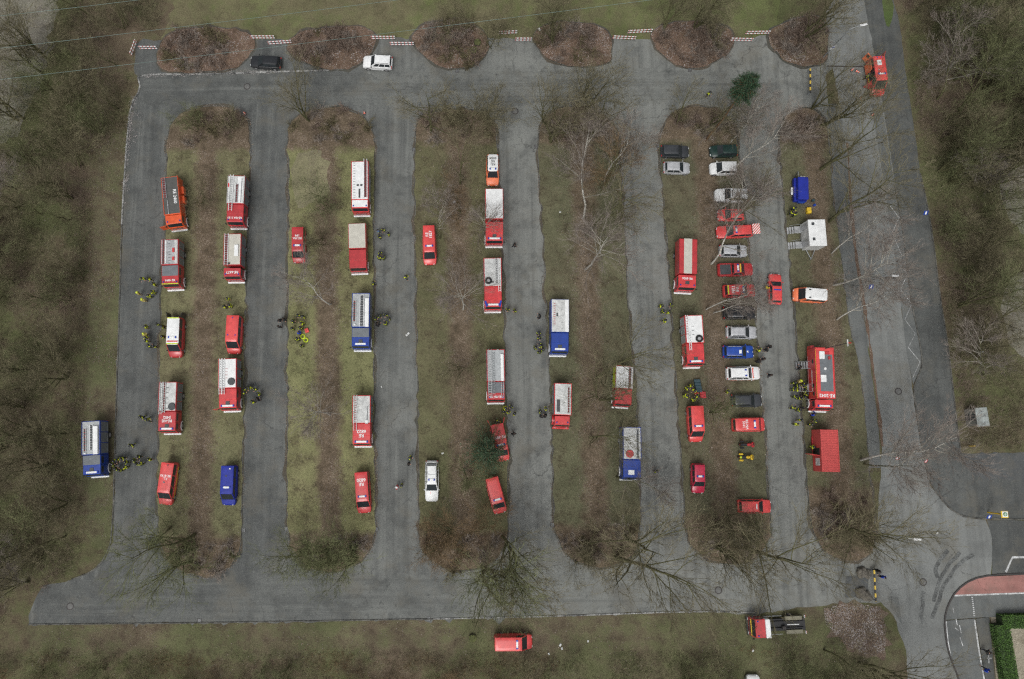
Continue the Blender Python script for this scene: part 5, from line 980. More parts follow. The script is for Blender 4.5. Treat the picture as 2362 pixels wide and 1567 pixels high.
for x, y, o, lab in [
 (334, 771, 'tan', 'person in tan turnout coat west of the white-roofed rescue van'), (595, 922, 'black', 'person in plain dark clothes closing the ring on the second lane'),
 (303, 1027, 'navy', 'person in dark striped gear walking alone on the westernmost lane'), (345, 1060, 'hv', 'person in yellow jacket alone at the lane edge above the red van'),
 (872, 533, 'lblue', 'person in light blue vest in the upper group on the third lane'), (861, 654, 'navy', 'person in striped gear walking at the island edge above the blue truck'),
 (936, 639, 'hv', 'person in yellow jacket walking alone across the third lane'), (691, 768, 'blue', 'person in blue jacket below the crowd on the second island'),
 (870, 750, 'black', 'person in dark reddish clothes beside the blue truck of the third column'), (1245, 732, 'black', 'person in dark clothes alone west of the blue tarpaulin truck'),
 (1187, 566, 'black', 'person all in black walking alone down the fourth lane'), (1259, 943, 'hv', 'person in yellow jacket west of the red box truck'),
 (1185, 1001, 'black', 'person in black walking alone beside the evergreen'), (946, 1056, 'hv', 'person in yellow jacket with helmet on the third lane above the white car'),
 (942, 1070, 'black', 'person in dark clothes behind the yellow jacket on the third lane'), (916, 1124, 'red', 'person in red jacket with white helmet on the third lane'),
 (926, 1120, 'navyb', 'person in dark gear beside the red jacket on the third lane'), (1533, 740, 'hv', 'person in yellow jacket walking behind the group on the fifth lane'),
 (1678, 903, 'hv', 'person in yellow jacket beside the dark estate car'), (1514, 1088, 'navy', 'person in striped gear alone beside the easternmost blue truck'),
 (1752, 809, 'hvb', 'person in yellow jacket at the nose of the blue estate car'), (1777, 866, 'black', 'person in black walking alone in the lane towards the emergency doctor car'),
 (1845, 850, 'black', 'person in black at the upper steps of the command truck'), (1877, 957, 'blue', 'person in bright blue jacket at the bumper of the command truck'),
 (1873, 1031, 'hv', 'person in yellow jacket at the open door of the red container'), (1769, 664, 'yellow', 'person in yellow jacket at the door of the red car in the lane'),
 (2001, 176, 'navy', 'person in dark gear with neon helmet at the open side of the rescue van'), (1634, 216, 'hv', 'person in neon yellow and red beneath the tree at the top lane'),
 (2024, 1316, 'black', 'person in dark clothes beside the boom barrier'), (2037, 1331, 'blue', 'person in blue jacket beside the boom barrier'),
 (2278, 1504, 'black', 'person in dark clothes walking along the clipped hedge'), (2276, 1546, 'blue', 'person in blue jacket walking along the clipped hedge'), (1150, 972, 'hv', 'person in yellow jacket between the open rear doors under the evergreen')]:
    person(x, y, o, lab, 'people on their own', None, 'walk' if 'walking' in lab else None)

# ------------------------------------------------------------------ small things
def barrier(px0, px1, label):
    a, b_ = P(*px0), P(*px1); d = b_ - a; L = d.length; c = (a + b_) / 2
    e = empty('barrier', (c.x, c.y, 0), math.atan2(d.y, d.x)); tag(e, label, 'barrier', 'red and white barriers along the top edge')
    for z in (0.50, 1.05): box('rail', e, BARRIER, 0, 0, z, L, 0.12, 0.13, 0.02)
    for s in (-1, 1): cyl('post', e, STEEL, s * (L / 2 - 0.25), 0.10, 0.55, 0.04, 1.1, 10)
BR = [((325, 112), (366, 112)), ((306, 128), (318, 96)), ((581, 88), (636, 88)), ((621, 102), (674, 98)), ((857, 89), (912, 89)), ((900, 103), (955, 103)), ((1150, 78), (1192, 76)), ((1187, 93), (1226, 93)), ((1411, 88), (1464, 90)), ((1446, 76), (1502, 73)), ((1681, 93), (1732, 94)), ((1716, 78), (1771, 77))]
BL = ['short barrier in the westernmost bay', 'barrier set across at the westernmost bay', 'rear barrier above the black car', 'front barrier above the black car', 'rear barrier above the white off-road car', 'front barrier above the white off-road car', 'rear barrier of the third gap, half covered by twigs', 'front barrier of the third gap', 'front barrier of the fourth gap', 'rear barrier of the fourth gap', 'front barrier of the easternmost gap', 'rear barrier of the easternmost gap']
for (a, b_), l in zip(BR, BL): barrier((a[0], a[1] + 4), (b_[0], b_[1] + 4), 'red and white striped ' + l)
def boom(px0, px1, label):
    a, b_ = P(*px0), P(*px1); d = b_ - a; L = d.length; c = (a + b_) / 2
    e = empty('boom_barrier', (c.x, c.y, 0), math.atan2(d.y, d.x)); tag(e, label, 'barrier', 'yellow and black boom barriers')
    box('boom', e, BOOM, 0, 0, 0.98, L, 0.22, 0.14, 0.03)
    for s in (-1, 1): box('post', e, STEEL, s * (L / 2 - 0.15), 0, 0.5, 0.16, 0.16, 1.0, 0.02)
boom((1862, 166), (1862, 222), 'yellow and black boom across the top lane'); boom((2007, 1312), (2011, 1384), 'yellow and black boom across the bottom lane')
# spoil and blocks at the ends of the lower boom
ROCK = paint('grey_boulder', (0.16, 0.145, 0.12), 0.95, var=0.35, scale=2)
def boulder(px, py, r, label, seed, mat=ROCK, sq=0.6):
    rr = random.Random(seed); bm = bmesh.new(); bmesh.ops.create_icosphere(bm, subdivisions=3, radius=1)
    for v in bm.verts:
        n_ = mnoise.noise(v.co * 1.4 + Vector((seed, 0, 0))) * 0.35 + mnoise.noise(v.co * 4 + Vector((0, seed, 0))) * 0.12; v.co *= (1 + n_); v.co.z *= sq
    me = bpy.data.meshes.new('boulder'); bm.to_mesh(me); bm.free(); me.materials.append(mat); p = P(px, py)
    tag(link('boulder', me, None, (p.x, p.y, r * 0.3), (0, 0, rr.uniform(0, 6)), (r, r * rr.uniform(0.7, 1), r)), label, 'boulder', 'boulders beside the boom barrier')
for i, (x, y, r, l) in enumerate([(1986, 1320, 0.8, 'brown boulder above the lower boom, nearest the planted island'), (2000, 1325, 0.6, 'grey boulder touching the upper end of the lower boom'), (1984, 1367, 0.75, 'brown boulder at the lower end of the boom'), (1996, 1374, 0.7, 'pale boulder at the foot of the lower boom'), (2003, 1378, 0.5, 'small boulder beside the lower boom post')]): boulder(x, y, r, l, i + 3)
MOSS = paint('moss', (0.10, 0.11, 0.035), 0.95, var=0.35, scale=3)
for i, (x, y, l) in enumerate([(1093, 119, 'round mossy stump in the third planted bay, lower one'), (1101, 101, 'round mossy stump in the third planted bay, upper one'), (1090, 1471, 'round mossy stump below the bottom lane')]):
    p = P(x, y); e = empty('tree_stump', (p.x, p.y, 0.0)); tag(e, l, 'stump', 'mossy stumps')
    r = 0.55; cyl('stump_wood', e, paint('stump_bark', (0.06, 0.05, 0.035), 0.95), 0, 0, 0.25, r, 0.5, 14, 'z', r * 0.85)
    bm = bmesh.new(); bmesh.ops.create_icosphere(bm, subdivisions=3, radius=0.5)
    for v in bm.verts: v.co *= 1 + 0.25 * mnoise.noise(v.co * 5 + Vector((i * 9, 0, 0))); v.co.z *= 0.4
    me = bpy.data.meshes.new('moss_cap'); bm.to_mesh(me); bm.free(); me.materials.append(MOSS); link('moss_cap', me, e, (0, 0, 0.46))
def cone(px, py, label, fallen=False):
    p = P(px, py); e = empty('traffic_cone', (p.x, p.y, 0.02)); tag(e, label, 'cone', 'traffic cones')
    if fallen: e.rotation_euler = (math.radians(80), 0, 1.0); e.location.z = 0.2
    box('cone_base', e, RUBBER, 0, 0, 0.03, 0.42, 0.42, 0.05, 0.02); link('cone_body', cyl_me(0.16, 0.7, 16, CONEMAT, 0.03), e, (0, 0, 0.40))
for a in [(1964, 163, 'orange cone with white bands left of the open rescue van'), (1972, 165, 'toppled cone beside the open rescue van', True), (1984, 228, 'orange cone below the front of the open rescue van'), (2011, 266, 'lone orange cone on the access road under branches'), (841, 262, 'small orange cone at the tip of the second island'), (565, 263, 'small red cone at the tip of the westernmost island')]: cone(*a)
def item(name, label, px, py, sx, sy, sz, mat, cat, rz=0.0, h=None, group=None, lid=None):
    p = P(px, py, sz / 2); e = empty(name, (p.x, p.y, 0.065), rz); tag(e, label, cat, group)
    box('shell', e, mat, 0, 0, sz * 0.42, sx, sy, sz * 0.80, 0.04); l = box('lid', e, lid or mat, 0, 0, sz * 0.90, sx * 1.02, sy * 1.02, sz * 0.18, 0.03); box('handle', l, DGREY, 0, 0, sz * 0.12, sx * 0.3, 0.04, 0.04, 0.01)
item('equipment_box', 'bright yellow box on the ground below the blue trailer', 1864.5, 487, 0.6, 0.85, 0.6, YELLOW, 'box')
for i in range(4): item('hard_case', 'dark teal hard case stacked on the grass behind the red van, ' + ['topmost', 'second', 'third', 'fourth'][i] + ' in the column', 1607 + i * 1.5, 879 + i * 7.5, 0.85, 0.42, 0.45, TEALCASE, 'case', 0, group='hard cases in a column')
for i, (x, y) in enumerate([(1617, 906), (1623, 908), (1618, 914), (1624, 915)]): item('crate', 'red crate in the block beside the dark cases, ' + ['upper western', 'upper eastern', 'lower western', 'lower eastern'][i] + ' one', x, y, 0.42, 0.45, 0.4, RED2, 'crate', 0.1, group='red crates')
item('crate', 'orange crate beside the red crates', 1606, 909, 0.45, 0.4, 0.35, PLASTICRED, 'crate')
item('equipment_bag', 'bright red bag beside the crowd on the second island', 708, 763, 0.5, 0.6, 0.4, RED3, 'bag', 0.4)
for (x, y, l) in [(699, 777, 'neon yellow hose roll on the grass, upper one'), (706, 785, 'neon yellow hose roll on the grass, lower one')]:
    p = P(x, y); tag(link('hose_roll', ring_me(0.28, 0.10, NEON, 20, 8), None, (p.x, p.y, 0.16)), l, 'hose', 'hose rolls')
item('small_case', 'tiny dark case beside the blue trailer, upper one', 1875, 463, 0.4, 0.3, 0.35, TEALCASE, 'case', 0.2, group='tiny cases'); item('small_case', 'tiny blue case beside the blue trailer, lower one', 1878, 474, 0.35, 0.3, 0.35, BLUE, 'case', 0.5, group='tiny cases')
PAPER = paint('white_litter', (0.66, 0.67, 0.66), 0.8, var=0.08)
def scrap(px, py, s, label, k=0):
    p = P(px, py); rr = random.Random(px * 7 + py); V = []; n = 5
    for jx in range(n):
        for iy in range(n): V.append(((jx / (n - 1) - 0.5) * s, (iy / (n - 1) - 0.5) * s * 0.7, 0.02 + rr.uniform(0, s * 0.22)))
    Fs = [(a * n + b_, (a + 1) * n + b_, (a + 1) * n + b_ + 1, a * n + b_ + 1) for a in range(n - 1) for b_ in range(n - 1)]
    me = mesh('paper_scrap', V, Fs, PAPER); o = link('paper_scrap', me, None, (p.x, p.y, 0.07), (0, 0, rr.uniform(0, 6))); m_ = o.modifiers.new('thick', 'SOLIDIFY'); m_.thickness = 0.01
    tag(o, label, 'litter', 'paper scraps')
for x, y, s, l in [(942, 770, 0.35, 'white scrap on the third lane, right of a pair'), (938, 774, 0.28, 'white scrap on the third lane, left of a pair'), (880, 893, 0.2, 'tiny white scrap on the third lane'), (1292, 490, 0.25, 'tiny white scrap on the third-last island'), (1292, 1488, 0.35, 'white scrap right of the lone red van, upper of a cluster'), (1296, 1496, 0.3, 'white scrap right of the lone red van, lower of a cluster'), (1356, 1479, 0.25, 'lone white scrap below the bottom lane'), (1266, 1508, 0.25, 'white scrap below the lone red van'), (1736, 1501, 0.3, 'white scrap below the carrier truck'), (1684, 1213, 0.2, 'white scrap at the end of the third island'), (1244, 69, 0.45, 'white board lying beside the fourth planted bay'), (1021, 1046, 0.3, 'white scrap above the white car'), (1048, 466, 0.4, 'white scrap on the third island'), (2160, 1230, 0.3, 'white scrap at the junction')]: scrap(x, y, s, l)
def manhole(px, py, label, r=0.42, square=False, parent=None):
    p = P(px, py); z = 0.017
    if square: o = box('drain_grate', None, IRON, p.x, p.y, z, 0.55, 0.55, 0.03, 0.01); tag(o, label, 'drain', 'square drains along the kerbs'); [box('bar', o, STEEL, 0, -0.18 + k * 0.09, 0.016, 0.42, 0.03, 0.02, 0.004) for k in range(5)]
    else:
        o = link('manhole_cover', ring_me(r, 0.09, IRON, 24, 6, 'z', 0.25), None, (p.x, p.y, z)); tag(o, label, 'manhole', 'round manhole covers'); link('plate', cyl_me(r * 0.9, 0.03, 20, paint('worn_iron_plate', (0.13, 0.13, 0.125), 0.7)), o, (0, 0, 0.002))
for x, y, l in [(570, 200, 'pale manhole cover in the top lane'), (1188, 257, 'manhole cover at the top of the fourth lane'), (162, 1399, 'manhole cover at the western end of the bottom lane'), (1657, 1362, 'manhole cover in the eastern bottom lane'), (2072, 903, 'manhole cover in the access road'), (2129, 1343, 'manhole cover at the junction')]: manhole(x, y, l)
for x, y, l in [(386, 357, 'westernmost island, upper west'), (577, 350, 'westernmost island, upper east'), (562, 1223, 'westernmost island, lower east'), (668, 352, 'second island, upper west'), (861, 344, 'second island, upper east'), (660, 1220, 'second island, lower west'), (868, 1221, 'second island, lower east'), (955, 345, 'third island, upper west'), (1147, 338, 'third island, upper east'), (1236, 339, 'fourth island, upper west'), (1274, 1211, 'fourth island, lower west'), (1517, 337, 'fifth island, upper west'), (1576, 1201, 'fifth island, lower west'), (1869, 1182, 'last island, lower west'), (460, 1432, 'bottom lane, western drain'), (989, 1428, 'bottom lane, middle drain'), (1592, 1410, 'bottom lane, eastern drain'), (1055, 164, 'third planted bay, lower tip'), (1591, 162, 'fifth planted bay, lower tip'), (2053, 557, 'footpath edge beside the zigzag line')]: manhole(x, y, 'dark square drain grate at the ' + l, square=True)
# street lamps and signs
def lamp(px, py, h, reach, ang, label, sign=False):
    p = P(px, py); e = empty('street_lamp', (p.x, p.y, 0), ang); tag(e, label, 'street lamp', 'street lamps')
    tube('pole', e, STEEL, [(0, 0, 0), (0, 0, h * 0.6), (0, 0, h - 0.6), (reach * 0.25, 0, h - 0.15), (reach, 0, h)], [0.09, 0.075, 0.06, 0.05, 0.045], 8); box('lamp_head', e, WHITE, reach + 0.35, 0, h + 0.02, 1.0, 0.30, 0.14, 0.06)
    if sign: s = box('sign_plate', e, WHITE, 0.02, -0.08, 2.9, 0.62, 0.04, 0.9, 0.02); box('sign_symbol', s, BLUE, 0, -0.025, 0.18, 0.46, 0.02, 0.40, 0.02)
lamp(1898, 133, 8.0, 1.5, 0.25, 'street lamp with a small sign at the sixth planted bay', True)
lamp(2010, 1225, 7.5, 1.3, -0.1, 'street lamp over the access road near the last island'); lamp(1965, 665, 8.0, 1.2, 0.0, 'street lamp beside the footpath and the birches')
def road_sign(name, px, py, label, h=2.3, kind='blue', ang=0.0):
    p = P(px, py); e = empty(name, (p.x, p.y, 0), ang); tag(e, label, 'sign', 'road signs')
    cyl('post', e, STEEL, 0, 0, h / 2, 0.035, h, 10)
    if kind == 'blue': d = box('sign_plate', e, BLUE, 0, -0.06, h, 0.62, 0.05, 0.62, 0.02, (-0.9, 0, 0)); box('sign_symbol', d, WHITE, 0, -0.03, 0, 0.22, 0.02, 0.44, 0.02)
    if kind == 'red': d = cyl('sign_plate', e, WHITE, 0, -0.06, h, 0.32, 0.04, 20, 'y', None, (-0.7, 0, 0)); link('sign_border', ring_me(0.28, 0.045, REDLENS, 20, 6), d, (0, -0.02, 0), (math.pi / 2, 0, 0))
road_sign('road_sign', 2112, 502, 'blue and white road sign beside the dark road', 2.4); road_sign('road_sign', 2047, 1055, 'red-rimmed round road sign under the birch at the access road', 2.4, 'red'); road_sign('road_sign', 2108, 1062, 'red-rimmed road sign on the kerb of the dark road', 2.6, 'red', 0.6); road_sign('road_sign', 1990, 668, 'small blue sign on the access road beside a birch', 2.2)
p = P(2278, 1182); e = empty('bus_stop_sign', (p.x, p.y, 0), 0.0); tag(e, 'yellow bus stop post with a white and green H board', 'sign')
tube('post', e, YELLOW, [(0, 0, 0), (0, 0, 2.7)], 0.09, 10); b_ = box('board', e, YELLOW, 0.15, 0, 3.0, 0.95, 0.9, 0.08, 0.03); box('white_panel', b_, WHITE, 0.04, 0.02, 0.045, 0.72, 0.72, 0.03, 0.01); link('green_ring', ring_me(0.22, 0.05, LEAFGREEN, 20, 6), b_, (0.04, 0.02, 0.07)); lettering(b_, 'H', 0.36, 0.04, 0.02, 0.075, 0, LEAFGREEN)
box('arm', e, YELLOW, 0.08, 0, 2.6, 0.5, 0.1, 0.4, 0.03)
road_sign('road_sign', 2258, 1188, 'small pale sign at the kerb beside the bus stop', 2.0)
p = P(2235, 1029); tag(tube('gas_marker', None, YELLOW, [(p.x, p.y, 0), (p.x, p.y, 1.2)], 0.06, 8), 'thin yellow marker post at the wood edge', 'post')
p = P(2262, 812); tag(box('marker_stone', None, OFFWHITE, p.x, p.y, 0.15, 0.5, 0.2, 0.3, 0.05), 'small white marker stone in the wood', 'stone')
# clipped hedge: an L of leafy green with real leaf faces
def hedge():
    e = empty('clipped_hedge', P(2283, 1420)); tag(e, 'dense green clipped hedge round the sandy bed in the bottom corner', 'hedge'); org = e.location
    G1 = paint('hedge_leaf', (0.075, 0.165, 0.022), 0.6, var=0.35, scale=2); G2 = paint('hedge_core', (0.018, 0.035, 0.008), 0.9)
    rr = random.Random(3); segs = [((2296, 1430), (2620, 1424), 1.7), ((2296, 1436), (2330, 1640), 1.9)]
    V = []; Fs = []
    for a, b_, w in segs:
        A, B = P(*a) - org, P(*b_) - org; A.z = B.z = 0; d = B - A; L = d.length; ang = math.atan2(d.y, d.x); c = (A + B) / 2
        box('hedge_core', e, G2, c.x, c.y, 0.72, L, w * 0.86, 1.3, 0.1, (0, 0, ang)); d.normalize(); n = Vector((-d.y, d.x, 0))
        for _ in range(int(L * 900)):
            t = rr.uniform(0, L); u = rr.uniform(-1, 1); f = rr.random()
            if f < 0.62: q = A + d * t + n * u * w / 2 + Vector((0, 0, 1.42 + rr.gauss(0, 0.06) - 0.12 * u * u))
            else: q = A + d * t + n * math.copysign(w / 2 - 0.05 + rr.gauss(0, 0.05), u) + Vector((0, 0, rr.uniform(0.1, 1.4)))
            s = rr.uniform(0.05, 0.10); a1 = Vector((rr.gauss(0, 1), rr.gauss(0, 1), rr.gauss(0, 0.6))).normalized(); a2 = a1.orthogonal().normalized(); k = len(V)
            V.extend([tuple(q - a1 * s), tuple(q + a2 * s * 0.5), tuple(q + a1 * s), tuple(q - a2 * s * 0.5)]); Fs.append((k, k + 1, k + 2, k + 3))
    o = link('foliage', mesh('foliage', V, Fs, G1), e); o['kind'] = 'stuff'
hedge()
# overhead cables across the top corner
CABLE = paint('copper_green_cable', (0.17, 0.24, 0.22), 0.6)
for i, (a, b_) in enumerate([((-260, 62), (560, -32)), ((-260, 141), (1420, -66)), ((-260, 214), (1980, -62))]):
    A, B = P(*a, 14.0), P(*b_, 14.0); pts = []
    for t in range(25):
        f = t / 24; q = A.lerp(B, f); q.z -= 1.2 * 4 * f * (1 - f) * 0.4; pts.append(q)
    V, Fs = tube_geo(pts, [0.020] * 25, 5); tag(link('overhead_cable', mesh('overhead_cable', V, Fs, CABLE, True)), 'thin pale green overhead cable crossing the top corner, ' + ['uppermost', 'middle', 'lowest'][i] + ' of three', 'cable', 'overhead cables')
# ------------------------------------------------------------------ trees, bushes, undergrowth
def bark(name, ca, cb, scale=6, white=False):
    m, nt, b = _bsdf(name); tc = nt.nodes.new('ShaderNodeTexCoord'); mp = nt.nodes.new('ShaderNodeMapping'); mp.inputs['Scale'].default_value = (1, 1, 0.35 if not white else 3.0); nt.links.new(tc.outputs['Object'], mp.inputs['Vector'])
    n = noise_node(nt, scale, 4, 0.65, mp.outputs[0]); c = mix(nt, ramp(nt, n, 0.36, 0.64), ca, cb)
    nt.links.new(c, b.inputs['Base Color']); b.inputs['Roughness'].default_value = 0.9; b.inputs['Specular IOR Level'].default_value = 0.2; MATS[name] = m; return m
BARK = bark('mossy_bark', (0.070, 0.069, 0.034), (0.128, 0.124, 0.062)); TWIG = bark('olive_twig', (0.112, 0.099, 0.060), (0.190, 0.170, 0.105), 1.5)
BIRCH = bark('birch_bark', (0.25, 0.24, 0.21), (0.52, 0.50, 0.45), 2.2, True); BTWIG = bark('birch_twig', (0.150, 0.125, 0.108), (0.26, 0.225, 0.195), 1.5); BLIMB = bark('birch_limb', (0.19, 0.18, 0.15), (0.37, 0.35, 0.30), 2.0)
OTWIG = bark('ochre_twig', (0.135, 0.090, 0.050), (0.20, 0.140, 0.080), 1.5); GTWIG = bark('green_twig', (0.100, 0.110, 0.052), (0.172, 0.182, 0.090), 1.5)
BUSHT = bark('reddish_bush_twig', (0.125, 0.092, 0.072), (0.215, 0.165, 0.135), 2.5); BUSHO = bark('olive_bush_twig', (0.095, 0.082, 0.046), (0.160, 0.140, 0.080), 2.5)
def rot_about(d, ang, rr):
    """d turned by ang about a random axis square to it."""
    ax = d.orthogonal(); ax.rotate(Matrix.Rotation(rr.uniform(0, 2 * math.pi), 3, d)); v = d.copy(); v.rotate(Matrix.Rotation(ang, 3, ax)); return v
class Geo:
    def __init__(s): s.v = []; s.f = []
    def cone(s, p, q, r):
        d = q - p; a = d.orthogonal().normalized() * r; b_ = d.cross(a).normalized() * r; k = len(s.v)
        s.v += [tuple(p + a), tuple(p - a * 0.5 + b_ * 0.87), tuple(p - a * 0.5 - b_ * 0.87), tuple(q)]; s.f += [(k, k + 1, k + 3), (k + 1, k + 2, k + 3), (k + 2, k, k + 3)]
    def tube(s, pts, rad, n=5):
        V, F_ = tube_geo(pts, rad, n, False); k = len(s.v); s.v += V; s.f += [tuple(i + k for i in f) for f in F_]
def tree_geo(seed, style):
    """Branches of one tree in metres, about 10 m tall: (trunk and limbs, thin limbs, twigs)."""
    rr = random.Random(seed); A, B, T = Geo(), Geo(), Geo()
    cfg = dict(alder=dict(n=(8, 8), up=0.05, ang=(0.50, 1.0), jit=0.07, lr=(0.48, 0.76), twl=1.3, twn=6, first=0.14),
               fan=dict(n=(7, 8), up=0.09, ang=(0.30, 0.68), jit=0.06, lr=(0.52, 0.80), twl=1.35, twn=6, first=0.08),
               birch=dict(n=(7, 8), up=0.05, ang=(0.55, 1.0), jit=0.12, lr=(0.44, 0.64), twl=1.05, twn=11, first=0.28),
               brush=dict(n=(8, 8), up=0.05, ang=(0.35, 0.85), jit=0.09, lr=(0.50, 0.78), twl=1.2, twn=7, first=0.08))[style]
    def walk(p, d, L, r, steps, tip=0.25, up=None):
        pts, rad, dirs = [p.copy()], [r], [d.copy()]
        for i in range(steps):
            d = (d + Vector((rr.gauss(0, cfg['jit']), rr.gauss(0, cfg['jit']), rr.gauss(0, cfg['jit'] * 0.6) + (cfg['up'] if up is None else up)))).normalized()
            p = p + d * (L / steps); pts.append(p.copy()); rad.append(r * (1 - (1 - tip) * (i + 1) / steps)); dirs.append(d.copy())
        return pts, rad, dirs
    def twigs(p, d, n, L):
        for _ in range(n):
            dd = rot_about(d, rr.uniform(0.25, 0.8), rr); dd.z += 0.12; dd.normalize(); l = L * rr.uniform(0.5, 1.25); q = p + dd * l; T.cone(p, q, rr.uniform(0.008, 0.012))
            for _k in range(2):
                f = rr.uniform(0.25, 0.75); s = p.lerp(q, f); e2 = rot_about(dd, rr.uniform(0.3, 0.8), rr); T.cone(s, s + e2 * l * rr.uniform(0.4, 0.7), 0.008)
    def stem(p, d, L, r, n1):
        pts, rad, dirs = walk(p, d, L, r, 9, 0.12, 0.02); A.tube(pts, rad, 7)
        for i in range(n1):
            f = cfg['first'] + (0.98 - cfg['first']) * (i + rr.random() * 0.8) / n1; k = min(int(f * 9), 8); t = f * 9 - k
            s = pts[k].lerp(pts[k + 1], t); dd = rot_about(dirs[k], rr.uniform(*cfg['ang']), rr); l1 = L * rr.uniform(*cfg['lr']) * (1.05 - 0.62 * f); r1 = max(rad[k] * rr.uniform(0.42, 0.60), 0.028)
            q, qr, qd = walk(s, dd, l1, r1, 6); B.tube(q, qr, 5)
            for j in range(cfg['n'][1]):
                g = 0.18 + 0.80 * (j + rr.random()) / cfg['n'][1]; k2 = min(int(g * 6), 5); s2 = q[k2].lerp(q[k2 + 1], g * 6 - k2); d2 = rot_about(qd[k2], rr.uniform(0.35, 0.8), rr); l2 = l1 * rr.uniform(0.32, 0.58) * (1.1 - 0.5 * g)
                w, wr, wd = walk(s2, d2, l2, max(qr[k2] * 0.5, 0.014), 3); T.tube(w, [max(x, 0.006) for x in wr], 3)
                for m_ in (1, 3): twigs(w[m_], wd[m_], 2 + cfg['twn'] // 4, min(cfg['twl'], l2 * 0.8))
            twigs(q[-1], qd[-1], cfg['twn'] // 2, cfg['twl'])
        twigs(pts[-1], dirs[-1], cfg['twn'], cfg['twl'])
    up = Vector((0, 0, 1))
    if style == 'brush':
        for i in range(4): stem(Vector((rr.gauss(0, 0.35), rr.gauss(0, 0.35), -0.1)), rot_about(up, rr.uniform(0.08, 0.42), rr), rr.uniform(5.5, 8.5), rr.uniform(0.05, 0.08), 6)
    elif style == 'fan':
        for i in range(rr.choice([2, 3, 3])): stem(Vector((rr.gauss(0, 0.15), rr.gauss(0, 0.15), -0.1)), rot_about(up, rr.uniform(0.04, 0.24), rr), rr.uniform(8, 9.6), rr.uniform(0.10, 0.15), 7)
    elif style == 'birch': stem(Vector((0, 0, -0.1)), rot_about(up, rr.uniform(0.02, 0.16), rr), 9.4, 0.10, 15)
    else: stem(Vector((0, 0, -0.1)), rot_about(up, rr.uniform(0.0, 0.08), rr), 9.2, 0.14, 12)
    return A, B, T
TREES = {}
for st, cnt in (('alder', 4), ('fan', 4), ('birch', 5), ('brush', 5)):
    TREES[st] = []
    for i in range(cnt):
        A, B, T = tree_geo(hash((st, i)) % 1 + i * 17 + len(st) * 101, st)
        TREES[st].append((A, B, T))
TM = {}
LOOKS = {'dark': (BARK, BARK, TWIG), 'birch': (BIRCH, BLIMB, BTWIG), 'ochre': (BARK, BARK, OTWIG), 'green': (BARK, BARK, GTWIG), 'pale': (BARK, BLIMB, BTWIG)}
def tree_mesh(st, i):
    k = (st, i)
    if k not in TM:
        A, B, T = TREES[st][i]; TM[k] = (mesh('trunk', A.v, A.f, BARK, True, 60), mesh('branches', B.v, B.f, BARK, True, 60), mesh('crown', T.v, T.f, TWIG))
    return TM[k]
def dress(o, m_):
    o.material_slots[0].link = 'OBJECT'; o.material_slots[0].material = m_; return o
rt = random.Random(11); HK = 1.2      # tree heights below are scaled by this
def tree(st, look, px, py, h, label, group=None, i=None, z=0.0, name=None, spread=1.15, lean=None):
    i = rt.randrange(len(TREES[st])) if i is None else i; p = P(px, py); s = h / 10.0; a, b_, c = tree_mesh(st, i); L0, L1, L2 = LOOKS[look]; h *= HK; s = h / 10.0
    e = empty(name or {'birch': 'birch_tree', 'brush': 'shrub_tree'}.get(st, 'bare_tree'), (p.x, p.y, z), rt.uniform(0, 6.28)); e.scale = (s * spread, s * spread, s); tag(e, label, 'tree', group)
    tip = Vector(TREES[st][i][0].v[-1]); out = P(px, py) - P(CX, CY + F_PX * math.tan(TILT))      # crowns grow outward, over the open lanes
    if st in ('birch', 'alder') and group and group.endswith('on the lot'): e.rotation_euler.z = math.atan2(out.y, out.x) - math.atan2(tip.y, tip.x) + rt.uniform(-0.6, 0.6)
    if lean: e.rotation_euler = (lean[0], lean[1], e.rotation_euler.z)
    dress(link('trunk', a, e), L0); cr = dress(link('crown', c, e), L2); dress(link('branches', b_, cr), L1); return e
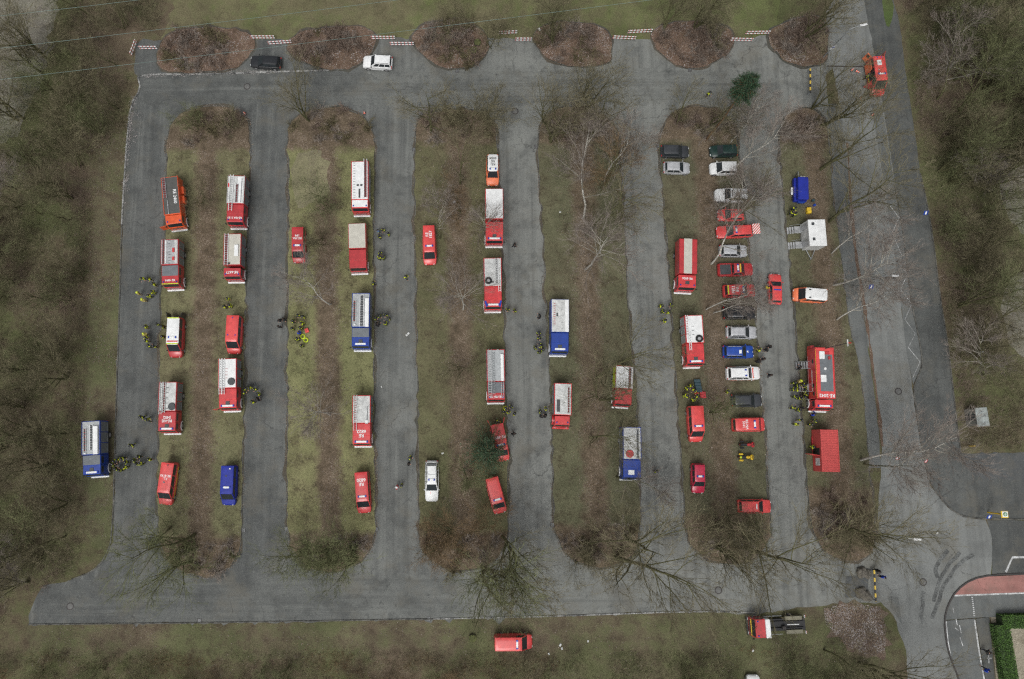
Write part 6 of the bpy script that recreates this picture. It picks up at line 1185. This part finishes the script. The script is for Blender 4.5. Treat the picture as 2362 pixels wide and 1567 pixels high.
TL = [
 ('fan', 'dark', 710, 282, 9.5, 'bare tree fanning upward from the tip of the second island'), ('alder', 'dark', 994, 306, 10.5, 'strong bare tree with forked trunk at the tip of the third island'),
 ('brush', 'dark', 1085, 282, 8.5, 'many-stemmed shrub tree at the tip of the third island'), ('brush', 'dark', 1120, 278, 8.0, 'second many-stemmed shrub tree at the tip of the third island, eastern one'),
 ('alder', 'dark', 1062, 425, 8.0, 'slender bare tree on the third island beside the ambulance car'), ('fan', 'dark', 1268, 322, 13.0, 'tall many-limbed tree at the western tip of the fourth island'),
 ('fan', 'dark', 1350, 255, 11.0, 'dark-stemmed tree on the crest of the fourth island tip'), ('alder', 'dark', 1362, 312, 11.0, 'forked tree leaning over the top lane from the fourth island'),
 ('fan', 'dark', 1275, 105, 9.0, 'many-stemmed tree in the fourth planted bay'), ('fan', 'dark', 1530, 70, 8.5, 'dark forked tree at the west end of the fifth planted bay'), ('fan', 'dark', 1602, 68, 9.5, 'bare tree with fanned limbs in the middle of the fifth planted bay'), ('brush', 'dark', 1650, 100, 6.0, 'low shrub tree in the fifth planted bay'),
 ('fan', 'dark', 1850, 84, 12.0, 'tall tree leaning over the access road from the sixth planted bay'), ('alder', 'dark', 1880, 60, 10.0, 'bare tree at the top of the sixth planted bay'),
 ('brush', 'dark', 1135, 110, 7.5, 'brushy tree between the third bay and its barriers'), ('brush', 'dark', 1040, 75, 6.5, 'brushy tree in the third planted bay'),
 ('fan', 'dark', 1868, 250, 9.0, 'bare tree at the tip of the last island'), ('fan', 'dark', 1895, 292, 11.0, 'bare tree with many upright limbs behind the tip of the last island'), ('alder', 'dark', 1892, 392, 13.0, 'big mossy-trunked tree leaning over the access road above the blue trailer'),
 ('alder', 'dark', 1912, 512, 12.5, 'big tree beside the white sanitary trailer'), ('birch', 'birch', 1922, 658, 12.0, 'white-trunked birch above the orange ambulance van'), ('birch', 'birch', 1930, 738, 9.0, 'shorter birch below the orange ambulance van'), ('birch', 'birch', 1918, 585, 9.0, 'birch behind the white sanitary trailer'),
 ('birch', 'birch', 1985, 1062, 12.5, 'wide birch with dark fork beside the red container'), ('birch', 'pale', 1992, 1070, 9.0, 'thin pale tree at the foot of the wide birch'),
 ('brush', 'green', 455, 300, 5.5, 'fuzzy olive shrub tree at the tip of the westernmost island'), ('brush', 'dark', 540, 290, 4.5, 'low fuzzy shrub at the eastern tip of the westernmost island'), ('brush', 'dark', 470, 462, 6.0, 'thin brushy tree between the first two truck columns'),
 ('brush', 'green', 752, 478, 7.0, 'brushy olive tree on the second island'), ('birch', 'birch', 764, 702, 8.5, 'white birch on the second island above the crowd'), ('brush', 'dark', 745, 560, 6.0, 'thin twiggy tree beside the lone red minibus'), ('birch', 'birch', 762, 958, 9.0, 'pale birch seen from above between second and third columns'),
 ('birch', 'birch', 1068, 715, 9.5, 'pale wide-branched birch on the third island'), ('birch', 'pale', 1016, 552, 7.5, 'thin pale tree beside the red minibus on the third island'), ('birch', 'pale', 1112, 545, 6.5, 'thin pale tree against the white tarpaulin truck'),
 ('brush', 'ochre', 1062, 500, 6.0, 'brown brushy tree in the middle of the third island'), ('brush', 'dark', 1060, 850, 6.0, 'brown brushy tree beside the cluttered truck'), ('brush', 'green', 1075, 1090, 6.5, 'olive brushy tree beside the evergreen'),
 ('birch', 'birch', 1350, 622, 12.0, 'tall white birch in the middle of the fourth island'), ('birch', 'birch', 1345, 505, 12.0, 'pale crooked birch crown on the fourth island, upper one'), ('alder', 'dark', 1352, 545, 12.0, 'dark leaning tree on the fourth island'), ('alder', 'ochre', 1385, 440, 10.0, 'ochre-twigged tree over the fifth lane'), ('birch', 'birch', 1395, 420, 9.0, 'white-limbed birch beside the ochre-twigged tree'),
 ('alder', 'dark', 1376, 872, 12.0, 'big spreading tree above the slatted-roof truck', None, 1), ('fan', 'dark', 1380, 925, 10.0, 'bare tree with branches across the slatted-roof truck'), ('alder', 'dark', 1360, 1010, 9.0, 'dark bare tree left of the easternmost blue truck'), ('birch', 'pale', 1420, 1100, 7.0, 'thin pale tree beside the easternmost blue truck'),
 ('birch', 'birch', 1628, 715, 8.0, 'birch leaning over the red lettered command car'), ('birch', 'birch', 1646, 722, 6.5, 'birch leaning over the black off-road car'), ('birch', 'birch', 1640, 610, 11.0, 'birch over the red pickup'), ('birch', 'birch', 1662, 480, 8.5, 'birch over the white pickup'), ('birch', 'birch', 1690, 400, 10.0, 'birch over the white compact car'), ('alder', 'dark', 1700, 500, 9.0, 'dark tree over the small red hatchback'), ('birch', 'birch', 1685, 330, 8.5, 'birch beside the dark green car'),
 ('fan', 'dark', 1640, 285, 9.0, 'bare tree at the tip of the fifth island'), ('alder', 'dark', 1560, 288, 6.0, 'thin bare tree at the western tip of the fifth island'), ('brush', 'dark', 1680, 300, 6.5, 'brushy tree at the eastern tip of the fifth island'),
 ('fan', 'green', 1640, 952, 6.5, 'olive bare tree between the red van and the dark estate car'), ('fan', 'dark', 1672, 1190, 8.0, 'bare tree over the red car at the end of the row'),
 ('alder', 'dark', 1158, 1238, 13.0, 'mossy tree on the edge of the fourth lane, upper one'), ('alder', 'dark', 1176, 1266, 12.0, 'mossy tree on the edge of the fourth lane, lower one'), ('fan', 'green', 1112, 1305, 14.0, 'green-stemmed tree at the lower tip of the third island'),
 ('brush', 'ochre', 1040, 1235, 8.5, 'large rusty-brown shrub tree at the end of the third island'), ('brush', 'ochre', 1100, 1225, 7.0, 'rusty-brown shrub tree, eastern one at the end of the third island'), ('brush', 'ochre', 985, 1245, 6.5, 'rusty-brown shrub tree, western one at the end of the third island'),
 ('alder', 'dark', 1418, 1285, 16.0, 'big dark tree leaning over the bottom lane from the fourth island'), ('alder', 'dark', 1440, 1235, 15.0, 'dark tree with a long eastern limb on the fourth island'), ('brush', 'dark', 1360, 1260, 7.0, 'brushy tree at the lower tip of the fourth island'), ('brush', 'dark', 1330, 1290, 5.5, 'low brushy shrub at the lower tip of the fourth island'),
 ('alder', 'dark', 1712, 1262, 16.0, 'big tree leaning over the bottom lane from the fifth island'), ('fan', 'dark', 1650, 1255, 12.0, 'bare tree at the lower tip of the fifth island'), ('brush', 'dark', 1625, 1230, 6.0, 'brushy tree at the lower west of the fifth island'), ('brush', 'green', 1730, 1225, 5.0, 'olive brushy tree below the red car at the end of the row'),
 ('alder', 'dark', 1930, 1212, 13.0, 'big tree stretching across the access road from the last island', None, 2), ('fan', 'dark', 1985, 1235, 8.5, 'smaller bare tree at the lower east of the last island'), ('brush', 'dark', 1915, 1240, 6.0, 'brushy tree at the lower tip of the last island'),
 ('alder', 'green', 450, 1232, 12.0, 'olive tree fanning out at the lower tip of the westernmost island'), ('alder', 'green', 442, 1296, 11.0, 'dark forked tree at the lowest tip of the westernmost island'), ('brush', 'green', 395, 1225, 6.5, 'olive shrub tree beside the last red van'),
 ('fan', 'green', 755, 1275, 10.0, 'olive shrub tree at the lower tip of the second island, middle one'), ('fan', 'green', 690, 1280, 10.0, 'olive shrub tree at the lower tip of the second island, western one'), ('fan', 'green', 822, 1290, 10.0, 'olive tree at the lower tip of the second island, eastern one'),
 ('fan', 'dark', 1985, 1525, 15.0, 'bare tree leaning over the access road in the bottom corner'), ('alder', 'dark', 1900, 1500, 8.0, 'bare tree below the frosted bed'),
 ('brush', 'ochre', 1420, 385, 6.0, 'ochre shrub on the edge of the fifth lane'),
 ('alder', 'dark', 118, 145, 10.5, 'long-trunked tree leaning out over the pale field'), ('alder', 'dark', 100, 170, 9.5, 'second long-trunked tree beside the pale field'), ('alder', 'dark', 55, 275, 10.0, 'forked tree at the edge of the pale field'), ('alder', 'dark', 45, 375, 8.0, 'short dark trunk at the left edge'),
]
for t in TL:
    st, lk, x, y, h, l = t[:6]; tree(st, lk, x, y, h, l, {'birch': 'birches on the lot', 'brush': 'shrub trees on the lot'}.get(st, 'bare trees on the lot'), t[7] if len(t) > 7 else None, 0.05)
def inside(p, poly):
    c = False; n = len(poly)
    for i in range(n):
        a, b_ = poly[i], poly[i - 1]
        if (a[1] > p[1]) != (b_[1] > p[1]) and p[0] < (b_[0] - a[0]) * (p[1] - a[1]) / (b_[1] - a[1]) + a[0]: c = not c
    return c
def scatter(poly, n, rr, mind):
    xs = [p[0] for p in poly]; ys = [p[1] for p in poly]; out = []; tries = 0
    while len(out) < n and tries < n * 60:
        tries += 1; q = (rr.uniform(min(xs), max(xs)), rr.uniform(min(ys), max(ys)))
        if inside(q, poly) and all((q[0] - o[0]) ** 2 + (q[1] - o[1]) ** 2 > mind * mind for o in out): out.append(q)
    return out
rw = random.Random(23)
LEFTW = [(40, 220), (130, 30), (300, 30), (310, 100), (285, 190), (270, 290), (205, 400), (195, 620), (190, 800), (185, 940), (165, 960), (165, 1120), (195, 1240), (170, 1300), (60, 1370), (-40, 1500), (-60, 420)]
RIGHTW = [(2100, -20), (2420, -40), (2420, 330), (2330, 340), (2290, 380), (2300, 500), (2280, 610), (2265, 780), (2290, 870), (2290, 900), (2240, 900), (2215, 800), (2190, 640), (2165, 480), (2140, 300)]
BOTW = [(-20, 1515), (1130, 1515), (1240, 1525), (1900, 1500), (1980, 1545), (2060, 1560), (2050, 1640), (-20, 1640)]
for poly, n, mind, lab, grp, hs_ in ((LEFTW, 68, 32, 'bare tree in the dense thicket west of the lot', 'thicket west of the lot', (4.5, 8.5)), (RIGHTW, 58, 33, 'bare tree in the dark wood east of the road', 'wood east of the road', (6, 11)), (BOTW, 40, 32, 'low bare shrub tree in the brush along the bottom edge', 'brush along the bottom edge', (3.2, 6))):
    for (x, y) in scatter(poly, n, rw, mind):
        u = rw.random()
        if grp.startswith('brush'): st, lk = 'brush', rw.choice(['dark', 'green', 'green', 'ochre'])
        elif u < 0.42: st, lk = 'brush', rw.choice(['dark', 'green', 'dark', 'pale'])
        elif u < 0.86: st, lk = rw.choice(['alder', 'fan']), rw.choice(['dark', 'green'])
        else: st, lk = ('birch', 'pale') if grp.startswith('wood') else ('fan', 'dark')
        what = {'brush': {'dark': 'dark brown brushy tree', 'green': 'olive-green brushy tree', 'ochre': 'ochre brushy tree', 'pale': 'grey-brown brushy tree'}.get(lk), 'birch': 'slim pale-limbed tree'}.get(st) or ('dark bare tree' if lk == 'dark' else 'olive bare tree')
        part_ = ('western', 'middle', 'eastern')[min(2, int(max(0, x) / 680))] if grp.startswith('brush') else (('uppermost', 'upper', 'middle', 'lower')[min(3, int(max(0, y) / (380 if x < 1000 else 240)))])
        tree(st, lk, x, y, rw.uniform(*hs_), '%s in the %s part of the %s' % (what, part_, grp), grp)
# bushes on the island tips and planted bays
BM = []
for i in range(8):
    rr = random.Random(100 + i); g = Geo()
    for _ in range(24):
        a = rr.uniform(0, 6.28); d = Vector((math.cos(a), math.sin(a), rr.uniform(0.5, 1.8))).normalized(); p = Vector((rr.gauss(0, 0.22), rr.gauss(0, 0.22), -0.03)); q = p + d * rr.uniform(0.5, 1.15); g.cone(p, q, 0.020)
        for _k in range(9):
            s = p.lerp(q, rr.uniform(0.25, 0.98)); e2 = rot_about(d, rr.uniform(0.4, 1.1), rr); t_ = s + e2 * rr.uniform(0.15, 0.5); g.cone(s, t_, 0.016)
            if rr.random() < 0.6: e3 = rot_about(e2, rr.uniform(0.4, 1.1), rr); u_ = s.lerp(t_, 0.6); g.cone(u_, u_ + e3 * rr.uniform(0.1, 0.3), 0.013)
    BM.append(g)
BMM = {}
def bush(x, y, z, s, lab, grp, col, rr):
    i = rr.randrange(8); k = (i, col.name)
    if k not in BMM: BMM[k] = mesh('bush', BM[i].v, BM[i].f, col)
    o = link('bush', BMM[k], None, (x, y, z), (0, 0, rr.uniform(0, 6.28)), (s, s, s * rr.uniform(0.7, 1.1))); tag(o, lab, 'bush', grp)
rb = random.Random(9)
def bush_area(poly_w, n, lab, grp, cols, smin=0.9, smax=1.9, cond=None, mind=0.7):
    pts = [(p.x, p.y) for p in poly_w]
    for q in scatter(pts, n, rb, mind):
        if cond and not cond(q): continue
        bush(q[0], q[1], 0.06, rb.uniform(smin, smax), lab, grp, rb.choice(cols), rb)
def bayname(i): return ['first', 'second', 'third', 'fourth', 'fifth', 'sixth'][i]
for i, w in enumerate(BLOBS):
    c = sum(w, Vector((0, 0))) / len(w); sm = [c + (p - c) * 0.86 for p in w]
    bush_area(sm, 23, 'leafless brown bush in the %s planted bay from the west' % bayname(i), 'bushes of the %s bay' % bayname(i), [BUSHT, BUSHT, BUSHO, BTWIG])
for k, d in ISL.items():
    w = ISLAND_OUT[k]; nm = {'A': 'westernmost', 'B': 'second', 'C': 'third', 'D': 'fourth', 'E': 'fifth', 'F': 'easternmost'}[k]
    yt, yb_ = P(1181, d['ends'][0]).y, P(1181, d['ends'][1]).y; c = sum(w, Vector((0, 0))) / len(w)
    for nm2, poly in (('upper', [p for p in w if p.y > yt - 0.3]), ('lower', [p for p in w if p.y < yb_ + 0.3])):
        cc = sum(poly, Vector((0, 0))) / len(poly); bush_area([cc + (p - cc) * 0.88 for p in poly], 12, 'leafless brown bush on the %s tip of the %s island' % (nm2, nm), '%s tip bushes of the %s island' % (nm2, nm), [BUSHT, BUSHO, BTWIG] if k not in 'AB' or nm2 == 'upper' else [BUSHO, GTWIG, BTWIG])
# brushy undergrowth: uncountable twigs in the woods and along the leaf streaks
def undergrowth(poly, n, name, label, mats, hmax=1.0, seed=1):
    rr = random.Random(seed); gs = [Geo() for _ in mats]
    xs = [p[0] for p in poly]; ys = [p[1] for p in poly]; k = 0
    while k < n:
        q = (rr.uniform(min(xs), max(xs)), rr.uniform(min(ys), max(ys)))
        if not inside(q, poly): continue
        dn = mnoise.noise(Vector((q[0] * 0.012, q[1] * 0.012, seed)))
        if rr.random() > 0.55 + dn: continue
        k += 1; b0 = P(*q); g = gs[min(len(mats) - 1, int((mnoise.noise(Vector((q[0] * 0.006, q[1] * 0.006, 5.0 + seed))) * 0.9 + 0.5 + rr.gauss(0, 0.12)) * len(mats)) if True else 0) if True else 0]
        hh = hmax * rr.uniform(0.35, 1.0)
        for _ in range(7):
            a = rr.uniform(0, 6.28); d = Vector((math.cos(a), math.sin(a), rr.uniform(0.3, 1.6))).normalized(); p = b0 + Vector((rr.gauss(0, 0.3), rr.gauss(0, 0.3), 0)); e_ = p + d * hh * rr.uniform(0.6, 1.4); g.cone(p, e_, 0.012)
            for _k in range(2): s = p.lerp(e_, rr.uniform(0.3, 0.9)); e2 = rot_about(d, rr.uniform(0.4, 1.0), rr); g.cone(s, s + e2 * hh * rr.uniform(0.3, 0.6), 0.009)
    for g, m_ in zip(gs, mats):
        if g.v: tag(link(name, mesh(name, g.v, g.f, m_)), label, 'undergrowth', None, 'stuff')
undergrowth([(-60, 150), (110, 110), (130, -40), (380, -40), (370, 60), (318, 90), (312, 170), (295, 290), (215, 380), (205, 620), (190, 960), (200, 1230), (160, 1320), (40, 1400), (-60, 1520)], 4800, 'undergrowth', 'tangled brown undergrowth of the thicket west of the lot', [GTWIG, TWIG, BUSHT], 1.4, 2)
undergrowth([(2080, -40), (2440, -40), (2440, 330), (2300, 380), (2310, 520), (2300, 640), (2290, 800), (2362, 850), (2362, 1030), (2225, 1030), (2205, 880), (2180, 700), (2140, 420), (2110, 250)], 3600, 'undergrowth', 'dark undergrowth of the wood east of the road', [GTWIG, TWIG, BUSHT], 1.3, 3)
undergrowth([(-40, 1505), (1120, 1500), (1300, 1510), (1900, 1490), (2000, 1530), (2070, 1640), (-40, 1640)], 3800, 'undergrowth', 'low brush along the bottom edge', [GTWIG, TWIG, OTWIG], 0.9, 4)
# evergreens
NEED = paint('pine_needles', (0.030, 0.078, 0.032), 0.7, var=0.35, scale=1.5); NEED2 = paint('evergreen_needles', (0.050, 0.100, 0.045), 0.7, var=0.35, scale=1.5)
def evergreen(px, py, h, name, label, crown_z, crown_r, seed, mat, top_px=None, n=260):
    rr = random.Random(seed); p0 = P(px, py); lean = (0, 0) if not top_px else (P(*top_px, h) - p0)[:2]; e = empty(name, (p0.x, p0.y, 0.05)); tag(e, label, 'tree', 'evergreens')
    top = Vector((lean[0], lean[1], h)); A = Geo(); pts = [Vector((0, 0, -0.1)).lerp(top, t / 8) + Vector((rr.gauss(0, 0.06), rr.gauss(0, 0.06), 0)) for t in range(9)]; A.tube(pts, [0.17 * (1 - 0.09 * t) for t in range(9)], 8)
    Nn = Geo()
    for i in range(n):
        z = rr.uniform(crown_z, 1.0); c = Vector((0, 0, 0)).lerp(top, z); f = (z - crown_z) / (1 - crown_z); rad = crown_r * (1 - 0.55 * abs(2 * f - 0.7)) * rr.uniform(0.25, 1.05); a = rr.uniform(0, 6.28)
        q = c + Vector((math.cos(a) * rad, math.sin(a) * rad, rr.gauss(0, 0.25))); A.tube([c, c.lerp(q, 0.6) + Vector((0, 0, 0.1)), q], [0.035, 0.02, 0.012], 4)
        for _ in range(46):
            s = c.lerp(q, rr.uniform(0.35, 1.05)) + Vector((rr.gauss(0, 0.13), rr.gauss(0, 0.13), rr.gauss(0, 0.08))); d = Vector((rr.gauss(0, 1), rr.gauss(0, 1), rr.gauss(0.4, 0.7))).normalized(); Nn.cone(s, s + d * rr.uniform(0.16, 0.34), 0.028)
    link('trunk', mesh('trunk', A.v, A.f, bark('pine_bark_' + str(seed), (0.09, 0.055, 0.03), (0.16, 0.10, 0.055)), True, 60), e); link('crown', mesh('crown', Nn.v, Nn.f, mat), e)
evergreen(1628, 325, 15.5, 'pine_tree', 'dark green pine with a long bare trunk leaning over the top lane', 0.74, 2.3, 4, NEED, (1738, 180))
evergreen(1122, 1042, 9.0, 'evergreen_tree', 'dense green evergreen covering the red van on the third island', 0.30, 4.4, 7, NEED2, None, 230)

# fallen leaves: drifts on the island litter and blown against the kerbs
LEAFP = paint('pale_dead_leaf', (0.29, 0.24, 0.21), 0.9, var=0.3, scale=3); LEAFB = paint('brown_dead_leaf', (0.17, 0.105, 0.07), 0.9, var=0.4, scale=3); LEAFT = paint('tan_dead_leaf', (0.26, 0.20, 0.13), 0.9, var=0.35, scale=3)
rl = random.Random(77); LG = [Geo(), Geo(), Geo(), Geo()]; LEAFW = paint('frosted_leaf', (0.44, 0.40, 0.385), 0.9, var=0.25, scale=3)
def leaf(x, y, z, k, s=None):
    g = LG[k]; s = s or rl.uniform(0.04, 0.09); a = rl.uniform(0, 6.28); dx, dy = math.cos(a) * s, math.sin(a) * s; n = len(g.v); t1, t2 = rl.uniform(0, s * 0.7), rl.uniform(0, s * 0.5)
    g.v += [(x - dx, y - dy, z + 0.01), (x + dy * 0.6, y - dx * 0.6, z + 0.01 + t1), (x + dx, y + dy, z + 0.015), (x - dy * 0.6, y + dx * 0.6, z + 0.01 + t2)]; g.f += [(n, n + 1, n + 2), (n, n + 2, n + 3)]
def kind_of(): return rl.choices((0, 1, 2), (0.42, 0.26, 0.32))[0]
for k, d in ISL.items():
    w = ISLAND_OUT[k]; pts = [(p.x, p.y) for p in w]; xs = [p[0] for p in pts]; ys = [p[1] for p in pts]
    a0, a1 = P(*d['c'][0]), P(*d['c'][1]); sl = (a0.x - a1.x) / (a0.y - a1.y); a = a0.x - sl * a0.y; yt, yb_ = P(1181, d['ends'][0]).y, P(1181, d['ends'][1]).y
    m_ = 0
    while m_ < 9000:
        y = rl.uniform(min(ys), max(ys)); tip = y > yt or y < yb_
        x = rl.uniform(min(xs), max(xs)) if tip or rl.random() < 0.25 else a + sl * y + rl.gauss(0, 1.1) + rl.choice((-1.2, 1.0))
        m_ += 1
        if mnoise.noise(Vector((x * 0.35, y * 0.35, 1.7))) + 0.25 < rl.random() * 0.7 or not inside((x, y), pts): continue
        leaf(x, y, 0.09, kind_of())
    for i in range(len(w)):           # blown against the kerb, on the asphalt
        p, q = w[i], w[(i + 1) % len(w)]; dd = q - p; nn = Vector((dd.y, -dd.x)); nn = nn.normalized() if nn.length > 1e-6 else nn
        dens = max(0.0, mnoise.noise(Vector((p.x * 0.3, p.y * 0.3, 8.0))) + 0.25) * 26
        for _ in range(int(dd.length * dens)):
            t = rl.random(); o = abs(rl.gauss(0, 0.22)) + 0.08; s_ = p + dd * t + nn * o
            if inside((s_.x, s_.y), pts): s_ = p + dd * t - nn * o
            leaf(s_.x, s_.y, 0.012, kind_of(), rl.uniform(0.04, 0.08))
for w in BLOBS:
    pts = [(p.x, p.y) for p in w]; xs = [p[0] for p in pts]; ys = [p[1] for p in pts]
    for _ in range(2600):
        x, y = rl.uniform(min(xs), max(xs)), rl.uniform(min(ys), max(ys))
        if inside((x, y), pts): leaf(x, y, 0.10, 3 if mnoise.noise(Vector((x * 0.4, y * 0.4, 4.0))) > 0.12 and rl.random() < 0.6 else kind_of())
for poly, n in (([(1898, 1402), (1960, 1390), (2030, 1400), (2045, 1450), (2040, 1500), (2010, 1515), (1950, 1490), (1905, 1440)], 5200), ([(60, 1445), (1900, 1420), (2000, 1500), (2040, 1600), (60, 1600)], 6000), ([(210, 340), (290, 310), (262, 1240), (190, 1230), (200, 700)], 5000), ([(30, 150), (300, 150), (280, 300), (200, 420), (190, 900), (160, 1290), (20, 1380)], 5000), ([(2120, 20), (2360, 20), (2360, 1030), (2230, 1030), (2180, 700)], 5000)):
    xs = [p[0] for p in poly]; ys = [p[1] for p in poly]; c_ = 0
    while c_ < n:
        q = (rl.uniform(min(xs), max(xs)), rl.uniform(min(ys), max(ys)))
        if not inside(q, poly): continue
        c_ += 1; b0 = P(*q)
        if n != 5200 and mnoise.noise(Vector((b0.x * 0.2, b0.y * 0.2, 3.0))) + 0.3 < rl.random() * 0.7: continue
        leaf(b0.x, b0.y, 0.035, 3 if n == 5200 and rl.random() < 0.38 and mnoise.noise(Vector((b0.x * 0.5, b0.y * 0.5, 9.0))) > -0.1 else kind_of())
for line_, n, sd in (([(322, 200), (305, 240), (298, 300), (290, 400), (285, 470)], 900, 9), ([(330, 176), (450, 172), (560, 168), (650, 165)], 600, 6), ([(318, 250), (316, 290), (312, 330)], 160, 14), ([(480, 246), (540, 252), (575, 280)], 200, 7), ([(1168, 1245), (1150, 1285), (1125, 1308)], 420, 7), ([(390, 700), (384, 800), (378, 900)], 90, 4)):
    for _ in range(n):
        k = rl.randrange(len(line_) - 1); t = rl.random(); x = line_[k][0] * (1 - t) + line_[k + 1][0] * t + rl.gauss(0, sd * 0.45); y = line_[k][1] * (1 - t) + line_[k + 1][1] * t + rl.gauss(0, sd * 0.45); b0 = P(x, y)
        if mnoise.noise(Vector((b0.x * 0.5, b0.y * 0.5, 2.0))) + 0.15 > 0: leaf(b0.x, b0.y, 0.02, 3, rl.uniform(0.03, 0.08))
for g, m_, l in zip(LG, (LEAFP, LEAFB, LEAFT, LEAFW), ('pale', 'brown', 'tan', 'frosted white')):
    tag(link('fallen_leaves', mesh('fallen_leaves', g.v, g.f, m_)), l + ' fallen leaves strewn over islands and kerbs', 'leaves', None, 'stuff')
